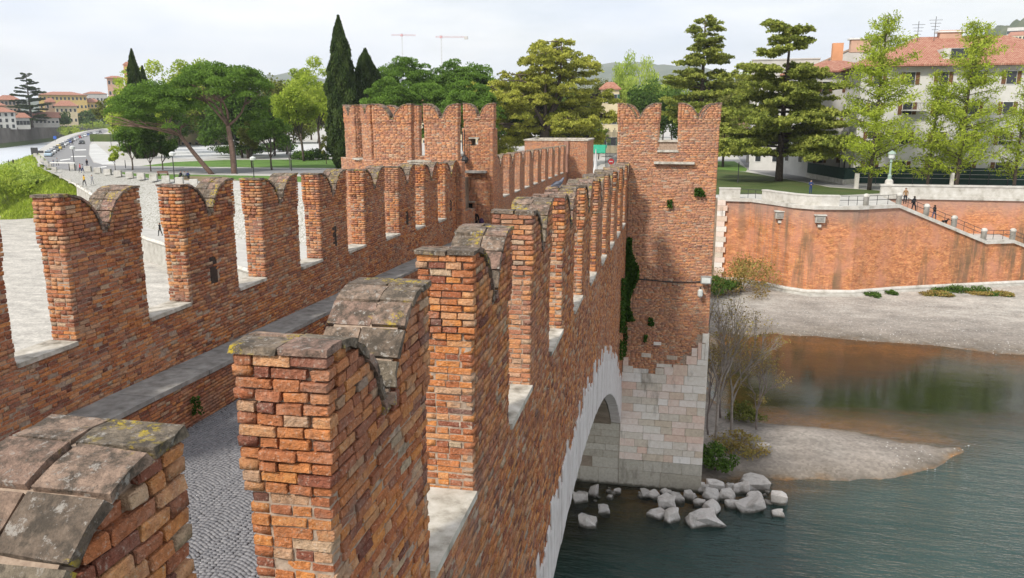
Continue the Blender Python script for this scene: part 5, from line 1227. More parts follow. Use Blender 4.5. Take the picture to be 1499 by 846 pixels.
for y, z, w, lab in ((14.6, 13.2, .6, 'weeds on the kerb wall near the setts'), (17.2, 13.25, .9, 'leafy weeds on the kerb wall'), (18.8, 13.3, .35, 'small weed on the kerb wall further on')):
    ivy(y, y+w, z, z+.4, lab, n=int(260*w), seed=int(y*10), side=LX-.03, size=.05)
ivy(36.0, 36.8, 8.3, 9.3, 'weeds on the arch ring near the right tower', n=300, seed=9, side=XO+.02, size=.07)
# ------------------------------------------------------------------ rocks at the foot of the pier
M['rock'] = mat_stone('riprap_rock', [(0, (.42, .39, .36)), (.35, (.55, .51, .47)), (.6, (.46, .43, .40)), (.8, (.58, .54, .50)), (1, (.50, .46, .43))])
def rock(x, y, z, sx, sy, sz, rz, seed, label, name='boulder'):
    r = random.Random(seed); bm = bmesh.new(); bmesh.ops.create_cube(bm, size=1)
    bmesh.ops.subdivide_edges(bm, edges=bm.edges[:], cuts=1, use_grid_fill=True)
    for v in bm.verts:
        l = v.co.length; v.co *= (1-.20*(l > .72))*r.uniform(.74, 1.16); v.co += Vector((r.uniform(-.1, .1), r.uniform(-.1, .1), r.uniform(-.07, .07)))
    k = r.uniform(-.25, .25)
    for v in bm.verts: v.co = Vector((v.co.x*sx, v.co.y*sy, v.co.z*sz+v.co.x*sx*k))
    bmesh.ops.bevel(bm, geom=bm.edges[:], offset=.03, segments=1, affect='EDGES', clamp_overlap=True)
    bmesh.ops.recalc_face_normals(bm, faces=bm.faces[:]); me = bpy.data.meshes.new(name); bm.to_mesh(me); bm.free(); me.materials.append(M['rock'])
    o = bpy.data.objects.new(name, me); COL.objects.link(o); o.location = (x, y, z); o.rotation_euler = (0, 0, rz); tag(o, label, 'rock', 'pale boulders at the foot of the stone pier'); return o
RK = [(848, 730, 1.0, .8, 'boulder under the arch at the left, half hidden by the ring'), (869, 722, .6, .9, 'tall narrow boulder under the arch'), (893, 726, .45, .3, 'small stone in the dark water right of the narrow boulder'),
      (904, 718, .5, .3, 'flat small stone close to the pier base'), (885, 747, .8, .6, 'pointed small boulder in the shaded water'), (860, 765, 1.1, .7, 'lone triangular boulder farthest left and lowest'),
      (946, 722, .7, .45, 'slanting boulder against the left part of the pier base'), (958, 724, .75, .4, 'rounded boulder just below the slanting one'), (975, 720, .7, .4, 'flat boulder touching the pier base'),
      (991, 730, 1.0, .5, 'long leaning boulder near the middle of the pier'), (1009, 727, .85, .7, 'upright pale boulder by the pier corner'), (975, 738, 1.1, .8, 'big rounded boulder in front of the pier row'),
      (962, 752, 1.1, .4, 'sharp flat boulder in the water left of the egg shaped one'), (983, 757, 1.05, .9, 'egg shaped boulder standing out in the water'), (1031, 762, 2.0, .9, 'large square boulder lowest in the heap'),
      (1030, 716, .65, .7, 'boulder at the right corner of the pier'), (1048, 713, 1.25, .7, 'broad boulder behind the heap beside the pier corner'), (1043, 727, 1.0, .6, 'boulder in the middle left of the heap'),
      (1068, 715, .8, .7, 'blocky boulder at the back of the heap'), (1066, 727, 1.1, .6, 'wide boulder in the centre of the heap'), (1084, 716, 1.1, .8, 'grey boulder at the back right of the heap'),
      (1106, 711, 1.9, .8, 'largest flat topped boulder at the back right'), (1095, 741, 1.9, .8, 'broad boulder at the front right of the heap'), (1040, 744, 1.1, .8, 'dark edged boulder at the front left of the heap'),
      (1071, 738, .9, .5, 'small boulder between the two front ones'), (1106, 728, 1.2, .5, 'long boulder right of the centre'), (1142, 733, 1.15, .9, 'square boulder apart on the right'), (1138, 751, .8, .5, 'small boulder touching the lone square one'),
      (1023, 735, .8, .35, 'low wedge of rock left of the heap'), (1124, 733, .7, .2, 'thin flat rock linking the heap and the lone boulder'), (1115, 654, 1.0, .35, 'pale stone lying on the sand above the heap')]
for i, (u, v, s, hgt, lab) in enumerate(RK):
    x, y, z = at(u, v, .12 if i < 30 else .55); r = random.Random(i*3+1); rock(x, y, hgt*.12+(0 if i < 30 else .5), s*.76, s*r.uniform(.55, .8), hgt*1.1, r.uniform(-.6, .6), 300+i, lab)
r = random.Random(77)
for i in range(26):
    u, v = r.choice(((r.uniform(845, 900), r.uniform(712, 735)), (r.uniform(1040, 1130), r.uniform(705, 728)), (r.uniform(930, 1010), r.uniform(716, 728)))); x, y, z = at(u, v, .05); s = r.uniform(.15, .35)
    o = rock(x, y, .02, s, s*.8, s*.6, r.random()*3, 400+i, 'fist sized stone among the boulders by the pier', 'small_stone'); o['group'] = 'small stones among the boulders'
P = grid
# scattered pebbles catch the light on the bars
def pebbles(n, box, seed, s0, s1):
    g = np.random.default_rng(seed); X = g.uniform(box[0], box[1], n); Y = g.uniform(box[2], box[3], n); Z = bed_h(X, Y); k = (Z > -.05) & ((Y > 60) | (X > 13)); X, Y, Z = X[k], Y[k], Z[k]; n = len(X); s = g.uniform(s0, s1, n)**1.0
    o = np.array([(1, 0, 0), (-.5, .87, 0), (-.5, -.87, 0), (0, 0, .7)]); a = g.uniform(0, 6.28, n); ca, sa = np.cos(a), np.sin(a)
    V = np.stack([np.stack([X+s*(q[0]*ca-q[1]*sa), Y+s*(q[0]*sa+q[1]*ca), Z+s*q[2]-.01], -1) for q in o], 1).reshape(-1, 3); f = np.array([(0, 1, 3), (1, 2, 3), (2, 0, 3)]); F = (f[None]+4*np.arange(n)[:, None, None]).reshape(-1, 3)
    ob = mesh_np('pebbles', V, F, M['pebble'], rnd=np.repeat(g.random(n), 3)); tag(ob, 'loose pale pebbles strewn over the gravel bars', 'pebbles', kind='stuff')
M['pebble'] = simple('pebble', [(.3, (.30, .28, .26)), (.7, (.50, .48, .45))], 3, 3, .9, 0, rndmix=('attr', .7, [(0, (.22, .2, .18)), (1, (.62, .6, .57))]))
pebbles(11000, (1, 42, 41, 92), 5, .02, .08)

# ------------------------------------------------------------------ buildings
M['pane'] = newmat('window_pane')[0]; _b = [n for n in M['pane'].node_tree.nodes if n.type == 'BSDF_PRINCIPLED'][0]; _b.inputs['Base Color'].default_value = (.03, .035, .04, 1); _b.inputs['Roughness'].default_value = .12; _b.inputs['Specular IOR Level'].default_value = .5
M['shutter_brown'] = simple('brown_shutter', [(.3, (.10, .05, .025)), (.7, (.17, .085, .04))], 4, 3, .7, 0)
M['shutter_green'] = simple('green_shutter', [(.3, (.03, .08, .05)), (.7, (.05, .12, .08))], 4, 3, .7, 0)
M['frame'] = simple('white_frame', [(.3, (.6, .6, .57)), (.7, (.72, .72, .7))], 2, 2, .6, 0)
def plaster(name, c): M[name] = simple(name, [(.25, tuple(q*.78 for q in c)), (.6, c), (.8, tuple(min(1, q*1.08) for q in c))], .45, 7, .9, .15, .02, 5); return M[name]
plaster('white_plaster', (.58, .57, .545)); plaster('cream_plaster', (.58, .50, .33)); plaster('yellow_plaster', (.62, .44, .17)); plaster('pink_plaster', (.52, .33, .24)); plaster('grey_plaster', (.50, .48, .45)); plaster('brown_plaster', (.38, .27, .20)); plaster('orange_plaster', (.60, .30, .16))
def mat_tiles():
    m, nt, b = newmat('roof_tiles'); p = pos(nt); w = N(nt, 'ShaderNodeTexWave'); w.inputs['Scale'].default_value = 1.4; w.inputs['Distortion'].default_value = .6; nt.links.new(p, w.inputs['Vector'])
    c = ramp(nt, noise(nt, p, 2.2, 6, .75), [(.25, (.17, .075, .055)), (.45, (.33, .14, .095)), (.62, (.42, .24, .17)), (.8, (.28, .19, .15))]); c = mix(nt, .3, c, w.outputs['Color'], 'OVERLAY')
    nt.links.new(c, b.inputs['Base Color']); bump(nt, b, w.outputs['Fac'], .5, .08); return m
M['tiles'] = mat_tiles()
def house(cx, cy, wx, wy, z0, z1, zr, rz, wall, label, wins=(4, 2), roof='hip', eave=.5, group=None, win=(.9, 1.4), shutter=None, name='house', side=True, cat='house', z_first=None):
    """box house with recessed looking windows on its near faces and a tiled roof"""
    root = empty(name, (cx, cy, z0), label, cat, group); ca, sa = math.cos(rz), math.sin(rz)
    def Wp(x, y, z): return (cx+x*ca-y*sa, cy+x*sa+y*ca, z)
    hx, hy = wx/2, wy/2; MB().box((cx, cy, (z0+z1)/2), (wx, wy, z1-z0), rz).build('wall', M[wall], root)
    ex, ey = hx+eave, hy+eave
    if roof != 'flat':
        rl = max(hx-hy, .3)*(1 if roof == 'hip' else 0)+(hx+eave if roof == 'gable' else 0)
        P = [Wp(-ex, -ey, z1), Wp(ex, -ey, z1), Wp(ex, ey, z1), Wp(-ex, ey, z1), Wp(-rl, 0, zr), Wp(rl, 0, zr)]; P += [Wp(a, b, z1-.25) for a, b in ((-ex, -ey), (ex, -ey), (ex, ey), (-ex, ey))]
        o = MB().add(P, [(0, 1, 5, 4), (2, 3, 4, 5), (1, 2, 5), (3, 0, 4), (6, 7, 1, 0), (7, 8, 2, 1), (8, 9, 3, 2), (9, 6, 0, 3), (9, 8, 7, 6)]).build('roof', M['tiles'], root); fixn(o.data)
    else: MB().box((cx, cy, z1+.12), (wx+.3, wy+.3, .24), rz).build('roof', M['grey_plaster'], root)
    nx, nz_ = wins
    if nx:
        fh = (z1-z0)/nz_
        for side_, L, n_ in ((0, wx, nx), (1, wy, max(1, int(nx*wy/wx+.3)))):
            if side_ and not side: continue
            for s in ((0,), (0, 1))[side_]:
                for i in range(n_):
                    for j in range(nz_):
                        t = -L/2+L*(i+.5)/n_; zc_ = z0+fh*(j+.55)
                        if side_ == 0: c = Wp(t, -hy, zc_); d = (win[0], .16, win[1]); a = rz
                        else: c = Wp(hx if s else -hx, t, zc_); d = (.16, win[0], win[1]); a = rz
                        fr = MB().box(c, (d[0]+(.2 if side_ == 0 else 0), d[1]+(.2 if side_ else 0), d[2]+.2), a).build('window', M['frame'], root)
                        MB().box(c, (d[0]+(.06 if side_ else 0)-.0, d[1]+(.06 if side_ == 0 else 0), d[2]), a).build('pane', M['pane'], fr)
                        if shutter and side_ == 0:
                            for q in (-1, 1): c2 = Wp(t+q*(win[0]*.78), -hy-.05, zc_); MB().box(c2, (win[0]*.45, .08, win[1]), a).build('shutter', M[shutter], root)
    return root
def house_px(u0, u1, vt, vb, d, wall, label, vr=None, deep=.6, **kw):
    """house whose front fills columns u0-u1 and rows vt (eave) to vb at distance d"""
    a = far(u0, d); b = far(u1, d); w = math.hypot(a[0]-b[0], a[1]-b[1]); cx, cy = (a[0]+b[0])/2, (a[1]+b[1])/2; rz = math.atan2(b[1]-a[1], b[0]-a[0]); z1 = zat(vt, d); z0 = zat(vb, d)-1.5; dp = w*deep
    n = (-math.sin(rz), math.cos(rz)); return house(cx+n[0]*dp/2, cy+n[1]*dp/2, w, dp, z0, z1, zat(vr, d) if vr else z1+2, rz, wall, label, **kw)
# the white house behind the larches
wh = house(41.5, 132.5, 30, 18, ZR, zat(103, 125)+.2, zat(64, 134), R(-1.5), 'white_plaster', 'large white apartment house with a red tiled hip roof behind the larches', wins=(7, 4), shutter='shutter_brown', eave=1.3, win=(1.2, 1.7), name='apartment_house', cat='house')
zb = ZR
for j, (x, z, w) in enumerate(((29.1, 16.5, 3.2), (38.0, 16.5, 3.4), (51.3, 19.6, 3.2), (33.5, 20.6, 3.2), (46.8, 16.5, 3.2))):
    y = 132.5-9-.6; q = MB(); q.box((x, y, z), (w, 1.3, .18)); q.build('balcony_floor', M['white_plaster'], wh)
    q = MB(); q.box((x, y-.62, z+1.0), (w, .05, .06)); [q.box((x-w/2+.1+k*.2, y-.62, z+.5), (.035, .035, 1.0)) for k in range(int(w/.2))]; q.build('balustrade', M['iron'], wh)
q = MB(); q.box((39.8, 132.5, zat(61, 131)), (3.0, 1.4, 1.6)); q.build('chimney', M['pink_plaster'], wh); MB().box((39.8, 132.5, zat(55.5, 131)), (3.8, 1.8, .2)).build('chimney_cap', M['frame'], wh)
q = MB(); q.prism([(36.8, 124.0), (41.2, 124.0), (41.2, 128.5), (36.8, 128.5)], zat(95, 126), zat(80, 126)); q.build('dormer', M['white_plaster'], wh); MB().box((39, 123.95, zat(87, 126)), (2.6, .1, 1.3)).build('dormer_window', M['pane'], wh)
for x, h in ((35.0, 3.0), (37.3, 3.6)):
    a = MB(); zz = zat(70, 131); a.tube([(x, 131, zz-1), (x, 131, zz+h)], .04, 4); [a.tube([(x-.9+.15*k, 131, zz+h-.5-.45*k), (x+.9-.15*k, 131, zz+h-.5-.45*k)], .025, 4) for k in range(4)]; a.build('aerial', M['iron'], wh)
x = 24.0; h2 = house(25.5, 140, 12, 9, ZR, zat(108, 136), zat(92, 138), R(20), 'white_plaster', 'white wing with a low red roof left of the large white house', wins=(3, 3), shutter='shutter_brown', eave=.8, win=(1.1, 1.6), cat='house')
h3 = house_px(1095, 1192, 92, 262, 175, 'grey_plaster', 'plain beige block with a slanting roof edge behind the broad cedar', 80, deep=.5, wins=(5, 3), roof='flat', win=(1.4, 1.6), name='apartment_block', cat='house')
h4 = empty('apartment_block', far(1220, 162, ZR), 'tall pale wall with a slanting top between the broad cedar and the white house', 'house')
wa, wb = far(1172, 165), far(1290, 165); P = [(wa[0], wa[1], ZR), (wb[0], wb[1], ZR), (wb[0], wb[1], zat(58, 165)), (wa[0], wa[1], zat(107, 165))]; P += [(q[0]+1, q[1]+9, q[2]) for q in P]
fixn(MB().add(P, [(0, 1, 2, 3), (7, 6, 5, 4), (3, 2, 6, 7), (0, 3, 7, 4), (1, 5, 6, 2)]).build('wall', M['grey_plaster'], h4).data)
P = [(wa[0], wa[1]-.2, zat(107, 165)+.02), (wb[0], wb[1]-.2, zat(58, 165)+.02), (wb[0]+1, wb[1]+9, zat(58, 165)+.02), (wa[0]+1, wa[1]+9, zat(107, 165)+.02)]; P += [(q[0], q[1], q[2]+.3) for q in P]
fixn(MB().add(P, [(0, 1, 2, 3), (7, 6, 5, 4), (0, 4, 5, 1), (3, 2, 6, 7), (0, 3, 7, 4), (1, 5, 6, 2)]).build('roof_edge', M['brown_plaster'], h4).data)
a = far(1216, 150); MB().box((a[0], a[1], (zat(104, 150)+zat(72, 150))/2), (1.7, 1.2, zat(72, 150)-zat(106, 150))).build('chimney', M['orange_plaster'], h4)
a = far(1248, 160); MB().box((a[0], a[1], zat(75, 160)), (3.4, 1.6, 2.4)).build('chimney', M['pink_plaster'], h4); MB().box((a[0], a[1], zat(66.5, 160)), (4.2, 2, .25)).build('chimney_cap', M['frame'], h4)
house_px(1100, 1150, 122, 255, 150, 'white_plaster', 'small white shed roofed house peeping through the broad cedar', 116, deep=.5, wins=(2, 2), cat='house')
house_px(1040, 1095, 175, 225, 230, 'pink_plaster', 'low reddish house at the end of the road behind the cedars', 165, wins=(3, 2), cat='house')
house_px(878, 905, 130, 215, 210, 'cream_plaster', 'cream house with a window seen between cedar and tower', 120, wins=(2, 3), cat='house', win=(1.3, 2.0), shutter='shutter_green')
house_px(800, 862, 150, 215, 240, 'cream_plaster', 'cream house behind the limbs of the great cedar', 140, wins=(5, 3), cat='house')
house_px(222, 338, 176, 215, 330, 'cream_plaster', 'long low cream building behind the trunks of the left pines', 168, wins=(12, 2), deep=.2, side=False, cat='house')
house_px(560, 720, 150, 215, 330, 'cream_plaster', 'cream building hidden behind the dark pine clump', 140, wins=(12, 3), deep=.2, side=False, cat='house')
# garden fences
M['greenscreen'] = simple('green_screen', [(.3, (.012, .035, .028)), (.7, (.022, .055, .045))], 2, 4, .8, .1)
fz = empty('garden_fence', (40, 121, ZR), 'long dark green screened fence at the foot of the white house', 'fence')
MB().box((46, 121.3, ZR+1.25), (40, .06, 2.3)).build('screen', M['greenscreen'], fz)
for k in range(17): MB().box((26.4+k*2.45, 121.2, ZR+1.3), (.09, .09, 2.6)).build('post', M['iron'], fz)
for k in (.9, 1.5, 2.1): MB().tube([(26, 121.2, ZR+k), (66, 121.2, ZR+k)], .025, 4).build('wire', M['whitestone'], fz)
f2 = empty('garden_fence', (23, 128, ZR), 'green fence on a low white wall climbing behind the cedar trunk', 'fence')
a = at(1178, 247, ZR); pts = [at(1185, 260, ZR), at(1235, 270, ZR), (26.0, 121.3, ZR)]; base = at(1120, 236, ZR)
for A, B_ in zip([at(1150, 250, ZR)]+pts, pts):
    L = math.hypot(B_[0]-A[0], B_[1]-A[1]); rz = math.atan2(B_[1]-A[1], B_[0]-A[0]); c = ((A[0]+B_[0])/2, (A[1]+B_[1])/2)
    MB().box((c[0], c[1], ZR+.35), (L, .3, .7), rz).build('low_wall', M['whitestone'], f2); MB().box((c[0], c[1], ZR+1.5), (L, .06, 1.6), rz).build('screen', M['greenscreen'], f2)
q = at(1253, 276, ZR); o = MB().box((q[0], q[1], ZR+1.0), (.5, .5, 2.0)).build('gate_post', M['whitestone']); tag(o, 'white post beside the left larch trunk', 'post')
q = at(1381, 277, ZR); o = MB().box((q[0]+.9, q[1], ZR+1.1), (.4, .4, 2.2)).build('gate_post', M['whitestone']); tag(o, 'pale post beside the right larch trunk', 'post')
# promenade lamp
def lamp(p, h, label, mat='lampgreen'):
    root = empty('street_lamp', p, label, 'street lamp'); x, y, z = p
    MB().lathe((x, y, z), [(.75, 0), (.75, .3), (.5, .4), (.45, .8), (.30, .95)], 12).build('base', M['whitestone'], root)
    MB().lathe((x, y, z+.9), [(.28, 0), (.2, .25), (.24, .45), (.13, .7), (.11, h*.55), (.09, h-1.3), (.2, h-1.2), (.11, h-1.05), (.12, h-.9)], 10).build('post', M['lampgreen'], root)
    MB().lathe((x, y, z+h), [(.16, 0), (.34, .15), (.40, .62)], 10).build('lantern', M['lampglass'], root); MB().lathe((x, y, z+h+.62), [(.5, 0), (.48, .12), (.25, .3), (.06, .42)], 10).build('lamp_cap', M['lampgreen'], root)
M['lampgreen'] = simple('pale_green_iron', [(.3, (.22, .30, .25)), (.7, (.32, .40, .34))], 3, 3, .5, 0); M['lampglass'] = simple('milky_glass', [(.3, (.5, .52, .5)), (.7, (.62, .64, .62))], 3, 2, .3, 0)
p = (26.2, 103.6, 11.3); lamp(p, zat(216, dist(p))-11.3-1.0, 'pale green lamp post standing on the white parapet before the larches')
# thin park lamps and sign posts on the left
def pole(p, h, label, head=None, name='park_lamp', cat='street lamp', group=None):
    root = empty(name, p, label, cat, group); MB().tube([p, (p[0], p[1], p[2]+h)], [.09, .06], 6).build('post', M['iron'], root)
    if head == 'lamp': MB().lathe((p[0], p[1], p[2]+h), [(.1, 0), (.45, .12), (.5, .5), (.15, .7)], 8).build('lamp_head', M['lampglass'], root)
    if head == 'panel': MB().box((p[0]-1.2, p[1], p[2]+h), (5.5, .6, .18)).build('panel', M['frame'], root)
    if head == 'blue': MB().box((p[0], p[1], p[2]+h-.5), (1.5, .12, 1.3)).build('sign_panel', M['signblue'], root)
    if head == 'dark': MB().box((p[0], p[1], p[2]+h-.9), (2.2, .15, 1.9)).build('sign_panel', M['iron'], root)
M['signblue'] = simple('sign_blue', [(.3, (.02, .07, .30)), (.7, (.03, .10, .38))], 2, 2, .5, 0)
for u, v, vt, hd, lab in ((256, 268, 224, 'lamp', 'thin grey park lamp beside the bench'), (372, 262, 232, 'lamp', 'thin grey park lamp between pine and bare tree'), (347, 255, 196, None, 'tall slim mast beside the taller umbrella pine'), (427, 250, 205, None, 'slim grey pole by the bare tree'),
        (102, 250, 230, 'panel', 'post with a wide white flat panel beside the path'), (110, 250, 213, 'lamp', 'tall park lamp behind the white panel'), (81, 207, 196, 'blue', 'blue parking sign by the river'), (51, 226, 210, 'dark', 'dark square sign at the end of the car row'), (59, 224, 214, 'dark', 'smaller dark sign beside the square one'),
        (184, 246, 228, None, 'thin pole near the young tree'), (163, 214, 172, 'lamp', 'lamp post at the road bend')):
    p = at(u, v, ZL); pole(p, zat(vt, dist(p))-ZL, lab, hd, name='sign_post' if hd in ('blue', 'dark', 'panel') else 'park_lamp', cat='sign' if hd in ('blue', 'dark', 'panel') else 'street lamp')
p = at(1080, 268, ZR); pole(p, zat(235, dist(p))-ZR, 'grey pole beside the right tower on the shaded lawn', None); p = at(1204, 262, ZR); pole(p, zat(236, dist(p))-ZR, 'thin pole before the green fence', None)
ordn = ['first', 'second', 'third', 'fourth', 'fifth', 'sixth', 'seventh', 'eighth', 'ninth', 'tenth', 'eleventh', 'twelfth', 'thirteenth', 'fourteenth']
# white stone blocks closing the square
BK = [(107, 247), (129, 250), (143, 252), (158, 254.5), (173, 257), (190, 259), (207, 261), (225, 263), (243, 265.5), (263, 268), (284, 271)]
for i, (u, v) in enumerate(BK):
    x, y, z = at(u, v+1, ZL); o = MB().box((x, y, ZL+.5), (1.15, 1.15, 1.0), .4+.05*(i % 3), taper=.96).build('stone_block', M['whitestone'])
    tag(o, 'white cube block of the row along the square, number %s from the left' % ['one', 'two', 'three', 'four', 'five', 'six', 'seven', 'eight', 'nine', 'ten', 'eleven'][i], 'block', 'white blocks along the square')
for i in range(14):
    f = i/13*(len(K)-4.2); k = int(f); f -= k; a, b = K[k], K[k+1]; x, y, z = [a[j]*(1-f)+b[j]*f for j in range(3)]
    o = MB().box((x, y, z+.25), (.45, .45, .7), .5, taper=.9).build('kerb_post', M['whitestone']); tag(o, 'low white stone post on the grass bank edge, %s from the cars' % ordn[i], 'post', 'low stone posts along the grass bank')
for i, (u, v) in enumerate(((52, 229), (57, 233), (62, 237), (68, 241), (73, 246), (80, 251))):
    x, y, z = at(u, v, ZL); o = MB().box((x, y, ZL+.4), (.8, .8, .9), .5, taper=.95).build('stone_block', M['whitestone']); tag(o, 'grey stone block before the parked cars, %s in its row' % ['first', 'second', 'third', 'fourth', 'fifth', 'sixth'][i], 'block', 'grey stone blocks at the head of the car row')
# hedge
p0, p1 = at(143, 207, ZL), at(166, 207, ZL); o = MB().box(((p0[0]+p1[0])/2, (p0[1]+p1[1])/2, ZL+1.4), (11, 5, 3.4)).build('hedge', M['grass_dark']); tag(o, 'clipped dark hedge at the bend of the river road', 'hedge')

# ------------------------------------------------------------------ cars
def paintm(name, c):
    m, nt, b = newmat('car_paint_'+name); b.inputs['Base Color'].default_value = c+(1,); b.inputs['Roughness'].default_value = .3; b.inputs['Specular IOR Level'].default_value = .5; return m
CARC = {'white': (.72, .73, .74), 'silver': (.42, .44, .46), 'pale blue': (.40, .52, .62), 'black': (.012, .012, .014), 'dark grey': (.09, .095, .10), 'red': (.40, .03, .03), 'blue': (.04, .08, .28), 'yellow': (.70, .50, .05)}
for k, c in CARC.items(): M['car_'+k] = paintm(k.replace(' ', '_'), c)
M['tyre'] = simple('tyre', [(.3, (.015, .015, .015)), (.7, (.03, .03, .03))], 3, 2, .9, 0)
def car(p, rz, colour, label, group):
    root = empty('parked_car', p, label, 'car', group); root.rotation_euler = (0, 0, rz)
    def loftx(secs, name, mat):      # secs: (x, halfwidth, z0, z1)
        P = []; F = []
        for x, w, a, b in secs: P += [(x, -w, a), (x, w, a), (x, w*.97, b-.04), (x, w*.86, b), (x, -w*.86, b), (x, -w*.97, b-.04)]
        n = len(secs)
        for i in range(n-1): F += [(6*i+k, 6*i+(k+1) % 6, 6*(i+1)+(k+1) % 6, 6*(i+1)+k) for k in range(6)]
        F += [(0, 1, 2, 3, 4, 5), tuple(6*(n-1)+k for k in (5, 4, 3, 2, 1, 0))]
        me = MB().add(P, F); o = mesh_np(name, me.V, me.F, mat); fixn(o.data); o.parent = root; return o
    loftx([(-2.05, .70, .35, .72), (-1.95, .82, .22, .90), (-1.2, .87, .2, .97), (-.3, .88, .2, .98), (.9, .88, .2, .95), (1.7, .84, .2, .82), (2.05, .72, .3, .62)], 'body', M['car_'+colour])
    loftx([(-1.75, .74, .90, 1.0), (-1.25, .76, .92, 1.38), (-.7, .76, .92, 1.46), (.2, .76, .92, 1.44), (.75, .76, .9, 1.15), (1.05, .76, .88, .96)], 'windows', M['pane'])
    loftx([(-1.2, .62, 1.37, 1.41), (-.7, .66, 1.44, 1.50), (.15, .66, 1.43, 1.48), (.35, .6, 1.36, 1.40)], 'roof', M['car_'+colour])
    for x in (-1.25, 1.3):
        for s in (-1, 1):
            m = MB().tube([(x, s*.70, .31), (x, s*.90, .31)], .32, 12); o = mesh_np('wheel', m.V, m.F, M['tyre']); o.parent = root
    for s in (-1, 1):
        m = MB().box((2.0, s*.58, .64), (.14, .3, .14)); o = mesh_np('headlight', m.V, m.F, M['lampglass']); o.parent = root
    return root
cars = [('pale blue', 'pale blue'), ('silver', 'silver'), ('white', 'white'), ('dark grey', 'dark'), ('yellow', 'yellow'), ('dark grey', 'dark'), ('white', 'white'), ('silver', 'silver'), ('blue', 'blue'), ('dark grey', 'grey'), ('white', 'white'), ('silver', 'silver'), ('red', 'red'), ('silver', 'silver'), ('white', 'white'), ('blue', 'blue'), ('dark grey', 'dark'), ('white', 'white'), ('silver', 'silver'), ('black', 'black')]
line_c = [at(u, v, ZL) for u, v in ((71, 229), (78, 224), (86, 219), (97, 212), (108, 206), (120, 201), (133, 197.5), (148, 194))]
cum = [0]
for a, b in zip(line_c, line_c[1:]): cum.append(cum[-1]+math.hypot(b[0]-a[0], b[1]-a[1]))
ordn = ['nearest', 'second', 'third', 'fourth', 'fifth', 'sixth', 'seventh', 'eighth', 'ninth', 'tenth', 'eleventh', 'twelfth', 'thirteenth', 'fourteenth', 'fifteenth', 'sixteenth', 'seventeenth', 'eighteenth', 'nineteenth', 'farthest']
for i in range(20):
    s = cum[-1]*(i/19)**1.25*.98 if i else 0
    s = max(s, i*6.0); k = max(j for j in range(len(cum)-1) if cum[j] <= s) if s < cum[-1] else len(cum)-2; f = min(1, (s-cum[k])/(cum[k+1]-cum[k])); a, b = line_c[k], line_c[k+1]
    x, y = a[0]+(b[0]-a[0])*f, a[1]+(b[1]-a[1])*f; car((x, y, ZL+.02), math.atan2(a[1]-b[1], a[0]-b[0]), cars[i][0], '%s parked car, %s along the river road' % (cars[i][0], ordn[i]), 'cars parked along the river road')
p = at(120, 211, ZL); car((p[0], p[1], ZL+.02), R(-60), 'black', 'black car driving in the middle of the river road', None)

# ------------------------------------------------------------------ far bank of the river
fb = empty('embankment_wall', far(60, 800, 0), 'long dark grey river wall on the far bank', 'river wall')
c0, c1 = far(-60, 610), far(152, 1150); pl = [far(-140, 560), far(0, 640), far(60, 760), far(105, 900), far(150, 1150), far(190, 1500)]
P = []; F = []
for q in pl: P += [(q[0], q[1], -1), (q[0]-2, q[1]+2, 12.5)]
for i in range(len(pl)-1): F.append((2*i, 2*i+2, 2*i+3, 2*i+1))
M['greywall'] = simple('grey_river_wall', [(.25, (.095, .085, .075)), (.5, (.15, .135, .12)), (.75, (.20, .18, .165))], .12, 7, .95, .2, .1, .5)
fixn(MB().add(P, F).build('wall_face', M['greywall'], fb).data)
P = []; F = []
for q in pl: P += [(q[0]+14, q[1]-14, -.5), (q[0]-1, q[1]+1, 2.6)]
for i in range(len(pl)-1): F.append((2*i, 2*i+2, 2*i+3, 2*i+1))
o = MB().add(P, F).build('far_shore', M['olive_ground'] if 'olive_ground' in M else M['grass_dark']); o['kind'] = 'structure'; fixn(o.data)
sheet('far_ground', [(q[0]-2, q[1]+2, 12.4) for q in pl]+[(-700, 5000, 12.4), (-5000, 5000, 12.4), (-5000, 560, 12.4)], M['grass_dark'])
H = lambda *a, **k: house_px(*a, cat='house', group='houses on the far river bank', **k)
H(-30, 25, 165, 184, 670, 'white_plaster', 'white house with red roof at the left edge of the far bank', vr=159, wins=(6, 3), side=False, win=(1.6, 2.4), eave=1.2)
H(25, 45, 172, 184, 690, 'white_plaster', 'lower white house joined to the one at the left edge', vr=166, wins=(4, 1), side=False, win=(2, 3), eave=1.2)
H(46, 88, 172, 182, 720, 'grey_plaster', 'long low shed with a pinkish red roof above the river wall', vr=165, wins=(7, 1), side=False, win=(1.6, 1.6), eave=1.5, roof='gable')
H(84, 116, 157, 180, 790, 'cream_plaster', 'cream house with a broad red hip roof on the far bank', vr=150, wins=(5, 2), side=False, win=(1.5, 2.6), eave=1.5)
H(70, 86, 152, 176, 800, 'brown_plaster', 'brown gabled house left of the cream one', vr=147, wins=(2, 2), side=False, win=(1.5, 2.6))
H(62, 132, 143, 172, 930, 'yellow_plaster', 'long yellow building with a row of windows behind the red roofs', vr=138.5, wins=(12, 3), side=False, win=(1.8, 2.8), eave=1.5)
H(120, 152, 152, 172, 940, 'yellow_plaster', 'lower yellow building right of the long one', vr=147, wins=(6, 2), side=False, win=(1.8, 2.8), eave=1.5)
H(128, 162, 141, 172, 1050, 'grey_plaster', 'greyish long roofed building behind the yellow ones', vr=138, wins=(6, 2), side=False, win=(2, 3))
H(0, 34, 150, 175, 820, 'brown_plaster', 'brownish terrace of houses at the far left', vr=144, wins=(6, 3), side=False, win=(1.8, 2.8), eave=1.2)
H(-40, 12, 157, 178, 760, 'pink_plaster', 'pinkish house behind the white one at the left edge', vr=150, wins=(6, 2), side=False, win=(1.8, 2.8), eave=1.2)
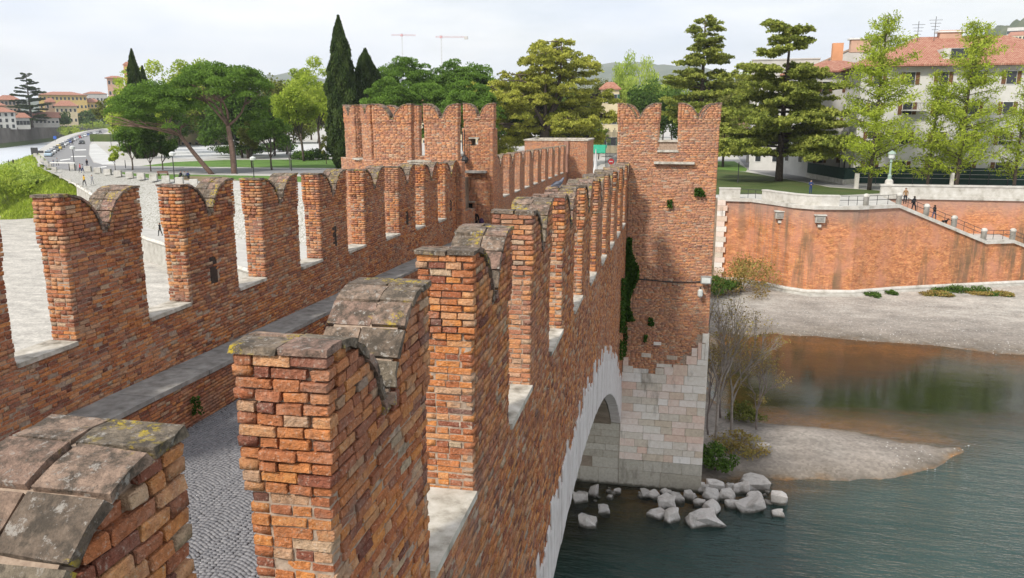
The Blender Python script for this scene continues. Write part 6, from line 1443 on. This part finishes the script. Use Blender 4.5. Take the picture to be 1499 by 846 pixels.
H(164, 188, 120, 172, 700, 'pink_plaster', 'tall pink house with a flat eave beyond the road trees', vr=117, wins=(4, 4), side=False, win=(1.5, 2.6), eave=1.5)
H(190, 204, 102, 172, 620, 'orange_plaster', 'orange tower house beside the pointed cypress', vr=98, wins=(2, 4), side=False, win=(1.5, 2.4))
x, y, _ = far(48, 720); cedar((x, y, 12.4), zat(116, 735)-12.4, 30, 'dark conifer standing among the far bank houses', 141, 'cypress', 10, .12, dens=2.2, name='conifer_tree')
for i, (u, vt, w) in enumerate(((92, 166, 26), (136, 160, 30), (58, 168, 20), (5, 168, 18), (112, 172, 24))):
    x, y, _ = far(u, 640+i*25+u); leafy((x, y, 12), zat(vt, 660+i*25+u)-12, w, ['shrubby tree beside the cream house on the far bank', 'dark tree before the lower yellow building', 'small tree behind the long shed', 'tree at the left edge behind the white house', 'hedge like tree on top of the river wall'][i], 'green', 150+i, 2500, 1.3, base=.0, group='trees on the far bank')

# ------------------------------------------------------------------ hills
def hill(name, prof, d, depth, mat, base=0):
    P = []; F = []; n = len(prof)
    us = np.linspace(prof[0][0], prof[-1][0], 90); vs = np.interp(us, [q[0] for q in prof], [q[1] for q in prof]); g = np.random.default_rng(int(d)); vs = vs+np.convolve(g.normal(0, 1.0, 90), np.ones(3)/3, 'same')
    rows = 10
    for j in range(rows):
        t = j/(rows-1)
        for k, (u, v) in enumerate(zip(us, vs)):
            dd = d+depth*t; x, y, _ = far(u, dd); top = zat(v, d+depth); P.append((x, y, base+(top-base)*math.sin(t*math.pi/2)**.9*(1+.05*math.sin(k*.9+j*2))/(1+.05*math.sin(k*.9+(rows-1)*2) if j == rows-1 else 1)))
    m = len(us)
    for j in range(rows-1):
        for k in range(m-1): F.append((j*m+k, j*m+k+1, (j+1)*m+k+1, (j+1)*m+k))
    for k in range(m): P.append((P[(rows-1)*m+k][0]*1.2, P[(rows-1)*m+k][1]*1.2, base))
    for k in range(m-1): F.append(((rows-1)*m+k, (rows-1)*m+k+1, rows*m+k+1, rows*m+k))
    o = MB().add(P, F).build(name, mat, smooth=True); fixn(o.data); o['kind'] = 'structure'; return o
M['hill'] = mat_grass('wooded_hill', (.045, .065, .03), (.08, .10, .045), (.16, .15, .09), .05)
hill('hills', [(-200, 168), (0, 152), (60, 150), (170, 160), (400, 116), (440, 113), (520, 128), (700, 136), (800, 124), (850, 103), (900, 97), (950, 99), (1010, 103), (1080, 116), (1200, 135), (1400, 150)], 3300, 2400, M['hill'])
hill('hill', [(1330, 130), (1390, 95), (1418, 72), (1450, 62), (1500, 55), (1600, 45), (1800, 40)], 1100, 700, M['hill'])
house_px(1456, 1492, 60, 72, 1250, 'white_plaster', 'long white building on the hill top at the right', 54, wins=(10, 1), roof='flat', name='villa', deep=.3, side=False, win=(3, 4), cat='house'); house_px(1457, 1484, 70, 82, 1180, 'cream_plaster', 'cream villa on the hill slope below the white one', 65, wins=(5, 2), name='villa', deep=.3, side=False, win=(2.5, 3), cat='house')
house_px(1484, 1520, 55, 70, 1300, 'white_plaster', 'white building at the right edge of the hill top', 50, wins=(5, 2), roof='flat', name='villa', deep=.3, side=False, win=(3, 4), cat='house')

# ------------------------------------------------------------------ cranes beyond the trees
M['cranered'] = simple('crane_red', [(.3, (.50, .26, .27)), (.7, (.60, .34, .35))], 2, 2, .6, 0)
def crane(u0, u1, v, d, um, label, counter=True):
    root = empty('tower_crane', far(um, d, 9.5), label, 'crane'); x0, y0, _ = far(u0, d); x1, y1, _ = far(u1, d); z = zat(v, d); xm, ym, _ = far(um, d)
    def truss(a, b, w, name, n, mt='cranered'):
        m = MB(); a = Vector(a); b = Vector(b); dr = (b-a); up = Vector((0, 0, 1)) if abs(dr.normalized().z) < .9 else Vector((1, 0, 0)); s = dr.cross(up).normalized()*w/2; t = s.cross(dr).normalized()*w
        ch = (a-s, a+s, a+t); 
        for c in ch: m.tube([c, c+dr], w*.09, 4)
        for i in range(n):
            p, q = dr*(i/n), dr*((i+1)/n); m.tube([ch[0]+p, ch[2]+q], w*.06, 3); m.tube([ch[1]+q, ch[2]+p], w*.06, 3); m.tube([ch[0]+p, ch[1]+q], w*.06, 3)
        m.build(name, M[mt], root)
    truss((x0, y0, z), (x1, y1, z), 2.0, 'jib', 16); truss((xm, ym, 9.5), (xm, ym, z+4), 1.5, 'mast', 24, 'grey_plaster')
    MB().box((xm, ym, z+.5), (4, 4, 4)).build('cab', M['cranered'], root)
    if counter: MB().box((x1, y1, z-.6), (6, 4, 5)).build('counterweight', M['grey_plaster'], root)
    MB().tube([(xm, ym, z+4), (x0*.5+xm*.5, y0*.5+ym*.5, z+1)], .07, 3).build('stay', M['iron'], root)
crane(640, 684, 55, 1500, 648, 'red tower crane with jib and grey counterweight above the pines'); crane(577, 612, 53, 1600, 592, 'red lattice crane jib above the dark pines left of the other crane', False)

# haze
hz_ = MB().box((-300, 2600, 248), (13000, 6600, 500)).build('haze', newmat('haze_air')[0]); hz_['kind'] = 'stuff'; nt_ = hz_.data.materials[0].node_tree; nt_.nodes.clear()
ho = N(nt_, 'ShaderNodeOutputMaterial'); hv = N(nt_, 'ShaderNodeVolumePrincipled'); hv.inputs['Density'].default_value = HAZE; hv.inputs['Color'].default_value = (.86, .92, 1, 1); nt_.links.new(hv.outputs[0], ho.inputs['Volume'])
# ------------------------------------------------------------------ people
SK = simple('skin', [(.3, (.42, .24, .17)), (.7, (.52, .31, .22))], 5, 2, .7, 0); HR = simple('hair', [(.3, (.02, .014, .01)), (.7, (.05, .035, .022))], 20, 2, .8, 0)
CL = {}
def cloth(c):
    if c not in CL: CL[c] = simple('cloth', [(.3, tuple(q*.75 for q in c)), (.7, c)], 9, 3, .9, .2)
    return CL[c]
def person(p, rz, top, legs, label, h=1.7, pose='stand', group=None, carry=None, seed=0):
    r = random.Random(seed); x, y, z = p; root = empty('person', p, label, 'person', group); root.rotation_euler = (0, 0, rz); s = h/1.7
    st = .13 if pose == 'walk' else .03
    J = {'pel': (0, 0, .93), 'wst': (0, 0, 1.06), 'chs': (0, .0, 1.30), 'nek': (0, .01, 1.46), 'hd0': (0, .02, 1.53), 'hd1': (0, .02, 1.62), 'hd2': (0, .01, 1.68)}
    for q, sg in (('l', -1), ('r', 1)):
        fw = st*sg
        J['hip'+q] = (sg*.09, 0, .90); J['kne'+q] = (sg*.10, fw*1.0+.03, .49); J['ank'+q] = (sg*.10, fw*1.6-.02, .08); J['toe'+q] = (sg*.11, fw*1.6+.15, .04)
        J['sho'+q] = (sg*.17, 0, 1.41); J['elb'+q] = (sg*.23, -fw*.8-.02, 1.14); J['wri'+q] = (sg*.22, -fw*1.4+.10, .92); J['han'+q] = (sg*.21, -fw*1.5+.14, .84)
    if pose == 'sit':
        for k in list(J):
            if k[:3] not in ('kne', 'ank', 'toe'): J[k] = (J[k][0], J[k][1], J[k][2]-.45)
        for q, sg in (('l', -1), ('r', 1)):
            J['kne'+q] = (sg*.12, .44, .47); J['ank'+q] = (sg*.12, .42, .09); J['toe'+q] = (sg*.12, .56, .05); J['elb'+q] = (sg*.24, .06, .72); J['wri'+q] = (sg*.14, .30, .60); J['han'+q] = (sg*.10, .38, .58)
    if pose == 'fold':
        for q, sg in (('l', -1), ('r', 1)): J['elb'+q] = (sg*.25, .05, 1.13); J['wri'+q] = (sg*.06, .22, 1.16); J['han'+q] = (-sg*.03, .24, 1.18)
    RD = {'pel': .15, 'wst': .135, 'chs': .155, 'nek': .062, 'hd0': .082, 'hd1': .105, 'hd2': .065, 'hip': .10, 'kne': .066, 'ank': .048, 'toe': .04, 'sho': .068, 'elb': .05, 'wri': .036, 'han': .04}
    E_ = [('pel', 'wst'), ('wst', 'chs'), ('chs', 'nek'), ('nek', 'hd0'), ('hd0', 'hd1'), ('hd1', 'hd2')]
    for q in 'lr': E_ += [('pel', 'hip'+q), ('hip'+q, 'kne'+q), ('kne'+q, 'ank'+q), ('ank'+q, 'toe'+q), ('chs', 'sho'+q), ('sho'+q, 'elb'+q), ('elb'+q, 'wri'+q), ('wri'+q, 'han'+q)]
    names = list(J); me = bpy.data.meshes.new('body'); me.from_pydata([tuple(c*s for c in J[k]) for k in names], [(names.index(a), names.index(b)) for a, b in E_], [])
    o = bpy.data.objects.new('body_t', me); COL.objects.link(o); sk = o.modifiers.new('s', 'SKIN'); sb = o.modifiers.new('u', 'SUBSURF'); sb.levels = 1; sb.render_levels = 1
    for i, k in enumerate(names):
        rr0 = RD[k] if k in RD else RD[k[:3]]; flat_ = .72 if k in ('pel', 'wst', 'chs') else 1; me.skin_vertices[0].data[i].radius = (rr0*s, rr0*flat_*s)
    me.skin_vertices[0].data[0].use_root = True
    dg = bpy.context.evaluated_depsgraph_get(); dg.update(); m2 = bpy.data.meshes.new_from_object(o.evaluated_get(dg)); bpy.data.objects.remove(o)
    for m_ in (cloth(top), cloth(legs), SK, HR, M['tyre']): m2.materials.append(m_)
    off = .45 if pose == 'sit' else 0
    for f in m2.polygons:
        c = f.center/s; i = 0
        if c.z > 1.475-off: i = 3 if (c.y < .03 or c.z > 1.66-off) else 2
        elif pose != 'sit' and c.z < .09 or (pose == 'sit' and c.z < .10): i = 4
        elif c.z < .95-off or (pose == 'sit' and c.y > .14 and c.z < .56): i = 1
        if pose != 'sit' and abs(c.x) > .17 and c.z < .93: i = 2
        if pose == 'fold' and c.y > .2 and abs(c.x) < .07 and c.z > 1.0: i = 2
        f.material_index = i; f.use_smooth = True
    m2.name = 'body'; b = bpy.data.objects.new('body', m2); COL.objects.link(b); b.parent = root
    hm = MB(); hz = (1.60-off)*s; hm.lathe((0, -.012, hz), [(.098*s, -.05*s), (.112*s, .02*s), (.095*s, .075*s), (.05*s, .108*s), (.01*s, .118*s)], 10); hh = mesh_np('hair', hm.V, hm.F, HR, smooth=True); hh.parent = root
    if carry == 'pack':
        m = MB().box((0, -.21, 1.22), (.30, .18, .42), taper=.8); q = mesh_np('backpack', m.V, m.F, cloth((.02, .02, .025))); q.location = p; q.rotation_euler = (0, 0, rz); tag(q, 'dark backpack worn by the person going down the stairs', 'backpack')
    return root
def on_stairs(u, side=1.0):
    x, y, z = on(u); t = (x-24.6)/(35.4-24.6); n = max(0, min(26, int(t*26)+1)); return (x-.2, y+side, (ZR-(ZR-zc[1])*n/26) if x > 24.6 else ZR)
RED, DK, YEL, GRY, BLU, TANC, BLK = (.55, .04, .05), (.02, .02, .03), (.62, .38, .03), (.30, .31, .33), (.03, .05, .14), (.30, .18, .09), (.012, .012, .014)
def gp(u, v, z): return at(u, v, z)
person(gp(118, 252.6, 9.5), R(150), RED, DK, 'person in a red jacket walking by the white blocks', pose='walk', seed=1); person(gp(121.5, 253, 9.45), R(150), GRY, BLU, 'person in grey close to the red jacket', 1.65, 'walk', seed=2)
person(gp(128, 245.5, 9.5), R(200), DK, DK, 'dark dressed person behind the row of blocks', 1.75, 'walk', seed=3)
person(gp(124, 272, 8.6), R(170), YEL, DK, 'person in a yellow jacket and dark trousers on the sloping path', 1.8, 'walk', seed=4); person(gp(135.5, 270, 8.7), R(190), GRY, GRY, 'person in grey walking right of the yellow jacket', 1.6, 'walk', seed=5)
person(gp(84.5, 243, 9.45), R(180), GRY, DK, 'grey clothed person on the path near the parked cars', 1.75, 'walk', seed=6); person(gp(79, 246, 9.4), R(150), BLU, GRY, 'person in blue beside the stone blocks', 1.7, seed=7)
person(gp(106.5, 212, 9.5), R(180), DK, DK, 'dark figure walking near the far parked cars', 1.75, 'walk', seed=8); person(gp(136, 208, 9.5), R(180), DK, DK, 'dark figure on the far pavement at the bend', 1.75, 'walk', seed=9)
person(gp(235, 345.5, 4.55), R(160), BLK, BLK, 'person in black standing on the quay, seen between two left merlons', 1.75, 'walk', seed=10)
person(gp(13.5, 243, 6.5), R(160), DK, BLU, 'left of two people at the river end of the grass bank', 1.7, seed=11); person(gp(20, 242, 6.5), R(200), BLK, DK, 'right of two people at the river end of the grass bank', 1.75, seed=12)
def bench(p, rz, label, mat='bark'):
    root = empty('park_bench', p, label, 'bench', 'benches in the park'); root.rotation_euler = (0, 0, rz)
    def part(nm, c, d): m = MB().box(c, d); o = mesh_np(nm, m.V, m.F, M[mat]); o.parent = root
    for k in range(3): part('seat_slat', (0, -.05+.15*k, .44), (2.0, .12, .04))
    for k in range(2): part('back_slat', (0, -.18, .62+.17*k), (2.0, .04, .13))
    for sx in (-.8, .8): part('leg', (sx, .05, .22), (.07, .45, .44)); part('back_post', (sx, -.21, .6), (.06, .05, .5))
M['benchred'] = simple('bench_wood', [(.3, (.14, .05, .03)), (.7, (.20, .08, .05))], 6, 3, .7, 0)
p = gp(239, 257.5, 9.5); bench(p, R(10), 'reddish empty park bench under the small oaks', 'benchred'); p = gp(270, 261.5, 9.5); bench(p, R(185), 'dark park bench with people beside the thin lamp', 'iron')
for dx, c, lab in ((-.6, DK, 'dark dressed person seated at the left of the park bench'), (.1, GRY, 'seated person in grey in the middle of the bench'), (.7, BLU, 'seated person in blue at the right of the bench')):
    person((p[0]+dx, p[1], p[2]), R(180), c, DK, lab, 1.7, 'sit', seed=int(20+dx*10))
person((-11.12, 44.45, 13.12), R(200), BLK, DK, 'dark haired person in black sitting by the tower doorway', 1.68, 'sit', seed=30)
o = MB().lathe((-10.75, 44.6, 13.48), [(.12, 0), (.16, .15), (.12, .3), (.05, .36)], 8).build('handbag', cloth((.07, .04, .10))); tag(o, 'small dark purple bag beside the seated person', 'bag')
o = MB().box((-11.12, 44.62, 12.85), (.7, .5, 1.4)).build('low_step', M['ledge']); tag(o, 'low stone step under the person by the doorway', 'block')
# street beyond the bridge
for i, (x, y, c, l, lab) in enumerate(((-6.2, 108, GRY, BLU, 'person in light grey on the street beyond the bridge'), (-5.2, 112, (.10, .25, .5), DK, 'person in bright blue on the street beyond the bridge'), (-4.1, 104, DK, DK, 'dark dressed person nearest the right tower on the street'), (-7.2, 118, (.5, .5, .5), DK, 'person in white far down the street'), (-3.3, 116, (.4, .12, .1), DK, 'person in dark red far down the street'), (-4.8, 122, BLU, BLU, 'navy dressed person farthest down the street'))):
    person((x, y, ZR+.25), R(180), c, l, lab, 1.72, 'walk', seed=40+i)
q = far(873, 118); u_ = empty('closed_parasol', (q[0], q[1], ZR+.25), 'closed white parasol beside the guard block', 'parasol'); MB().lathe((q[0], q[1], ZR+.9), [(.3, 0), (.34, .6), (.16, 2.6), (.04, 3.9)], 8).build('canopy', M['whitepave'], u_); MB().tube([(q[0], q[1], ZR+.2), (q[0], q[1], ZR+1.2)], .05, 5).build('pole', M['iron'], u_)
M['signred'] = simple('sign_red', [(.3, (.5, .02, .02)), (.7, (.6, .03, .03))], 2, 2, .5, 0); M['awn'] = simple('green_awning', [(.3, (.02, .25, .14)), (.7, (.03, .33, .2))], 2, 2, .7, 0)
q = far(896, 112); s_ = empty('traffic_sign', (q[0], q[1], ZR+.25), 'red round traffic sign on a pole beside the iron gate', 'sign'); MB().tube([(q[0], q[1], ZR+.2), (q[0], q[1], ZR+3.6)], .05, 5).build('pole', M['iron'], s_); MB().tube([(q[0], q[1]-.1, ZR+3.3), (q[0], q[1]-.14, ZR+3.3)], .42, 14).build('sign_disc', M['signred'], s_); MB().box((q[0], q[1]-.15, ZR+3.3), (.5, .02, .13)).build('white_bar', M['frame'], s_)
q = far(868, 128); a_ = MB().add([(q[0]-2.2, q[1]-1.5, zat(222, 126)), (q[0]+2.2, q[1]-1.5, zat(222, 126)), (q[0]+2.2, q[1]+1.5, zat(212, 128)), (q[0]-2.2, q[1]+1.5, zat(212, 128)), (q[0]-2.2, q[1]-1.5, zat(224, 126)), (q[0]+2.2, q[1]-1.5, zat(224, 126))], [(0, 1, 2, 3), (4, 5, 1, 0)]).build('awning', M['awn']); tag(a_, 'green awning over the stall beyond the guard block', 'awning')
for sx, lab in ((891, 'left wrought iron gate leaf at the street entrance'), (900, 'right wrought iron gate leaf beside the tower')):
    q = far(sx, 100); g_ = empty('iron_gate', (q[0], q[1], ZR), lab, 'gate'); zt_ = zat(187, 100)
    for k in range(5): MB().tube([(q[0]-.3+k*.15, q[1], ZR+.3), (q[0]-.3+k*.15, q[1], zt_-abs(k-2)*.25)], .04, 4).build('bar', M['iron'], g_)
    MB().box((q[0], q[1], zt_-1.2), (.7, .08, .12)).build('rail', M['iron'], g_); MB().box((q[0], q[1], ZR+1.2), (.7, .08, .12)).build('rail', M['iron'], g_)
# promenade people
q = gp(1188, 285, ZR); person((q[0], q[1]+1, ZR), R(180), BLU, BLU, 'person in navy standing behind the curved white parapet', 1.72, 'fold', seed=50)
person((pos_b[1][0]+.9, pos_b[1][1]+1.0, ZR), R(160), TANC, DK, 'person in a tan jacket at the head of the stairs', 1.75, 'stand', seed=51)
person(on_stairs(1344, 1.2), R(-60), BLK, DK, 'person in a black coat on the upper stairs', 1.78, 'walk', carry='pack', seed=52)
person(on_stairs(1375, 1.2), R(-60), BLK, (.12, .10, .16), 'person in a black jacket and greyish trousers lower on the stairs', 1.75, 'walk', seed=53)
def dog(p, rz, label):
    root = empty('dog', p, label, 'dog'); root.rotation_euler = (0, 0, rz)
    J = [(0, 0, .42), (.0, .28, .44), (0, .42, .52), (0, .55, .62), (0, .72, .57), (0, -.22, .43), (0, -.42, .52)]; E_ = [(0, 1), (1, 2), (2, 3), (3, 4), (0, 5), (5, 6)]; Rr = [.12, .13, .08, .075, .04, .11, .025]
    for s in (-1, 1):
        b = len(J); J += [(s*.08, .26, .26), (s*.08, .28, .02), (s*.08, -.20, .28), (s*.08, -.28, .16), (s*.08, -.22, .02)]; E_ += [(1, b), (b, b+1), (5, b+2), (b+2, b+3), (b+3, b+4)]; Rr += [.045, .03, .055, .035, .03]
    me = bpy.data.meshes.new('body'); me.from_pydata(J, E_, []); o = bpy.data.objects.new('t', me); COL.objects.link(o); o.modifiers.new('s', 'SKIN'); o.modifiers.new('u', 'SUBSURF').levels = 1
    for i, q_ in enumerate(Rr): me.skin_vertices[0].data[i].radius = (q_, q_)
    me.skin_vertices[0].data[0].use_root = True; dg = bpy.context.evaluated_depsgraph_get(); dg.update(); m2 = bpy.data.meshes.new_from_object(o.evaluated_get(dg)); bpy.data.objects.remove(o); m2.materials.append(cloth(BLK)); b = bpy.data.objects.new('body', m2); COL.objects.link(b); b.parent = root
    for s in (-1, 1): m = MB().box((s*.05, .53, .70), (.05, .03, .09), taper=.4); e = mesh_np('ear', m.V, m.F, cloth(BLK)); e.parent = root
dog(on_stairs(1391, 1.0), R(-60), 'black dog going down the stairs ahead of its walker')
# pigeon on the fourth merlon
M['pigeon'] = simple('pigeon_feathers', [(.3, (.09, .10, .13)), (.7, (.17, .18, .22))], 12, 3, .6, 0)
def pigeon(p, rz, label):
    root = empty('pigeon', p, label, 'bird'); root.rotation_euler = (0, 0, rz)
    J = [(0, 0, .12), (0, .09, .16), (0, .13, .23), (0, .155, .275), (0, .19, .27), (0, -.10, .09), (0, -.22, .05)]; E_ = [(0, 1), (1, 2), (2, 3), (3, 4), (0, 5), (5, 6)]; Rr = [.068, .062, .034, .034, .010, .045, .022]
    for s in (-1, 1): b = len(J); J += [(s*.03, .02, .05), (s*.035, .03, .0)]; E_ += [(0, b), (b, b+1)]; Rr += [.014, .009]
    me = bpy.data.meshes.new('body'); me.from_pydata(J, E_, []); o = bpy.data.objects.new('t', me); COL.objects.link(o); o.modifiers.new('s', 'SKIN'); o.modifiers.new('u', 'SUBSURF').levels = 1
    for i, q_ in enumerate(Rr): me.skin_vertices[0].data[i].radius = (q_, q_)
    me.skin_vertices[0].data[0].use_root = True; dg = bpy.context.evaluated_depsgraph_get(); dg.update(); m2 = bpy.data.meshes.new_from_object(o.evaluated_get(dg)); bpy.data.objects.remove(o); m2.materials.append(M['pigeon']); b = bpy.data.objects.new('body', m2); COL.objects.link(b); b.parent = root
    for f in m2.polygons: f.use_smooth = True
    for s in (-1, 1):
        m = MB().add([(s*.06, .07, .19), (s*.075, 0, .13), (s*.05, -.06, .19), (s*.03, -.20, .085), (s*.045, -.08, .09)], [(0, 1, 4, 3, 2)]); w = mesh_np('wing', m.V, m.F, M['pigeon']); w.parent = root
    return root
yp = Y0M+STEP*3+.35
pigeon((-2.42, yp+1.35, TOP0+D(yp)+.0), R(-62), 'grey pigeon perched on a cap of the right merlon row').scale = (.8, .8, .8)
# tower fittings
fl = empty('floodlight', (1.96, TY0-.3, 11.65), 'grey floodlight box fixed low on the right tower', 'floodlight'); MB().box((1.96, TY0-.42, 11.68), (.52, .34, .36)).build('housing', M['ledge'], fl); MB().box((1.96, TY0-.60, 11.68), (.42, .02, .26)).build('glass', M['lampglass'], fl); MB().box((1.96, TY0-.15, 11.5), (.08, .3, .08)).build('bracket', M['iron'], fl)
wl_ = empty('wall_lantern', (1.75, TY0-.3, 10.9), 'small white lantern just below the floodlight box', 'lamp'); MB().lathe((1.72, TY0-.3, 10.75), [(.06, 0), (.13, .08), (.13, .34), (.05, .42)], 8).build('lantern', M['lampglass'], wl_); MB().tube([(1.72, TY0, 11.2), (1.72, TY0-.3, 11.17)], .03, 5).build('bracket', M['iron'], wl_)
o = MB().tube([(XO+.05, TY0-.04, 11.55), (.3, TY0-.05, 11.42), (1.8, TY0-.05, 11.5)], .03, 5).build('cable', M['iron']); tag(o, 'dark cable running across the right tower to the floodlight', 'cable')
gl = empty('globe_lamp', (-11.55, RY-.2, 17.2), 'pair of round globe lamps in the slot of the left tower', 'lamp')
for (x, z, m_) in ((-11.98, 17.35, 'lampglass'), (-11.72, 17.0, 'iron')): MB().lathe((x, RY-.35, z), [(.05, 0), (.17, .08), (.22, .22), (.17, .36), (.05, .44)], 10).build('globe', M[m_], gl)
MB().tube([(-11.72, RY-.35, 17.4), (-11.72, RY-.35, 18.9)], .03, 5).build('stem', M['iron'], gl); MB().tube([(-11.85, RY-.35, 17.2), (-11.85, RY-.35, 18.8)], .03, 5).build('stem', M['iron'], gl)
# stone box lamps on the promenade wall
for u, lab in ((1143, 'grey stone box light on the river wall near the curve'), (1201, 'lit grey stone box light right of the other on the river wall')):
    x, y, z = on(u); z = 9.0; g_ = empty('wall_box', (x, y-.3, z), lab, 'wall light', 'stone boxes on the river wall'); MB().box((x, y-.35, z), (1.0, .7, .75)).build('housing', M['concrete'], g_); MB().box((x, y-.72, z), (.7, .04, .45)).build('panel', M['ledge'], g_); MB().box((x, y-.35, z+.42), (1.25, .95, .1)).build('top_slab', M['whitestone'], g_); MB().box((x, y-.3, z-.75), (.35, .3, .3)).build('drain_block', M['whitestone'], g_)
